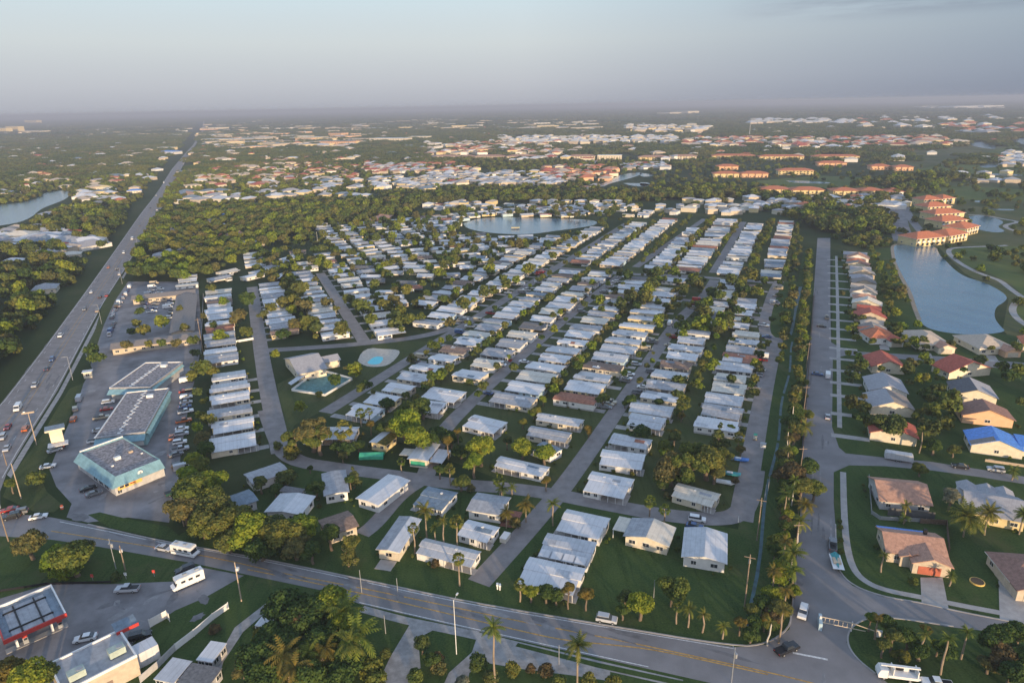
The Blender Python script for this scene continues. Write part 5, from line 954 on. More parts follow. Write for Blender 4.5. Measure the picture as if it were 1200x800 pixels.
# ------------------------------------------------------------------ vegetation shapes
rng = np.random.default_rng(4)
def quads_mesh(name, cen, nrm, size, m, asp=1.0, extra=None):
    n = len(cen); nrm = nrm / (np.linalg.norm(nrm, axis=1, keepdims=True) + 1e-9)
    r = rng.normal(size=(n, 3)); a = np.cross(nrm, r); a /= (np.linalg.norm(a, axis=1, keepdims=True) + 1e-9); b = np.cross(nrm, a)
    s = size[:, None] / 2; k = rng.uniform(.6, 1.3, (n, 1))
    V = np.stack([cen - a * s, cen - b * s * asp * k, cen + a * s * rng.uniform(.7, 1.3, (n, 1)), cen + b * s * asp], 1).reshape(-1, 3)
    F = np.arange(n * 4).reshape(n, 4); me = bpy.data.meshes.new(name)
    v, f = V.tolist(), F.tolist()
    if extra: o = len(v); v += extra[0]; f += [[i + o for i in q] for q in extra[1]]
    me.from_pydata(v, [], f); me.materials.append(MT[m]); me.update(); return me
def crown(name, n, leaf, m, lobes=14, flat=.75, spread=.62, lr=(.26, .46), conical=False, sparse=0):
    """crown of unit radius resting about z = -flat..flat"""
    L = []
    for i in range(lobes):
        d = rng.normal(size=3); d /= np.linalg.norm(d); rr_ = spread * rng.uniform(.45, 1) ; c = d * rr_ * [1, 1, flat]
        if conical: z = rng.uniform(-1, 1); c = np.array([*(rng.normal(size=2) * .28 * (1 - z) * .6), z * 1.25])
        L.append((c, rng.uniform(*lr) * ((1 - c[2] * .5) if conical else 1)))
    w_ = np.array([r ** 2 for _, r in L]); w_ /= w_.sum(); idx = rng.choice(len(L), n, p=w_)
    C_ = np.array([L[i][0] for i in idx]); R_ = np.array([L[i][1] for i in idx]); d = rng.normal(size=(n, 3)); d /= np.linalg.norm(d, axis=1, keepdims=True)
    d[:, 2] = np.where(d[:, 2] < -.35, -d[:, 2], d[:, 2]); rad_ = R_ * rng.uniform(.72, 1.08, n)
    cen = C_ + d * rad_[:, None] * [1, 1, .82]; nr = d + rng.normal(size=(n, 3)) * .55
    return quads_mesh(name, cen, nr, leaf * rng.uniform(.6, 1.4, n), m)
def frond(base, az_, el, length, droop, wid, nl, V, F):
    p = np.array(base, float); d = np.array([math.cos(az_) * math.cos(el), math.sin(az_) * math.cos(el), math.sin(el)]); side_ = np.array([-math.sin(az_), math.cos(az_), 0])
    st = length / nl
    for i in range(nl):
        q = p + d * st; t = (i + .5) / nl; wl_ = wid * (math.sin(math.pi * min(1, t * .9 + .12)) ** .6)
        for s in (-1, 1):
            n = len(V); tip = (p + q) / 2 + side_ * s * wl_ + d * st * .8 + np.array([0, 0, -wl_ * .45])
            V += [p.tolist(), q.tolist(), (tip + d * st * .25).tolist(), (tip - d * st * .1).tolist()]; F.append([n, n + 1, n + 2, n + 3] if s < 0 else [n + 3, n + 2, n + 1, n])
        p = q; d = d + np.array([0, 0, -droop / nl]); d /= np.linalg.norm(d)
def feather_crown(name, nf=20, ln=1.0, m='palm_leaf', nl=9):
    V, F = [], []
    for i in range(nf):
        el = rng.uniform(-.35, 1.25); frond((0, 0, 0), i * 2.399 + rng.uniform(-.2, .2), el, ln * rng.uniform(.85, 1.1), rng.uniform(1.0, 1.9), ln * .17, nl, V, F)
    me = bpy.data.meshes.new(name); me.from_pydata(V, [], F); me.materials.append(MT[m]); me.update(); return me
def fan_crown(name, nf=26, m='palm_leaf'):
    V, F = [], []
    for i in range(nf):
        az_ = i * 2.399; el = rng.uniform(-.8, 1.4); d = np.array([math.cos(az_) * math.cos(el), math.sin(az_) * math.cos(el), math.sin(el)]); c = d * .52; s_ = np.cross(d, [0, 0, 1.0]); s_ /= np.linalg.norm(s_) + 1e-6; u_ = np.cross(s_, d)
        for k in range(7):
            a = (k - 3) * .42; dr = d * math.cos(a) + s_ * math.sin(a); tip = c + dr * rng.uniform(.36, .5) - u_ * .0 + np.array([0, 0, -.10 - .05 * abs(k - 3)]); sd_ = np.cross(dr, u_); w0_ = .085; n = len(V)
            V += [(c - sd_ * w0_ * .3).tolist(), (c + dr * .25 - sd_ * w0_).tolist(), tip.tolist(), (c + dr * .25 + sd_ * w0_).tolist()]; F.append([n, n + 1, n + 2, n + 3])
    me = bpy.data.meshes.new(name); me.from_pydata(V, [], F); me.materials.append(MT[m]); me.update(); return me
def trunk_mesh(name, h, r0, r1, m, limbs=0, cr_=1.0, bend=0):
    b = MB(); p = Vector((0, 0, 0)); n = 4; rn = random.Random(name)
    for i in range(n):
        q = Vector((bend * ((i + 1) / n) ** 2, rn.uniform(-.04, .04) * h, h * (i + 1) / n)); b.tube(p, q, r0 + (r1 - r0) * i / n, r0 + (r1 - r0) * (i + 1) / n, m); p = q
    for i in range(limbs):
        a = i * 2.4; b.tube(p * .72, p * .8 + Vector((math.cos(a) * cr_ * .55, math.sin(a) * cr_ * .55, cr_ * rn.uniform(.2, .6))), r1 * .8, r1 * .25, m, 5)
    return b.mesh(name)
CROWN = {'near': [], 'mid': [], 'far': []}
for lod, n, lf, cnt_ in (('near', 5200, .105, 5), ('mid', 1900, .16, 5), ('far', 560, .26, 5)):
    for i in range(cnt_):
        m_ = 'leaf'
        CROWN[lod].append(crown('crown', n, lf, m_, lobes=(11, 16, 22, 14, 18)[i], flat=(.8, .65, .9, .55, .75)[i]))
def recol(me, m): q = me.copy(); q.materials[0] = MT[m]; return q
SPEC = {k: [recol(CROWN['near'][i], m) for i in (0, 1, 2)] for k, m in dict(d='leaf_dark', g='leaf_bright', b='leaf_brown', s='leaf_silver', y='leaf_gold').items()}
SPECF = {k: [recol(CROWN['mid'][i], m) for i in (0, 1)] for k, m in dict(d='leaf_dark', g='leaf_bright', b='leaf_brown', s='leaf_silver', y='leaf_gold').items()}
CON = [crown('crown', 2400, .12, 'leaf', lobes=18, conical=True, lr=(.2, .34)) for _ in range(2)]
OPEN_ = [crown('crown', 3000, .11, 'leaf', lobes=9, flat=.45, spread=.8, lr=(.2, .32)) for _ in range(2)]
FEA = [feather_crown('crown', 22), feather_crown('crown', 18), feather_crown('crown', 26, 1.0, 'leaf_gold')]
DATE = [feather_crown('crown', 44, 1.0, 'palm_leaf', 10)]
FAN = [fan_crown('crown', 34), fan_crown('crown', 28)]
TR = {'t': [trunk_mesh('trunk_mesh_%d' % i, 1, .055, .03, 'bark', 5, .5) for i in range(3)], 'p': [trunk_mesh('palm_trunk_mesh_%d' % i, 1, .028, .02, 'palm_bark') for i in range(2)], 'w': [trunk_mesh('pale_trunk_mesh', 1, .026, .017, 'pale_bark')]}
KN = dict(o=('broadleaf_tree', 'olive broadleaf tree', 'tree'), d=('broadleaf_tree', 'dark green broadleaf tree', 'tree'), g=('broadleaf_tree', 'bright green broadleaf tree', 'tree'), b=('broadleaf_tree', 'brownish bare-looking tree', 'tree'), s=('broadleaf_tree', 'silvery white-leaved tree', 'tree'), y=('broadleaf_tree', 'golden-leaved small tree', 'tree'),
          c=('conifer_tree', 'tall narrow conifer-like tree', 'tree'), f=('flat_topped_tree', 'wide flat-topped open tree', 'tree'), p=('cabbage_palm', 'round-headed fan palm', 'palm'), q=('feather_palm', 'feather-leaved palm', 'palm'), w=('feather_palm', 'pale-trunked feather palm', 'palm'), x=('date_palm', 'broad bushy date palm', 'palm'), k=('feather_palm', 'yellow-fronded palm', 'palm'), u=('shrub', 'rounded green shrub', 'shrub'), v=('shrub', 'dark reddish shrub', 'shrub'))
TREES = []   # (x, y, radius, kind, zone, height)
def T(zone, *items):
    """kind, crown centre px, crown width px [, height factor]"""
    for it in items:
        k, px, py, wp = it[:4]; f = it[4] if len(it) > 4 else None
        r = wp / 2 * mpp(px, py); pal = k in 'pqwxk'
        hc = f if f else (max(5.5, r * 2.6) if pal else (r * .7 if k in 'uv' else r * 1.0 + 1.6)); r = wp / 2 * mpp(px, py, hc)
        x, y = S(px, py, hc); TREES.append((x, y, r, k, zone, hc))
Zt = lambda reg, sc_, its: [(k, reg[0] + x / sc_, reg[1] + y / sc_, w_ / sc_) + tuple(r) for k, x, y, w_, *r in its]
T('in the hedge between the main road and the parking lot', ('o', 228, 572, 50, 7), ('o', 215, 592, 40, 6), ('g', 244, 560, 36, 8), ('o', 248, 598, 52, 6), ('o', 272, 608, 46, 6), ('g', 292, 622, 46, 6), ('o', 312, 612, 40, 6), ('o', 330, 622, 46, 6), ('g', 350, 615, 40, 6), ('o', 346, 640, 34, 4), ('d', 306, 643, 34, 3.5), ('o', 268, 632, 34, 4), ('o', 238, 615, 36, 4), ('k', 212, 598, 18, 5), ('o', 232, 545, 26, 7), ('o', 245, 580, 34, 8))
T('on the roadside lawn below the brown-roofed home', ('d', 386, 622, 26, 6), ('o', 412, 632, 22, 7), ('c', 406, 640, 18, 6), ('d', 365, 645, 26, 4))
T('on the verge above the petrol station', ('o', 33, 634, 34), ('g', 62, 652, 34), ('o', 84, 648, 46), ('g', 75, 662, 40, 3), ('o', 98, 640, 24), ('u', 136, 675, 14))
T('at the bottom left corner by the petrol station', ('y', 12, 782, 44), ('g', 30, 792, 50), ('o', 50, 790, 36), ('y', -8, 795, 40))
T('in the dense grove below the main road', ('d', 335, 708, 50, 7), ('d', 352, 724, 46, 7), ('b', 349, 722, 26, 8), ('d', 372, 712, 50, 7), ('g', 394, 700, 40, 8), ('g', 405, 722, 30, 8), ('d', 320, 740, 46, 6), ('d', 300, 762, 46, 6), ('d', 335, 755, 46, 6), ('d', 375, 745, 44, 6), ('o', 312, 745, 36, 5), ('k', 333, 762, 40, 8), ('k', 345, 778, 34, 8), ('q', 360, 762, 36, 7), ('k', 380, 755, 34, 7), ('q', 402, 712, 40, 9), ('w', 419, 740, 44, 9), ('w', 409, 748, 34, 9), ('d', 405, 775, 44, 4), ('u', 435, 782, 30), ('u', 440, 795, 26), ('d', 365, 790, 46, 5), ('d', 310, 790, 46, 5), ('o', 285, 780, 26, 4), ('u', 452, 765, 14), ('d', 395, 792, 40, 4))
T('beside the driveways at the bottom centre', ('o', 494, 752, 22), ('d', 505, 770, 22, 3), ('u', 487, 792, 26), ('v', 513, 772, 22), ('u', 515, 782, 24), ('u', 560, 775, 30), ('u', 600, 783, 24), ('v', 622, 783, 16), ('v', 640, 785, 24), ('s', 541, 798, 22, 2), ('u', 655, 797, 20), ('u', 690, 798, 26), ('u', 720, 800, 26), ('q', 578, 735, 30, 14), ('q', 677, 756, 34, 14), ('u', 575, 792, 24))
T('at the lower edge of the open corner lawn', ('o', 789, 686, 40), ('g', 751, 705, 34), ('o', 733, 698, 22), ('d', 730, 712, 18), ('p', 794, 709, 15, 5), ('q', 808, 713, 19, 5), ('q', 825, 719, 18, 5), ('q', 848, 733, 20, 3.5), ('y', 868, 727, 16, 4), ('d', 885, 730, 24, 3), ('o', 880, 742, 22, 2.5), ('g', 906, 722, 26, 2.5), ('g', 912, 700, 14, 2.5), ('d', 895, 705, 26, 4), ('o', 880, 712, 22, 4), ('y', 897, 722, 14, 4))
T('in front of the white roofs at the main road', ('p', 609, 684, 15, 5), ('g', 622, 691, 20, 3.5), ('d', 640, 692, 22, 3.5), ('d', 652, 696, 20, 3), ('y', 666, 688, 17, 6), ('y', 687, 694, 20, 5))
T('around the centre cross street junction', ('q', 648, 590, 20, 7), ('k', 616, 590, 24, 6), ('k', 593, 600, 20, 5), ('u', 604, 612, 20), ('v', 590, 606, 16), ('q', 498, 597, 26, 9), ('p', 484, 618, 14, 8), ('q', 519, 609, 15, 9), ('q', 509, 617, 13, 6), ('p', 535, 611, 18, 9), ('p', 537, 654, 16, 8), ('v', 510, 660, 14), ('o', 540, 565, 24, 3), ('u', 552, 572, 14), ('p', 762, 587, 16, 5), ('p', 779, 596, 15, 5), ('u', 782, 580, 12), ('p', 470, 540, 11, 4), ('o', 515, 548, 16, 4), ('p', 527, 549, 14, 6), ('p', 585, 562, 16, 6), ('q', 588, 572, 18, 3), ('q', 600, 570, 14, 3), ('y', 640, 562, 12, 4), ('y', 690, 503, 13, 3))
T('in the group of big trees left of the centre street', ('g', 474, 493, 38, 8), ('g', 490, 510, 34, 7), ('o', 462, 498, 22, 6), ('o', 480, 478, 24, 6), ('o', 495, 474, 26, 6), ('d', 512, 508, 30, 5), ('d', 528, 512, 24, 4), ('y', 524, 513, 14, 8), ('y', 536, 502, 8, 10), ('g', 563, 520, 32, 8), ('g', 555, 540, 22, 6), ('g', 612, 522, 25, 5), ('g', 638, 528, 24, 5), ('o', 594, 515, 12, 4), ('d', 453, 472, 18, 4), ('y', 436, 459, 9, 4), ('p', 422, 482, 11, 6), ('p', 432, 480, 8, 6), ('y', 434, 495, 11, 5), ('d', 476, 462, 13, 4), ('d', 448, 500, 16), ('d', 540, 528, 20, 3))
T('on the grass island at the first street bend', ('f', 364, 498, 46, 10), ('f', 373, 508, 36, 8), ('f', 345, 510, 30, 7), ('p', 402, 503, 24, 8), ('d', 405, 525, 22, 3.5), ('d', 395, 522, 18, 3), ('o', 401, 533, 14, 3), ('u', 341, 530, 26, 1.5), ('d', 420, 520, 16, 3))
T('beside the clubhouse and the pool', ('d', 391, 445, 22, 5), ('o', 352, 475, 18, 4), ('o', 416, 432, 24, 5), ('o', 408, 430, 14, 4), ('s', 322, 414, 13, 6), ('o', 373, 462, 12, 2))
T('among the homes near the first street bend', ('o', 305, 565, 20, 4), ('o', 335, 558, 26, 3), ('d', 322, 572, 20, 3), ('d', 370, 570, 22, 4), ('c', 414, 555, 12, 5), ('d', 363, 548, 8, 2), ('d', 410, 560, 14, 4), ('u', 325, 522, 14, 1.5), ('d', 343, 528, 16, 2))
T('in the big tree clump above the bend of the rightmost street', ('o', 788, 545, 44, 7), ('f', 808, 540, 40, 9), ('o', 830, 535, 44, 8), ('o', 812, 525, 30, 8), ('o', 778, 560, 26, 4), ('c', 843, 508, 16, 7), ('o', 850, 530, 20, 5), ('o', 838, 550, 24, 5), ('d', 800, 560, 26, 3), ('p', 866, 510, 12, 6), ('g', 857, 500, 10, 3), ('y', 868, 525, 12, 3), ('v', 862, 562, 10, 2))
T('along the row left of the rightmost street', ('y', 884, 444, 16, 4), ('y', 880, 450, 12, 3), ('o', 855, 443, 17, 4), ('g', 886, 425, 16, 4), ('g', 890, 432, 14, 3), ('o', 898, 403, 10, 3), ('o', 858, 398, 12, 3), ('o', 851, 418, 10, 2.5), ('p', 832, 428, 14, 8), ('p', 824, 425, 12, 9), ('d', 838, 424, 14, 5), ('o', 800, 392, 16, 3), ('d', 798, 446, 22, 3), ('d', 795, 462, 18, 3), ('d', 772, 470, 14, 3), ('d', 750, 508, 26, 3.5), ('d', 738, 468, 18, 3), ('d', 742, 498, 9, 2), ('o', 844, 380, 22, 6), ('p', 838, 376, 9, 12), ('y', 852, 378, 20, 5), ('g', 822, 380, 30, 4), ('g', 800, 382, 24, 4), ('y', 766, 413, 6, 5), ('y', 758, 428, 10, 3))
# the wooded canal strip between the park and the long road
rn = random.Random(21)
for i in range(140):
    u = 128 + (i ** 1.12) * 1.68; v = rn.uniform(1.6, 4.8); k = rn.choice('ooooogdgdbqwk') if u < 400 else rn.choice('oooogdbop')
    x, y = G(u, v); pal = k in 'pqwk'; r = rn.uniform(1.3, 2.0) if pal else rn.uniform(1.5, 3.4); hc = rn.uniform(5, 9) if pal else r * .9 + rn.uniform(1.0, 2.4)
    TREES.append((x, y, r, k, 'in the canal strip beside the long right-hand road', hc))
T('in the canal strip beside the long right-hand road', ('b', 935, 460, 26, 4), ('b', 925, 555, 36, 6), ('o', 940, 568, 28, 6), ('w', 929, 648, 34, 9), ('w', 938, 610, 28, 9), ('q', 922, 580, 24, 9), ('k', 944, 590, 26, 8), ('q', 930, 668, 26, 7), ('o', 955, 570, 26, 5), ('d', 945, 545, 30, 4), ('g', 932, 690, 18, 2.5), ('o', 925, 355, 20, 7), ('g', 930, 345, 18, 6), ('o', 945, 485, 18, 4), ('q', 944, 500, 22, 5))
for i in range(60):          # park side of the canal, thinner, plus the street ends
    u = 300 + i * 5 + rn.uniform(-2, 2); v = rn.uniform(-6.5, -3.5) if u > 345 else rn.uniform(-5.2, -4); 
    if rn.random() < .55: TREES.append((*G(u, v), rn.uniform(1.5, 3.2), rn.choice('oogyp'), 'on the park side of the canal beyond the last bend', rn.uniform(3, 6)))
T('in the gardens right of the long road', ('x', 1134, 606, 42, 6), ('x', 1160, 600, 26, 7), ('x', 1200, 603, 22, 6), ('s', 1116, 580, 24, 5), ('q', 1062, 592, 15, 5), ('q', 1036, 650, 15, 5), ('q', 1115, 674, 15, 3), ('u', 1070, 680, 14), ('q', 1060, 606, 16, 2), ('u', 985, 617, 8), ('u', 985, 632, 9), ('u', 986, 645, 9), ('u', 984, 610, 7), ('o', 1041, 495, 40, 6), ('g', 1020, 493, 22, 4), ('o', 1056, 500, 24, 4), ('o', 1112, 470, 36, 6), ('o', 1093, 475, 22, 7), ('o', 1096, 498, 22, 7), ('q', 1082, 505, 18, 8), ('d', 1095, 520, 24, 4), ('o', 1088, 424, 15, 6), ('o', 1085, 440, 16, 5), ('d', 1064, 432, 20, 5), ('d', 1068, 425, 18, 4), ('d', 1010, 425, 22, 4), ('y', 994, 413, 10, 3), ('o', 1012, 476, 20, 4), ('d', 1004, 440, 12, 2), ('o', 1185, 440, 24, 6), ('d', 1196, 432, 24, 6), ('o', 1175, 428, 18, 5), ('d', 1150, 424, 22, 3), ('q', 1192, 405, 16, 5), ('o', 1118, 526, 16, 3), ('o', 1079, 548, 20, 3), ('o', 1129, 432, 10, 6), ('q', 1188, 552, 18, 3), ('o', 1034, 431, 12, 4), ('o', 1197, 470, 16, 5), ('o', 1100, 455, 22, 4), ('d', 1085, 460, 20, 3), ('u', 1140, 520, 16), ('u', 1160, 520, 14), ('g', 1075, 487, 16, 3), ('d', 1105, 495, 26, 3), ('y', 1024, 400, 12, 4), ('o', 1106, 382, 22, 5), ('d', 1098, 376, 20, 5), ('o', 1125, 380, 14, 5), ('d', 1115, 390, 18, 3), ('o', 1010, 372, 14, 4), ('d', 1004, 395, 14, 3), ('g', 1048, 398, 10, 4), ('q', 1162, 408, 10, 4), ('o', 1085, 405, 12, 4), ('d', 1115, 402, 14, 4))
T('on the planted island at the bottom right corner', ('d', 1040, 728, 22, 5), ('g', 1021, 722, 16, 4), ('o', 1048, 742, 24, 5), ('o', 1036, 752, 20, 4), ('k', 1030, 722, 14, 6), ('d', 1065, 745, 28, 4), ('q', 1084, 742, 18, 7), ('y', 1086, 735, 14, 6), ('q', 1112, 748, 22, 9), ('q', 1134, 740, 18, 7), ('o', 1056, 768, 22, 1.5), ('d', 1108, 760, 26, 4), ('d', 1170, 745, 44, 6), ('b', 1178, 765, 40, 5), ('d', 1195, 738, 34, 6), ('d', 1185, 785, 40, 4), ('d', 1205, 765, 36, 6), ('o', 1160, 775, 26, 3), ('d', 1078, 760, 24, 3), ('g', 1100, 755, 18, 3))
T('by the motel and the stores', ('p', 147, 403, 17, 6), ('p', 174, 402, 12, 6), ('p', 187, 402, 16, 7), ('p', 206, 401, 15, 7), ('p', 226, 398, 19, 7), ('o', 163, 350, 12, 5), ('o', 164, 365, 14, 5), ('g', 160, 378, 14, 4), ('d', 168, 386, 20, 4), ('g', 155, 388, 14, 3), ('o', 190, 376, 20, 5), ('o', 210, 361, 10, 5), ('o', 216, 383, 14, 5), ('c', 107, 408, 20, 7), ('o', 112, 418, 22, 5), ('g', 229, 413, 14, 3), ('o', 236, 430, 30, 7), ('o', 228, 440, 20, 6), ('g', 249, 434, 18, 5), ('y', 232, 458, 16, 6), ('o', 234, 485, 16, 5), ('d', 244, 490, 20, 5), ('g', 231, 500, 16, 5), ('o', 236, 512, 22, 5), ('d', 240, 528, 26, 4), ('g', 226, 536, 24, 6), ('u', 41, 560, 26, 3), ('o', 12, 565, 14, 4), ('g', 220, 556, 30, 7), ('o', 236, 470, 12, 4))
T('between the motel and the far left street', ('g', 247, 336, 16, 6), ('o', 262, 352, 14, 5), ('o', 288, 350, 26, 7), ('g', 282, 372, 28, 6), ('g', 290, 388, 20, 5), ('o', 258, 393, 22, 4), ('o', 250, 380, 12, 6), ('o', 238, 370, 10, 5))
T('between the two left streets', ('g', 350, 338, 26, 7), ('o', 344, 352, 24, 7), ('o', 330, 355, 28, 5), ('o', 356, 358, 24, 6), ('g', 365, 378, 30, 5), ('g', 347, 380, 18, 4), ('d', 318, 360, 20, 4), ('d', 308, 368, 18, 3), ('o', 424, 358, 26, 6), ('o', 452, 357, 22, 6), ('g', 462, 380, 24, 5), ('y', 472, 385, 12, 5), ('o', 410, 350, 20, 5), ('p', 527, 376, 16, 8), ('p', 392, 292, 4, 12))
# shade trees in the back gardens and the loose quarter
def rand_tree(x, y, zone, big=False):
    k = rn.choice('ooooodggpy') if not big else rn.choice('oooogd'); r = rn.uniform(1.4, 3.1) if not big else rn.uniform(2.6, 5.2)
    TREES.append((x, y, r, k, zone, r * .9 + (rn.uniform(.8, 2) if k not in 'p' else 4)))
HX = np.array([(h[0], h[1]) for h in HOMES_XY])
for (v, u0, u1, nn, z_) in ((-33.8, 195, 690, 84, 'in the back gardens left of the rightmost street'), (-86, 200, 690, 84, 'in the back gardens right of the centre street'), (-134.5, 200, 690, 80, 'in the back gardens left of the centre street'), (-55.5, 230, 450, 10, 'on the front lawns of the second street'), (-64, 230, 450, 12, 'on the front lawns of the second street'), (-12, 250, 450, 9, 'on the front lawns of the rightmost street'), (-110, 220, 450, 14, 'beside the centre park street'), (-119, 220, 450, 14, 'beside the centre park street'), (-107, 465, 690, 40, 'beside the far streets'), (-60, 465, 690, 26, 'beside the far streets'), (-31, 465, 690, 40, 'beside the far streets'), (-9, 465, 690, 40, 'beside the far streets'), (-83.5, 465, 690, 22, 'beside the far streets'), (-156, 200, 690, 40, 'beside the pool street')):
    for _ in range(nn): rand_tree(*G(rn.uniform(u0, u1), v + rn.gauss(0, .8)), z_)
for _ in range(1700):
    u, v = rn.uniform(325, 720), rn.uniform(8, 430); x, y = G(u, v, AL); uu, vv = UV(x, y)
    if vv > -168 or not clear(x, y, 3): continue
    if np.hypot(HX[:, 0] - x, HX[:, 1] - y).min() < 5.6: continue
    rand_tree(x, y, 'in the loose quarter left of the pool street', rn.random() < .5)
for _ in range(260):
    x, y = G(rn.uniform(345, 450), rn.uniform(-104, -20))
    if clear(x, y, 1.5) and np.hypot(HX[:, 0] - x, HX[:, 1] - y).min() > 5.6: rand_tree(x, y, 'between the side lane and the upper cross street', rn.random() < .35)
for _ in range(46):
    x, y = G(rn.uniform(355, 560), rn.uniform(42, 60)); rand_tree(x, y, 'behind the dense row of houses by the lake', rn.random() < .4)
for _ in range(70):
    x, y = G(rn.uniform(245, 360), rn.uniform(44, 56) if rn.random() < .6 else rn.uniform(20.5, 28)); 
    if clear(x, y, 2) and np.hypot(HX[:, 0] - x, HX[:, 1] - y).min() > 8: rand_tree(x, y, 'in the gardens right of the long road')
for i in range(44): rand_tree(*G(358 + i * 4.9 + rn.uniform(-2, 2), rn.choice((24, 26, 45.5, 47)) + rn.uniform(-1.5, 1.5)), 'on the front lawns along the dense house row')
# woods left of the highway and north of the motel, near enough to tell trees apart
def infrustum(x, y, mgn=60):
    Z_ = y * CP + CAMH * SP; X = (x / Z_) * CR - (0) * SR
    return (Z_ > 5) & (np.abs(x / Z_) < .75 + mgn / np.maximum(Z_, 1))
CLR = []
for (px, py, L, W, rm, lab) in ((225, 234, 22, 16, 'roof_bluegrey', 'pale blue warehouse roof in the woods right of the highway'), (252, 234, 24, 18, 'roof_grey', 'grey-green hipped hall roof in the woods right of the highway'), (222, 257, 16, 12, 'roof_grey', 'grey hip roof house in the thicket behind the motel'), (265, 256, 15, 11, 'tarp_blue', 'house with blue tarp in the thicket behind the motel'), (250, 262, 15, 11, 'roof_shingle', 'dark roofed house in the thicket behind the motel'), (184, 292, 14, 10, 'tile_terracotta', 'terracotta house at the highway edge of the thicket'), (190, 303, 13, 10, 'roof_grey', 'small grey roof in the thicket near the highway'),
        (55, 342, 14, 14, 'roof_grey', 'round-looking grey roof in the woods left of the highway'), (40, 284, 52, 14, 'roof_aluminium', 'long pale roofed building in the left woods below the lake'), (105, 290, 26, 12, 'roof_grey', 'grey roofed building in the left woods near the highway'), (17, 310, 14, 11, 'roof_white', 'white roofed house in the left woods'), (85, 302, 14, 10, 'roof_cream', 'cream roofed house in the left woods'), (158, 226, 20, 12, 'tarp_blue', 'small house with blue tarp left of the highway'), (98, 232, 20, 14, 'roof_white', 'white house on the left lake shore'), (123, 222, 22, 14, 'wall_yellow', 'yellow-walled house behind the left lake')):
    x, y = S(px, py); house(None, lab, rm, 'wall_cream', 'hip', loc=((x, y), VL, L, W), h=3.2); q = max(L, W) * .5 + 5; d_ = math.hypot(x, y)
    CLR += [(x, y, q), (x * (1 - 12 / d_), y * (1 - 12 / d_), q), (x * (1 - 26 / d_), y * (1 - 26 / d_), q * .8), (x + q * .6, y, q), (x - q * .6, y, q)]; CLR += [(x + L * .25 * k, y + L * .1 * k - 8, 14) for k in (-1, 1)] if L > 40 else []
WOODL = [S(*p) for p in ((-60, 480), (0, 468), (18, 452), (62, 398), (108, 336), (137, 292), (170, 246), (60, 250), (-60, 262))]
WOODM = [S(*p) for p in ((150, 333), (164, 300), (182, 262), (300, 262), (400, 250), (385, 262), (330, 285), (290, 300), (262, 325), (235, 334))]
def fill(poly, spacing, zone, rlo, rhi, cnt_max=400):
    xs = [p[0] for p in poly]; ys = [p[1] for p in poly]; y = min(ys)
    while y < max(ys):
        x = min(xs)
        while x < max(xs):
            px, py = x + rn.uniform(-1, 1) * spacing * .45, y + rn.uniform(-1, 1) * spacing * .45
            if inpoly([px], [py], poly)[0] and clear(px, py, 5) and rn.random() > .10 and all(math.hypot(px - q[0], py - q[1]) > q[2] for q in CLR):
                r = rlo + (rhi - rlo) * rn.random() ** .8; TREES.append((px, py, r, rn.choice('oooooogd' + ('b' if rn.random() < .3 else 'o')), zone, r * .95 + rn.uniform(1, 3)))
            x += spacing
        y += spacing
fill(WOODL, 8.5, 'in the woods left of the highway', 2.6, 6.6); fill(WOODM, 7.6, 'in the thicket behind the motel', 2.4, 6.2)

TREES = [t for t in TREES if infrustum(t[0], t[1]).item() if not any(inpoly([t[0]], [t[1]], p)[0] for p in WW)]
# trees that overlap a roof are dropped unless surveyed by hand
def hides(t):
    if math.hypot(t[0], t[1]) < 350: return False
    for f in (-.5, .3, 1):
        q = project(t[0], t[1], t[5] + t[2] * f)
        if any(inpoly([q[0]], [q[1]], p)[0] for p in WATERS): return True
    return False
TREES = [t for t in TREES if not hides(t)]
TREES.sort(key=lambda t: math.hypot(t[0], t[1]))
PR = {}
def tree_proto(kind, lod, i):
    pal = kind in 'pqwxk'
    if kind in 'dgbsyuv' and kind not in 'uv': me = (SPEC if lod == 'near' else SPECF)[kind]
    elif kind in 'uv': me = [CROWN['mid'][2]] if kind == 'u' else [recol(CROWN['mid'][2], 'leaf_brown')]
    elif kind == 'o': me = CROWN['near' if lod == 'near' else 'mid']
    elif kind == 'c': me = CON
    elif kind == 'f': me = OPEN_
    elif kind == 'p': me = FAN
    elif kind == 'x': me = DATE
    elif kind == 'k': me = [FEA[2]]
    else: me = FEA[:2]
    return me[i % len(me)]
KC = {}; NT = 290; zc = {}
for i, (x, y, r, k, zone, hc) in enumerate(TREES[:NT]):
    nm, look, cat = KN[k]; d = math.hypot(x, y); key = (look, zone); zc[key] = zc.get(key, 0) + 1
    lab = '%s %s, %s nearest' % (look, zone, ordw(zc[key])); lab = ' '.join(lab.split()[:16])
    if 'hedge between' in zone or 'big tree' in zone or 'dense grove' in zone or 'verge above' in zone: r *= 1.22; hc *= .9
    elif k not in 'pqwxkuv': r *= 1.12; hc *= .92
    t = thing(nm, lab, cat, (x, y), (i * 2.4) % 6.28, 'trees and palms %s' % zone)
    me = tree_proto(k, 'near' if d < 300 else 'mid', i)
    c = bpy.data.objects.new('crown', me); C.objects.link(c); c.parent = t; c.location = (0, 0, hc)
    pal = k in 'pqwxk'; sz = r * (1.0 if not pal else 1.12); zf = rn.uniform(.85, 1.1); c.scale = (sz, sz, sz * zf if not pal else sz)
    if k in 'c': c.scale = (r * 1.5, r * 1.5, r * 1.5)
    if k not in 'uv':
        tm = TR['p' if k in 'pqxk' else ('w' if k == 'w' else 't')]; tm = tm[i % len(tm)]
        b = bpy.data.objects.new('trunk', tm); C.objects.link(b); b.parent = t; hh = hc * (.98 if pal else 1.0); fat = 8 if pal else max(4, r * 2.2); b.scale = (fat, fat, hh)
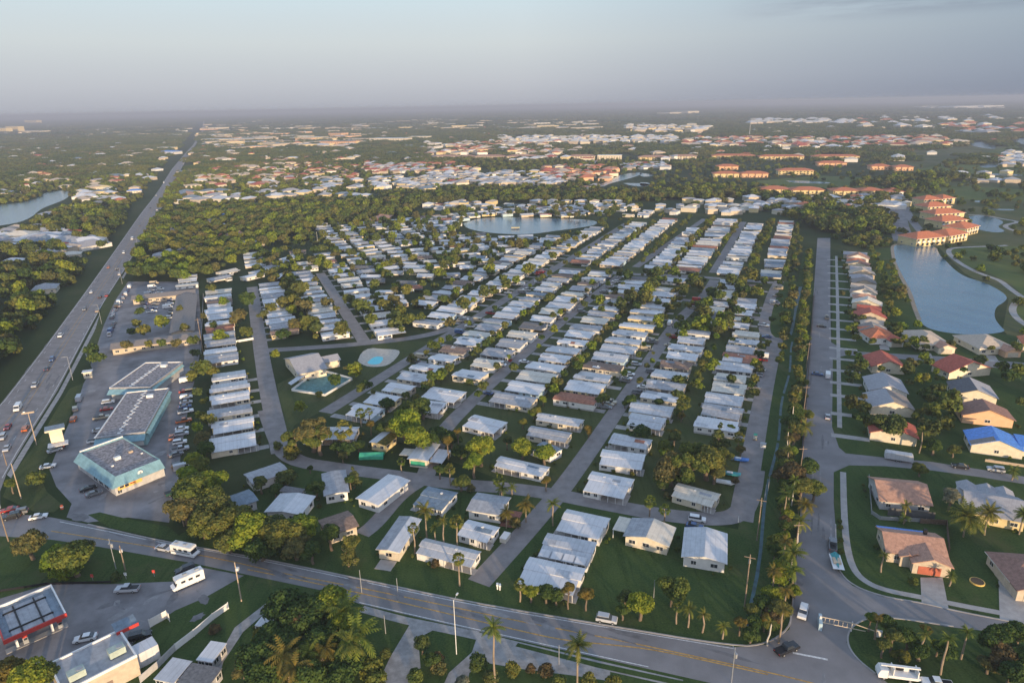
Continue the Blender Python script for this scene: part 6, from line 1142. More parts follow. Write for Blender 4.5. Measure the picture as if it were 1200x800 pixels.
# everything further: instanced forest, one object per kind of mass
hidden = bpy.data.collections.new('tree_shapes')
def shape(name, me, sc_=1):
    o = bpy.data.objects.new(name, me); hidden.objects.link(o); return o
for i, me in enumerate(CROWN['far'] + [recol(CROWN['far'][1], 'leaf_dark'), recol(CROWN['far'][2], 'leaf_bright')]): shape('crown_shape', me)
hidden2 = bpy.data.collections.new('grove_shapes')
for i in range(5):
    n = 2600; cs = rng.uniform(-1, 1, (70, 2)); cs = cs[np.hypot(cs[:, 0], cs[:, 1]) < 1.0]; rs = rng.uniform(.12, .24, len(cs)); idx = rng.integers(0, len(cs), n)
    d = rng.normal(size=(n, 3)); d /= np.linalg.norm(d, axis=1, keepdims=True); d[:, 2] = np.abs(d[:, 2])
    cen = np.column_stack([cs[idx], rs[idx] * .55 * (1 + .5 * np.sin(idx * 7.0))]) + d * rs[idx][:, None] * [1, 1, .9]
    me = quads_mesh('grove', cen, d + rng.normal(size=(n, 3)) * .45, .085 * rng.uniform(.6, 1.4, n), ('leaf', 'leaf', 'leaf', 'leaf_dark', 'leaf')[i]); o = bpy.data.objects.new('grove_shape', me); hidden2.objects.link(o)
def scatter(name, pts, scl, coll, label, cat='woodland'):
    me = bpy.data.meshes.new(name); me.from_pydata([(float(a), float(b), float(c)) for a, b, c in pts], [], [])
    at = me.attributes.new('tree_scale', 'FLOAT_VECTOR', 'POINT'); at.data.foreach_set('vector', np.asarray(scl, dtype=np.float32).ravel())
    o = bpy.data.objects.new(name, me); C.objects.link(o); ng = bpy.data.node_groups.new(name, 'GeometryNodeTree')
    ng.interface.new_socket('Geometry', in_out='INPUT', socket_type='NodeSocketGeometry'); ng.interface.new_socket('Geometry', in_out='OUTPUT', socket_type='NodeSocketGeometry')
    N = ng.nodes.new; gi, go_ = N('NodeGroupInput'), N('NodeGroupOutput'); ip = N('GeometryNodeInstanceOnPoints'); ci = N('GeometryNodeCollectionInfo'); na = N('GeometryNodeInputNamedAttribute'); rv_ = N('FunctionNodeRandomValue'); cx = N('ShaderNodeCombineXYZ'); ri = N('FunctionNodeRandomValue')
    ci.inputs['Collection'].default_value = coll; ci.inputs['Separate Children'].default_value = True; ci.inputs['Reset Children'].default_value = True
    na.data_type = 'FLOAT_VECTOR'; na.inputs['Name'].default_value = 'tree_scale'; rv_.data_type = 'FLOAT'; rv_.inputs[3].default_value = 6.283; ri.data_type = 'INT'; ri.inputs[5].default_value = 997; ri.inputs['Seed'].default_value = 3
    ip.inputs['Pick Instance'].default_value = True; l = ng.links.new
    l(gi.outputs[0], ip.inputs['Points']); l(ci.outputs[0], ip.inputs['Instance']); l(rv_.outputs[1], cx.inputs[2]); l(cx.outputs[0], ip.inputs['Rotation']); l(na.outputs['Attribute'], ip.inputs['Scale']); l(ri.outputs[2], ip.inputs['Instance Index']); l(ip.outputs[0], go_.inputs[0])
    md = o.modifiers.new('scatter', 'NODES'); md.node_group = ng; tag(o, label, cat, kind='stuff'); return o
sh = []
for h in HOMES_XY:
    if math.hypot(h[0], h[1]) > 430 or h[3] > 26: continue
    for _ in range(rn.randrange(3, 8)):
        e_ = rn.random(); lx = rn.choice((-1, 1)) * (h[3] / 2 + rn.uniform(.5, 1.6)) if e_ < .5 else rn.uniform(-.5, .5) * h[3]; ly = rn.uniform(-.5, .5) * h[4] if e_ < .5 else rn.choice((-1, 1)) * (h[4] / 2 + rn.uniform(.3, .9))
        x = h[0] + lx * math.cos(h[2]) - ly * math.sin(h[2]); y = h[1] + lx * math.sin(h[2]) + ly * math.cos(h[2])
        if clear(x, y, .8): sh.append((x, y, rn.uniform(.35, 1.05)))
scatter('garden_shrubs', [(x, y, s_ * .6) for x, y, s_ in sh], [(s_, s_, s_ * rn.uniform(.7, 1.2)) for x, y, s_ in sh], hidden, 'low shrubs and flower beds growing along the walls of the homes', 'shrubs')
rest = TREES[NT:]
scatter('park_trees', [(t[0], t[1], t[5] * .95) for t in rest], [(t[2],) * 3 for t in rest], hidden, 'smaller garden and woodland trees scattered between the far homes', 'trees')
# forest over the plain, thinned where the suburbs are
OPENP = [S(*p) for p in ((-60, 1000), (-60, 455), (0, 470), (55, 400), (128, 298), (165, 250), (190, 260), (290, 262), (330, 290), (470, 250), (505, 236), (745, 236), (880, 246), (955, 262), (985, 286), (1050, 300), (1100, 380), (1400, 420), (1500, 1000))]
GOLF = [S(*p) for p in ((1045, 300), (1040, 235), (1030, 200), (1060, 178), (1140, 170), (1330, 176), (1500, 400), (1330, 420), (1180, 392))]
MEADOW = [S(*p) for p in ((800, 196), (835, 190), (1070, 190), (1130, 175), (1060, 222), (960, 223), (870, 218), (700, 216), (640, 200))]
towns = [(505, 660, 199, 220, .80), (437, 505, 204, 225, .75), (585, 792, 159, 172, .75), (732, 830, 146, 158, .8), (240, 420, 151, 176, .7), (425, 560, 163, 176, .6), (300, 560, 186, 210, .35), (800, 1120, 160, 176, .35), (834, 1070, 180, 234, .55), (500, 820, 180, 190, .7), (0, 50, 145, 158, .6), (500, 745, 237, 251, .75), (770, 960, 236, 252, .7)]
def forest(r0, r1, n, s_lo, s_hi, coll, name, lab, hz=1.0, zf=.9):
    th = rng.uniform(-R(50), R(50), n); rr_ = np.sqrt(rng.uniform(r0 ** 2, r1 ** 2, n)); x, y = rr_ * np.sin(th), rr_ * np.cos(th)
    ok = infrustum(x, y, 120) & ~inpoly(x, y, OPENP)
    for p in WW: 
        ok &= ~inpoly(x, y, p)
    ok &= dist_line(x, y, HWC) > (15 + s_hi * .5 if s_hi < 10 else 14 + s_hi * .85)
    for zz in (2, 5, 8, 11):
        for dx in ((0,) if s_hi < 10 else (-s_lo, 0, s_lo)):
            wx, wy = project(x + dx, y, zz)
            for p in WATERS: ok &= ~inpoly(wx, wy, p)
    cl = np.array([rng.normal() for _ in range(1)])
    ok &= ~(inpoly(x, y, GOLF) & (rng.random(n) > .16)); ok &= ~(inpoly(x, y, MEADOW) & (rng.random(n) > .30))
    px, py = project(x, y)
    for (a, b, c, d, f) in towns: ok &= ~((px > a) & (px < b) & (py > c) & (py < d) & (rng.random(n) < f))
    gap = (np.sin(x * .013 + np.cos(y * .011) * 2) * np.sin(y * .009 + x * .004) > .55); ok &= ~(gap & (rng.random(n) < .5))
    for t_ in FBXY: ok &= np.hypot(x - t_[0], y - t_[1]) > t_[2]
    x, y = x[ok], y[ok]
    if s_hi < 40:
        q = np.array(ROOFXY)[::3]; q = q[(np.hypot(q[:, 0], q[:, 1]) > r0 - 60) & (np.hypot(q[:, 0], q[:, 1]) < r1 + 60)]; keep_ = np.ones(len(x), bool); qd = q / np.hypot(q[:, 0], q[:, 1])[:, None]
        for k_, (rad_, back) in enumerate(((9 if s_hi < 10 else 20, 0), (7 if s_hi < 10 else 18, 12 if s_hi < 10 else 28))):
            qq = q - qd * back
            for i0 in range(0, len(x), 2000): keep_[i0:i0 + 2000] &= (np.hypot(x[i0:i0 + 2000, None] - qq[None, :, 0], y[i0:i0 + 2000, None] - qq[None, :, 1]).min(1) > rad_)
        x, y = x[keep_], y[keep_]
    if s_hi < 10:
        for q_ in CLR:
            k_ = np.hypot(x - q_[0], y - q_[1]) > q_[2]; x, y = x[k_], y[k_]
    s = s_lo + (s_hi - s_lo) * rng.random(len(x)) ** 1.5
    scatter(name, np.column_stack([x, y, s * .55 * hz]), np.column_stack([s, s, s * zf]), coll, lab)
    return len(x)
FBXY = [(o.location.x, o.location.y, 16 + o.dimensions.x * 0) for o in C.objects if o.get('category') in ('building', 'condominium')]
nA = forest(330, 1500, 25000, 2.6, 6.0, hidden, 'woodland', 'mixed olive woodland around the park and along the highway')
nB = forest(1450, 4200, 26000, 14, 30, hidden2, 'far_woodland', 'continuous far woodland between the suburbs', .03, .8)
nC = forest(4100, 16000, 16000, 60, 130, hidden2, 'horizon_woodland', 'flat woodland running to the hazy horizon', .01, .28)
# denser tree belts: behind the park, both sides of the highway, along the golf course
bp = []
def belt(px, n, wid, lo, hi):
    P = [Vector(S(*p)) for p in px]
    for _ in range(n):
        i = rn.randrange(len(P) - 1); q = P[i].lerp(P[i + 1], rn.random()) + Vector((rn.uniform(-wid, wid), rn.uniform(-wid, wid))); 
        wq = project(q.x, q.y, 9); wq2 = project(q.x, q.y, 4.5)
        if clear(q.x, q.y, 3) and not any(inpoly([wq[0]], [wq[1]], p)[0] or inpoly([wq2[0]], [wq2[1]], p)[0] for p in WATERS): bp.append((q.x, q.y, rn.uniform(lo, hi)))
belt([(195, 262), (300, 250), (400, 246), (500, 236), (620, 233), (745, 232), (860, 228)], 900, 32, 4, 7.5); belt([(860, 228), (960, 240), (985, 262)], 120, 20, 4, 7)
belt([(955, 262), (985, 270), (1030, 262), (1050, 275)], 110, 18, 5, 8.5); belt([(300, 262), (380, 255), (470, 250)], 300, 24, 4, 7)
belt([(60, 395), (110, 322), (150, 258)], 90, 5, 4, 6.5); belt([(172, 300), (190, 258), (215, 205)], 160, 10, 4, 6.5); belt([(1180, 300), (1200, 318), (1240, 340)], 14, 3, 2.5, 4); belt([(1020, 245), (1060, 225), (1110, 215)], 60, 16, 4, 8); belt([(1010, 222), (1075, 210), (1140, 212)], 90, 20, 5, 9); belt([(1070, 330), (1058, 318), (1052, 350)], 12, 3, 2.5, 4.5); belt([(1128, 262), (1145, 275), (1160, 280)], 16, 6, 3, 5)
scatter('tree_belts', [(x, y, s * .7 + 1) for x, y, s in bp], [(s, s, s * .95) for x, y, s in bp], hidden, 'dense olive tree belts behind the park and along the golf course', 'woodland')
print('TREES', len(TREES), 'things', NT, 'forest', nA, nB, nC, 'last tree dist', math.hypot(TREES[NT - 1][0], TREES[NT - 1][1]))
# grass tufts and litter are below the picture's resolution; the lawns carry their own mottling

# ------------------------------------------------------------------ vehicles
def wheel_mesh():
    b = MB(); b.tube((0, -.11, 0), (0, .11, 0), .33, .33, 'rubber', 12).tube((0, -.12, 0), (0, .12, 0), .17, .17, 'metal_grey', 8); return b.mesh('wheel')
WH = wheel_mesh()
def vehicle(kind, colr, loc, rz, label, group=None, dest=None, cat=None):
    pm = 'paint_' + colr; nm = {'sedan': 'sedan', 'suv': 'suv', 'pickup': 'pickup_truck', 'van': 'van', 'rv': 'motorhome', 'truck': 'utility_truck'}[kind]
    t = thing(nm, label, cat or {'sedan': 'car', 'suv': 'car', 'pickup': 'pickup truck', 'van': 'van', 'rv': 'motorhome', 'truck': 'truck'}[kind], loc, rz, group)
    b, g, r_ = MB(), MB(), MB(); Wd = .9; ax = (1.45, -1.4)
    if kind == 'sedan':
        b.prof([(-2.3, .35), (2.25, .35), (2.35, .55), (2.2, .78), (1.05, .93), (-1.65, .98), (-2.25, .9), (-2.35, .6)], -Wd, Wd, pm, .06); g.prof([(1.15, .9), (.4, 1.36), (-1.0, 1.38), (-1.8, .95)], -.8, .8, 'glass_window', .16); r_.prof([(.42, 1.36), (.36, 1.42), (-.95, 1.44), (-1.02, 1.38)], -.66, .66, pm)
    elif kind == 'suv':
        b.prof([(-2.35, .4), (2.3, .4), (2.4, .7), (2.25, .98), (1.15, 1.08), (-2.35, 1.1)], -.95, .95, pm, .05); g.prof([(1.2, 1.05), (.55, 1.6), (-2.05, 1.64), (-2.3, 1.08)], -.86, .86, 'glass_window', .12); r_.prof([(.55, 1.6), (.5, 1.7), (-2.0, 1.74), (-2.06, 1.62)], -.76, .76, pm)
    elif kind == 'pickup':
        ax = (1.75, -1.7); b.prof([(-2.85, .45), (2.75, .45), (2.85, .8), (2.7, 1.05), (1.35, 1.12), (-.75, 1.12), (-.75, 1.1), (-2.85, 1.1)], -.98, .98, pm, .03); g.prof([(1.35, 1.1), (.75, 1.72), (-.6, 1.74), (-.8, 1.1)], -.88, .88, 'glass_window', .12); r_.prof([(.76, 1.72), (.7, 1.8), (-.55, 1.83), (-.62, 1.74)], -.76, .76, pm)
    elif kind == 'van':
        ax = (1.9, -1.8); b.prof([(-2.9, .4), (2.8, .4), (2.9, .9), (2.2, 1.25), (1.6, 2.15), (-2.85, 2.2)], -1.0, 1.0, pm, .08); g.prof([(2.28, 1.27), (1.7, 2.0), (1.62, 2.0), (1.9, 1.27)], -.9, .9, 'glass_window'); r_.prof([(1.5, 2.16), (1.45, 2.24), (-2.7, 2.28), (-2.75, 2.2)], -.85, .85, pm)
    elif kind == 'rv':
        ax = (2.6, -2.2); b.prof([(-3.9, .45), (3.4, .45), (3.6, 1.0), (2.7, 1.3), (2.3, 2.2), (2.7, 2.35), (2.6, 3.0), (-3.9, 3.05)], -1.15, 1.15, pm, .05); g.prof([(2.85, 1.33), (2.42, 2.12), (2.34, 2.12), (2.6, 1.33)], -.95, .95, 'glass_window'); r_.box(-3.6, 2.3, -1.0, 1.0, 3.05, 3.15, 'metal_white')
    else:
        ax = (2.6, -2.2); b.prof([(2.0, .5), (3.7, .5), (3.8, 1.3), (3.4, 2.3), (2.0, 2.4)], -1.1, 1.1, pm, .06); b.box(-4, 1.95, -1.1, 1.1, .7, 1.3, pm); g.prof([(3.72, 1.4), (3.42, 2.2), (3.3, 2.2), (3.5, 1.4)], -.95, .95, 'glass_window'); r_.box(-4.0, 3.3, -.28, .28, 2.75, 3.0, 'metal_white').box(-3.6, -3.4, -1.0, 1.0, 1.3, 2.74, 'metal_white').box(.9, 1.1, -1.0, 1.0, 1.3, 2.74, 'metal_white')
    obj('body', b, t)
    if kind == 'pickup': obj('truck_bed', MB().box(-2.75, -.85, -.82, .82, 1.101, 1.12, 'black'), t)
    obj('windows', g, t); obj('roof', r_, t)
    if kind in ('rv', 'van'):
        for i in range(3 if kind == 'rv' else 1):
            for s_ in (-1, 1): obj('side_window', MB().box(-.5, .5, -.02, .02, -.3, .3, 'glass_window'), t, ((-2.4 + i * 1.7) if kind == 'rv' else 1.0, s_ * (1.13 if kind == 'rv' else .96), 2.0 if kind == 'rv' else 1.65))
        if kind == 'rv': obj('stripe', MB().box(-3.7, 2.2, -1.16, -1.14, 1.2, 1.45, 'paint_grey'), t)
    if kind == 'rv':
        for x_ in (-2.6, .2): obj('roof_unit', MB().box(-.45, .45, -.35, .35, 3.15, 3.45, 'metal_grey'), t, (x_, 0, 0))
    if kind == 'truck': 
        for i in range(4): obj('tool_box', MB().box(-.55, .55, -1.12, -.6, 1.302, 2.0, ('metal_grey', 'metal_white', 'black', 'metal_grey')[i]), t, (-3.2 + i * 1.3, 0, 0))
    hw_ = .9 if kind in ('sedan',) else 1.0
    for x in ax:
        for s_ in (-1, 1):
            w_ = bpy.data.objects.new('wheel', WH); C.objects.link(w_); w_.parent = t; w_.location = (x, s_ * hw_ * .93, .33); k = 1.25 if kind in ('rv', 'truck') else 1.0; w_.scale = (k, 1, k)
    fx = max(v[0] for v in b.v) - .03; bx = min(v[0] for v in b.v)
    for s_ in (-1, 1):
        obj('headlight', MB().box(-.04, .05, -.2, .2, -.08, .08, 'line_white'), t, (fx - .03, s_ * .62, .72)); obj('tail_light', MB().box(-.03, .03, -.14, .14, -.1, .1, 'red_band'), t, (bx, s_ * .7, .85))
    return t
NICE = dict(white='white', silver='silver', grey='grey', black='black', red='red', blue='dark blue', green='dark green', beige='beige', orange='orange', navy='navy')
KIN = dict(sedan='sedan', suv='SUV', pickup='pickup truck', van='van', rv='motorhome', truck='utility truck')
done = {}
def cars(zone, group, *items):
    n = {}
    for k, c_, px, py, ang in items:
        x, y = S(px, py, .6); kk = (k, c_); n[kk] = n.get(kk, 0) + 1; same = sum(1 for i in items if (i[0], i[1]) == kk)
        vehicle(k, c_, (x, y, .06), ang, ('%s %s %s' % (NICE[c_], KIN[k], zone)) + (', %s from the near end' % ordw(n[kk]) if same > 1 else ''), group)
FW, BK = UL, UL + math.pi            # along the highway, away / towards
cars('driving on the highway', 'vehicles on the highway', ('sedan', 'silver', 8, 525, BK), ('suv', 'silver', 3, 512, BK), ('sedan', 'red', 9, 500, BK), ('suv', 'orange', 30, 502, FW), ('van', 'white', 21, 478, BK), ('pickup', 'silver', 41, 451, BK), ('sedan', 'navy', 55, 432, FW), ('suv', 'blue', 61, 421, BK), ('pickup', 'white', 71, 393, BK), ('sedan', 'grey', 99, 362, BK), ('sedan', 'beige', 114, 364, FW), ('sedan', 'white', 107, 342, BK), ('suv', 'black', 117, 348, FW), ('sedan', 'red', 125, 346, FW), ('sedan', 'black', 137, 315, BK), ('sedan', 'white', 140, 321, FW), ('sedan', 'orange', 127, 313, BK), ('suv', 'white', 145, 296, BK), ('van', 'white', 155, 280, BK), ('sedan', 'red', 172, 279, FW), ('sedan', 'white', 184, 246, FW), ('sedan', 'silver', 189, 234, FW), ('sedan', 'black', 176, 244, BK), ('sedan', 'white', 183, 229, BK), ('sedan', 'grey', 163, 264, BK), ('van', 'white', 192, 214, BK), ('sedan', 'white', 215, 192, FW))
cars('waiting at the highway junction', 'cars waiting at the junction', ('sedan', 'red', 11, 597, VL + math.pi), ('suv', 'black', 14, 605, VL + math.pi), ('suv', 'grey', 22, 600, VL + math.pi), ('sedan', 'white', 45, 605, VL))
cars('parked by the highway verge', 'vehicles in the store lot', ('sedan', 'white', 56, 546, VL), ('sedan', 'silver', 64, 527, VL + .4), ('suv', 'beige', 88, 479, UL + .2), ('van', 'silver', 93, 467, UL), ('suv', 'orange', 86, 491, UL), ('pickup', 'black', 74, 520, UL))
cars('parked at the front of the stores', 'vehicles in the store lot', ('pickup', 'beige', 119, 489, VL), ('sedan', 'red', 125, 479, VL), ('pickup', 'white', 113, 516, VL), ('suv', 'white', 127, 471, VL), ('sedan', 'black', 103, 572, VL + .3), ('sedan', 'grey', 110, 578, VL + .3), ('sedan', 'silver', 116, 504, VL))
cars('parked in line behind the stores', 'cars parked behind the stores', *[(k, c_, 217 + (y - 440) * -.03 + dx, y, VL + a) for k, c_, dx, y, a in (('van', 'white', 2, 446, 0), ('sedan', 'red', 0, 458, .1), ('suv', 'black', 7, 457, .1), ('suv', 'white', 2, 465, .05), ('sedan', 'silver', 2, 471, 0), ('sedan', 'blue', 1, 476, 0), ('pickup', 'white', 2, 482, .1), ('pickup', 'orange', 0, 493, .1), ('sedan', 'white', -2, 502, 0), ('suv', 'silver', -2, 508, 0), ('suv', 'white', -4, 518, 0), ('pickup', 'silver', -3, 526, .1), ('sedan', 'grey', -8, 532, .3), ('suv', 'black', -4, 545, .1), ('van', 'silver', 1, 548, .1))])
cars('standing in the rear lane of the stores', 'vehicles in the store lot', ('sedan', 'orange', 201, 512, UL), ('pickup', 'green', 205, 576, VL + .3))
mot = []; rn = random.Random(8)
for x, y, n_ in ((131, 372, 5), (128, 392, 4), (140, 358, 4), (148, 345, 3), (178, 365, 4), (182, 352, 4), (197, 360, 4), (200, 372, 3), (175, 345, 4), (170, 360, 3)):
    for i in range(n_): mot.append((rn.choice(('sedan', 'suv', 'pickup', 'van', 'sedan')), rn.choice(('white', 'silver', 'grey', 'black', 'white', 'blue', 'beige')), x + i * 2.0 + rn.uniform(-.5, .5), y - i * 4.4, (VL if x > 170 else UL) + rn.uniform(-.15, .15)))
cars('parked in the motel yard', 'vehicles parked at the motel', *mot)
cars('on the petrol station forecourt', 'vehicles at the petrol station', ('pickup', 'silver', 149, 690, VL + math.pi - .35), ('sedan', 'white', 100, 747, VL + math.pi - .1), ('suv', 'black', 164, 745, VL))
vehicle('rv', 'white', (*S(218, 646, 1), .06), -.30, 'white motorhome driving on the main road towing a small car'); vehicle('sedan', 'silver', (*S(192, 642, .6), .06), -.26, 'silver car towed behind the white motorhome')
vehicle('rv', 'white', (*S(219, 681, 1), .06), math.pi + .72, 'long white passenger van leaving the petrol station'); vehicle('suv', 'black', (*S(217, 667, .6), .06), math.pi + .6, 'black SUV half hidden behind the long white van')
vehicle('suv', 'silver', (*S(711, 725, .6), .06), -.28, 'silver SUV parked on the grass verge of the main road')
vehicle('pickup', 'black', (*S(922, 760, .6), .06), .42, 'black pickup truck turning at the main road junction'); vehicle('suv', 'white', (*S(941, 717, .6), .06), UR - .12 + math.pi, 'white SUV with dark roof driving down to the junction')
t = vehicle('truck', 'white', (*S(1051, 790, .8), .06), math.pi - .2, 'white utility truck with ladder rack at the bottom right corner'); vehicle('pickup', 'white', (*S(1098, 800, .8), .06), math.pi - .2, 'white pickup cut by the bottom edge beside the ladder truck')
cars('parked along the long right-hand road', 'vehicles on the long right-hand road', ('van', 'white', 970, 440, UR), ('pickup', 'grey', 976, 638, UR), ('sedan', 'silver', 970, 488, UR), ('sedan', 'blue', 958, 438, VR), ('pickup', 'beige', 969, 372, UR), ('sedan', 'black', 963, 382, VR))
cars('on the second side road', 'cars on the second side road', ('sedan', 'black', 1125, 546, VR + .05 + math.pi), ('suv', 'silver', 1167, 550, VR + math.pi))
cars('in the park near the bend of the rightmost street', 'cars in the park', ('suv', 'white', 817, 608, VR + .1), ('sedan', 'blue', 814, 616, VR), ('suv', 'silver', 862, 383, UR), ('pickup', 'white', 895, 381, VR), ('sedan', 'beige', 776, 381, UR), ('van', 'white', 785, 379, UR))
drvc = []
for i in range(62):
    g_ = rn.choice(((-54.5, 230, 440), (-63, 230, 335), (-111, 210, 440), (-119.5, 215, 440), (-12.5, 230, 440), (-157.5, 210, 440), (-166, 300, 440))); u = rn.uniform(g_[1], g_[2]); x, y = G(u, g_[0]); drvc.append((math.hypot(x, y), x, y))
drvc.sort(); dc = {}
for _, x, y in drvc:
    k, c_ = rn.choice(('sedan', 'suv', 'pickup', 'van')), rn.choice(('white', 'silver', 'grey', 'red', 'blue', 'white', 'beige')); dc[(k, c_)] = dc.get((k, c_), 0) + 1
    vehicle(k, c_, (x, y, .03), VR + rn.choice((0, math.pi)) + rn.uniform(-.1, .1), '%s %s in a park driveway, %s from the front' % (NICE[c_], KIN[k], ordw(dc[(k, c_)])), 'cars in the park driveways')
# trailers, boats, golf cart
t = thing('covered_boat', 'blue and white covered boat on a trailer at the kerb of the long road', 'boat', (*S(980, 660, .8), .05), UR + math.pi + .15)
b = MB(); b.prof([(-3, .7), (2.2, .6), (3.3, 1.5), (-3, 1.4)], -1.15, 1.15, 'paint_white', -.15); obj('hull', b, t); obj('cover', MB().slab([(-2.9, -1.1, 1.45), (3, 0, 1.7), (-2.9, 0, 2.3)], .1, 'teal_boat').slab([(-2.9, 0, 2.301), (3, 0, 1.701), (-2.9, 1.1, 1.45)], .1, 'teal_boat').box(-1, 1.2, -.9, .9, 1.4, 1.9, 'canvas_tan'), t)
for s_ in (-1, 1): w_ = bpy.data.objects.new('wheel', WH); C.objects.link(w_); w_.parent = t; w_.location = (-.4, s_ * .9, .33)
t = thing('cargo_trailer', 'long grey covered trailer parked at the side road kerb', 'trailer', (*S(1053, 536, 1), .05), VR)
obj('body', MB().prof([(-4, .6), (4, .6), (4, 2.3), (3.6, 2.7), (-3.6, 2.7), (-4, 2.3)], -1.2, 1.2, 'roof_aluminium'), t)
for x in (-.6, .5):
    for s_ in (-1, 1): w_ = bpy.data.objects.new('wheel', WH); C.objects.link(w_); w_.parent = t; w_.location = (x, s_ * 1.2, .33)
t = thing('golf_cart', 'small green-topped golf cart driving on the rightmost park street', 'golf cart', (*S(885, 513, .5), .075), UR)
obj('body', MB().prof([(-1.2, .3), (1.2, .3), (1.25, .6), (.7, .75), (.5, .35), (0, .35), (-.1, .75), (-1.2, .8)], -.6, .6, 'paint_beige'), t); obj('roof', MB().box(-.9, .8, -.6, .6, 1.75, 1.82, 'awning_green'), t)
for x in (-.85, .75):
    for s_ in (-.55, .55): obj('post', MB().box(-.03, .03, -.03, .03, .6, 1.75, 'metal_white'), t, (x, s_, 0)); w_ = bpy.data.objects.new('wheel', WH); C.objects.link(w_); w_.parent = t; w_.location = (x, s_, .22); w_.scale = (.66, .7, .66)
for px, py, m_, lab in ((856, 557, 'teal_boat', 'teal kayak rack beside the rightmost street'), (866, 540, 'tarp_blue', 'blue covered skiff beside the rightmost street'), (849, 567, 'paint_white', 'white small boat under the big tree clump')):
    t = thing('small_boat', lab, 'boat', S(px, py), VR); obj('hull', MB().prof([(-2.4, .5), (2, .5), (3, 1.1), (-2.5, 1.0)], -.8, .8, m_, -.1), t); obj('cockpit', MB().box(-1.2, .6, -.5, .5, 1.0, 1.25, 'metal_white'), t)
t = thing('utility_box', 'pale green utility cabinet standing on the grass left of the canal', 'utility box', S(894, 524), UR); obj('cabinet', MB().box(-.7, .7, -.9, .9, 0, 1.5, 'metal_white'), t); obj('lid', MB().box(-.75, .75, -.95, .95, 1.5, 1.6, 'metal_grey'), t)

# ------------------------------------------------------------------ poles, signs, fences, barrier
def pole(px, py, h, lab, kind='wood', arm=False, ang=0, name=None, cat=None):
    x, y = S(px, py); m_ = {'wood': 'wood_pole', 'white': 'metal_white', 'grey': 'metal_grey', 'lit': 'wood_pale'}[kind]  # 'lit' poles: sunlight put into the colour through a paler wood
    t = thing(name or 'utility_pole', lab, cat or 'pole', (x, y), ang); f_ = .6 if kind in ('white', 'grey') else 1.0; obj('pole', MB().tube((0, 0, 0), (0, 0, h), .17 * f_, .11 * f_, m_, 8), t)
    if arm == 'cross': obj('cross_arm', MB().box(-.07, .07, -1.2, 1.2, h - .9, h - .75, m_), t); obj('transformer', MB().tube((.35, 0, h - 2.6), (.35, 0, h - 1.6), .25, .25, 'metal_grey', 10), t)
    if arm == 'lamp': obj('lamp_arm', MB().tube((0, 0, h - .3), (1.6, 0, h + .2), .05, .04, 'metal_grey', 6), t); obj('lamp_head', MB().box(1.4, 2.1, -.16, .16, h + .1, h + .26, 'metal_white'), t)
    if arm == 'flood': obj('floodlight', MB().box(.1, .7, -.35, .35, h - 2.2, h - 1.5, 'line_white'), t)
    return t
pole(283, 704, 11, 'sunlit wooden pole with a white floodlight beside the grass drive', 'lit', 'flood'); pole(136, 666, 9, 'thin grey pole in the verge above the petrol station', 'grey', 'cross', .3); pole(147, 668, 7.5, 'short pole with white floodlight above the petrol station', 'wood', 'flood', 2)
pole(535, 766, 14, 'tall white lamp post between the two driveways at the bottom', 'white', 'lamp', 1.2, 'street_lamp', 'street lamp'); pole(857, 800, 9, 'grey pole at the bottom edge of the main road', 'grey', 'cross', 0); pole(25, 584, 12, 'leaning sunlit wooden pole on the grass wedge', 'lit', False); pole(10, 634, 13, 'wooden utility pole at the left edge by the main road', 'wood', 'cross', .6); pole(8, 545, 5, 'short red-topped signal post by the highway', 'wood')
pole(872, 714, 15, 'tall wooden power pole at the near end of the canal', 'wood', 'cross', UR); pole(887, 633, 13, 'wooden power pole on the grass beside the canal bend', 'wood', 'cross', UR); pole(238, 412, 17, 'tall dark power pole between the motel and the homes', 'wood', 'cross', UL); pole(865, 612, 2, 'short white post beside the rightmost bend', 'white')
for i, u in enumerate((158, 200, 250, 300)): x, y = G(u, 6.2); t = thing('utility_pole', 'slim rust-brown pole in the canal trees, %s from the junction' % ordw(i + 1), 'pole', (x, y)); obj('pole', MB().tube((0, 0, 0), (0, 0, 13), .16, .1, 'wood_pole', 8), t); obj('cross_arm', MB().box(-1.2, 1.2, -.07, .07, 12, 12.15, 'wood_pole'), t)
for i, (px, py) in enumerate(((424, 694), (467, 704), (900, 575), (896, 585), (766, 700), (452, 742), (655, 778))): pole(px, py, 6.5 if i < 2 else 5, 'thin roadside post, %s from the left among the slim posts' % ordw((1, 3, 7, 6, 5, 2, 4)[i]), 'grey')
t = pole(43, 521, 12.5, 'pale T-shaped twin-arm pole on the verge of the highway', 'lit', False, VL, 'billboard_pole', 'pole'); obj('cross_beam', MB().box(-1.9, 1.9, -.3, .3, 12.2, 12.7, 'wood_pale'), t); obj('floodlight', MB().box(-1.4, -.8, -.2, .2, 12.702, 13.0, 'metal_white'), t)
pole(373, 283 + 8, 14, 'thin pole with white box top at the far end of the park', 'white')
x, y = S(70, 525); t = thing('pylon_sign', 'tall sunlit blank pylon sign with wide cap on the highway verge', 'sign', (x, y), VL + .15)
obj('sign_panel', MB().box(-1.9, 1.9, -.5, .5, 2.6, 7.2, 'wall_cream'), t); obj('cap', MB().box(-2.9, 2.9, -1.6, 1.6, 7.2, 7.8, 'wall_cream').slab([(-2.9, -1.6, 7.95), (2.9, -1.6, 7.95), (2.9, 1.6, 8.3), (-2.9, 1.6, 8.3)], .14, 'roof_bluegrey'), t)
for s_ in (-1.5, 1.5): obj('column', MB().box(s_ - .25, s_ + .25, -.3, .3, 0, 2.6, 'wall_cream'), t)
obj('base_canopy', MB().box(-3, 3, -3.4, .4, 2.2, 2.45, 'roof_white'), t)
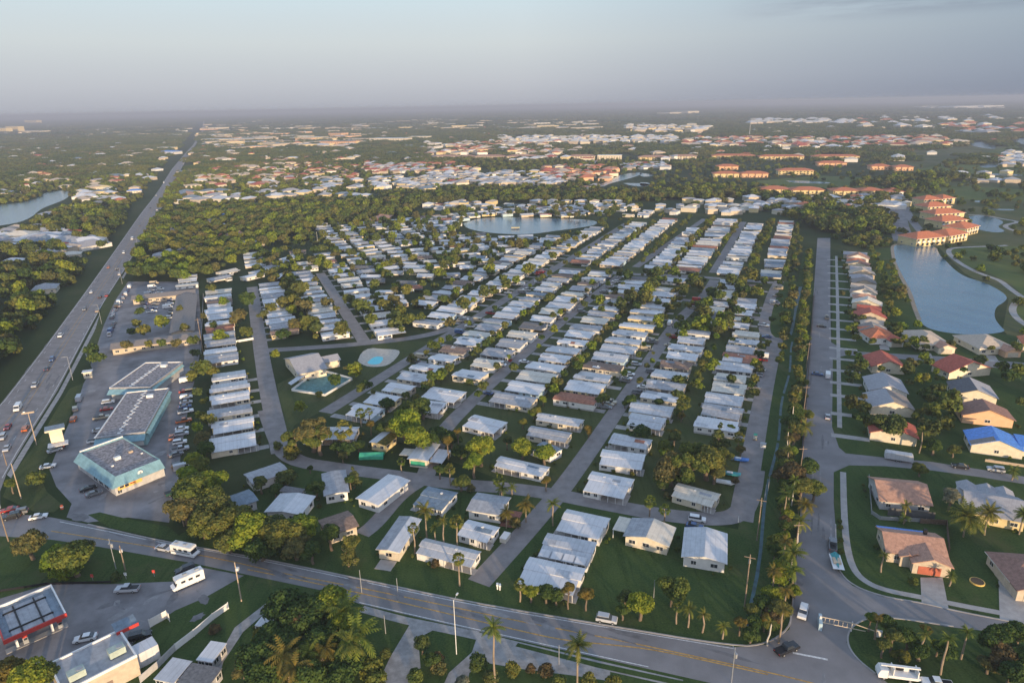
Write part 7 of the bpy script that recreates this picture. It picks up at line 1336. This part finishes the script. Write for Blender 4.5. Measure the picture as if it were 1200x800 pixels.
x, y = S(104, 442); t = thing('kiosk', 'small cream kiosk with a flat cap at the lot entrance under the tall tree', 'kiosk', (x, y), VL); obj('wall', MB().box(-1.6, 1.6, -1.2, 1.2, 0, 2.8, 'wall_cream'), t); obj('roof', MB().box(-2, 2, -1.6, 1.6, 2.8, 3.05, 'roof_white'), t); add_window(t, 0, -1.22, 1.6, 0, 1.4, 1)
# road barrier
a, b = Vector(S(961, 728, 1)), Vector(S(1028, 742, 1)); d = b - a; t = thing('gate_barrier', 'white lattice swing barrier across the entry road of the housing estate', 'gate', (a.x, a.y), math.atan2(d.y, d.x)); Lg = d.length
obj('rail', MB().box(0, Lg * .55, -.06, .06, 2.3, 2.45, 'canvas_tan'), t); obj('rail', MB().box(0, Lg * .55, -.06, .06, .9, 1.05, 'canvas_tan'), t); obj('rail', MB().slab([(Lg * .55, -.06, 2.45), (Lg, -.06, 1.5), (Lg, .06, 1.5), (Lg * .55, .06, 2.45)], .15, 'canvas_tan'), t); obj('rail', MB().box(Lg * .55, Lg * .8, -.06, .06, .9, 1.05, 'canvas_tan'), t)
for i in range(8): obj('strut', MB().box(-.05, .05, -.05, .05, 1.05, 2.3, 'canvas_tan'), t, (Lg * .55 * i / 7.0 + .06, 0, 0))
obj('gate_post', MB().box(-.35, .35, -1.8, -.2, .05, 1.9, 'wall_blue').box(-.35, .35, .2, 1.4, .05, 2.1, 'wall_blue').box(-.2, .2, -.199, .199, .05, 2.6, 'metal_white'), t); obj('end_panel', MB().box(Lg - .2, Lg + .9, -.2, .2, .3, 1.9, 'trim_white'), t); obj('middle_post', MB().box(-.1, .1, -.1, .1, .05, 2.6, 'metal_white'), t, (Lg * .56, .2, 0))
def fence(px, lab, h, m_, post=3.0, world=None, z=0, name='fence'):
    P = [Vector(p) for p in (world or [S(*q) for q in px])]; t = thing(name, lab, 'fence', (P[0].x, P[0].y))
    for a, b in zip(P, P[1:]):
        d = b - a; an = math.atan2(d.y, d.x); o_ = a - P[0]; obj('panel', MB().box(0, d.length, -.04, .04, .1, h, m_), t, (o_.x, o_.y, z), an)
        k = max(1, int(d.length / post))
        if k < 40:
            for i in range(k + 1): obj('fence_post', MB().box(-.07, .07, -.07, .07, 0, h + .12, m_), t, (o_.x + d.x * i / k, o_.y + d.y * i / k, z), an)
fence([(206, 762), (228, 745), (250, 726), (268, 713)], 'white board fence running up the grass slope at the bottom left', 1.8, 'trim_white'); fence([(165, 800), (186, 782), (206, 762)], 'grey lower stretch of the slope fence beside the shop', 1.8, 'wall_grey')
fence([(176, 735), (196, 724), (199, 728)], 'white walled service enclosure behind the shop', 2.2, 'wall_white'); fence([(-10, 695), (55, 685), (130, 683)], 'low dark kerb rail along the top of the petrol station lot', .7, 'black')
fence(None, 'dark brown timber fence behind the canal trees, near stretch', 1.9, 'wood_fence', 4, [G(140, 6.4), G(250, 6.9)]); fence(None, 'dark brown timber fence behind the canal trees, far stretch', 1.9, 'wood_fence', 6, [G(256, 7.0), G(430, 8.0)])
fence([(1018, 560), (1021, 602), (1031, 609), (1085, 612)], 'thin wire garden fence around the orange-brown house', 1.2, 'metal_grey'); fence([(1078, 613), (1109, 615), (1112, 648)], 'dark garden fence behind the house with the red garage door', 1.6, 'wood_fence')
fence(None, 'pale rail fence along the rear of the motel strip', 1.6, 'wall_grey', 6, [G(342, -21, AL), G(460, -21, AL)]); fence([(240, 408), (297, 398)], 'white wall crossing behind the store row toward the far left street', 1.2, 'trim_white')
fence(None, 'pale guard wall on the west side of the highway', .9, 'concrete', 8, [G(232, -107, AL), G(300, -106, AL)])
for i, (px, py) in enumerate(((583, 690), (586, 691))): t = thing('mailbox', 'white mailbox post at the mouth of the second street, %s one' % ('left', 'right')[i], 'mailbox', S(px, py)); obj('post', MB().box(-.15, .15, -.15, .15, 0, 1.2, 'trim_white'), t); obj('box', MB().box(-.25, .25, -.4, .4, 1.2, 1.6, 'trim_white'), t)
for i, (px, py) in enumerate(((109, 680), (148, 678), (181, 675))): t = thing('sign_post', 'small red-white marker by the petrol station kerb, %s from left' % ordw(i + 1), 'sign', S(px, py)); obj('post', MB().box(-.05, .05, -.05, .05, 0, 1.4, 'metal_grey'), t); obj('plate', MB().box(-.35, .35, -.03, .03, 1.0, 1.9, 'red_band' if i != 1 else 'line_white'), t)
t = thing('traffic_drum', 'orange construction marker on the store lot corner', 'marker', S(73, 596)); obj('body', MB().tube((0, 0, 0), (0, 0, 1.3), .45, .35, 'drum', 10), t); obj('band', MB().tube((0, 0, .6), (0, 0, .85), .46, .46, 'line_white', 10), t)
t = thing('garden_ring', 'round planter ring on the lawn between the two front houses', 'planter', S(1145, 682)); obj('rim', MB().tube((0, 0, 0), (0, 0, .35), 1.6, 1.6, 'sign_yellow', 18), t); obj('soil', MB().tube((0, 0, .3), (0, 0, .4), 1.4, 1.4, 'dirt', 18), t)
t = thing('trampoline', 'white storage box on the driveway edge beside the blue-white roofed home', 'storage box', S(592, 632), UR); t.name = 'storage_box'; obj('box', MB().box(-1.6, 1.6, -.9, .9, 0, 1.3, 'roof_cream'), t); obj('lid', MB().box(-1.65, 1.65, -.95, .95, 1.3, 1.4, 'trim_white'), t)
for i, (px, py, m_) in enumerate(((1118, 524, 'wood_pale'), (1162, 540, 'wood_pale'))): t = thing('planter_bed', 'small sandy planter bed on the lawn below the blue tarp house, %s one' % ('left', 'right')[i], 'planter', S(px, py)); obj('rim', MB().tube((0, 0, 0), (0, 0, .25), 1.2, 1.1, m_, 12), t)
x, y = S(206, 738); t = thing('rubble_heap', 'brown heap of brush beside the white slope fence', 'brush heap', S(252, 740)); c_ = bpy.data.objects.new('pile', recol(CROWN['mid'][2], 'leaf_brown')); C.objects.link(c_); c_.parent = t; c_.location = (0, 0, .9); c_.scale = (1.9, 1.7, 1.3); t.name = 'brush_heap'
# street lamps along the highway and slim telecom mast
for i, u in enumerate((330, 420, 520, 640)): x, y = G(u, -72.5, AL); t = thing('street_lamp', 'grey highway lamp post, %s along the right verge' % ordw(i + 1), 'street lamp', (x, y), VL + math.pi); obj('pole', MB().tube((0, 0, 0), (0, 0, 11), .13, .08, 'metal_grey', 7), t); obj('lamp_arm', MB().box(0, 2.2, -.05, .05, 10.9, 11.0, 'metal_grey'), t)
x, y = S(878, 160); t = thing('telecom_mast', 'slender mast rising above the far orange roofs', 'mast', (x, y)); obj('mast', MB().tube((0, 0, 0), (0, 0, 45), 1.6, .8, 'metal_grey', 8), t)
x, y = S(604, 272); t = thing('lake_fountain_platform', 'small yellow platform standing in the park lake', 'platform', (*S(604, 268), 0)); obj('deck', MB().box(-4, 4, -3, 3, 1.0, 1.4, 'wall_yellow'), t); obj('leg', MB().box(-.4, .4, -.4, .4, 0, 1.0, 'wood_pole'), t)

# ------------------------------------------------------------------ the air
hz = MB().box(-31500, 31500, -1500, 31500, -1.5, 117, 'ground'); me = hz.mesh('haze'); me.materials.clear()
hm = bpy.data.materials.new('haze'); hm.use_nodes = True; t = hm.node_tree; t.nodes.remove(t.nodes['Principled BSDF']); pv = t.nodes.new('ShaderNodeVolumePrincipled')
pv.inputs['Color'].default_value = (.42, .475, .60, 1); pv.inputs['Density'].default_value = HAZE; pv.inputs['Anisotropy'].default_value = 0.0
t.links.new(pv.outputs[0], t.nodes['Material Output'].inputs['Volume']); me.materials.append(hm)
ho = bpy.data.objects.new('haze', fixn(me)); C.objects.link(ho); ho['kind'] = 'stuff'
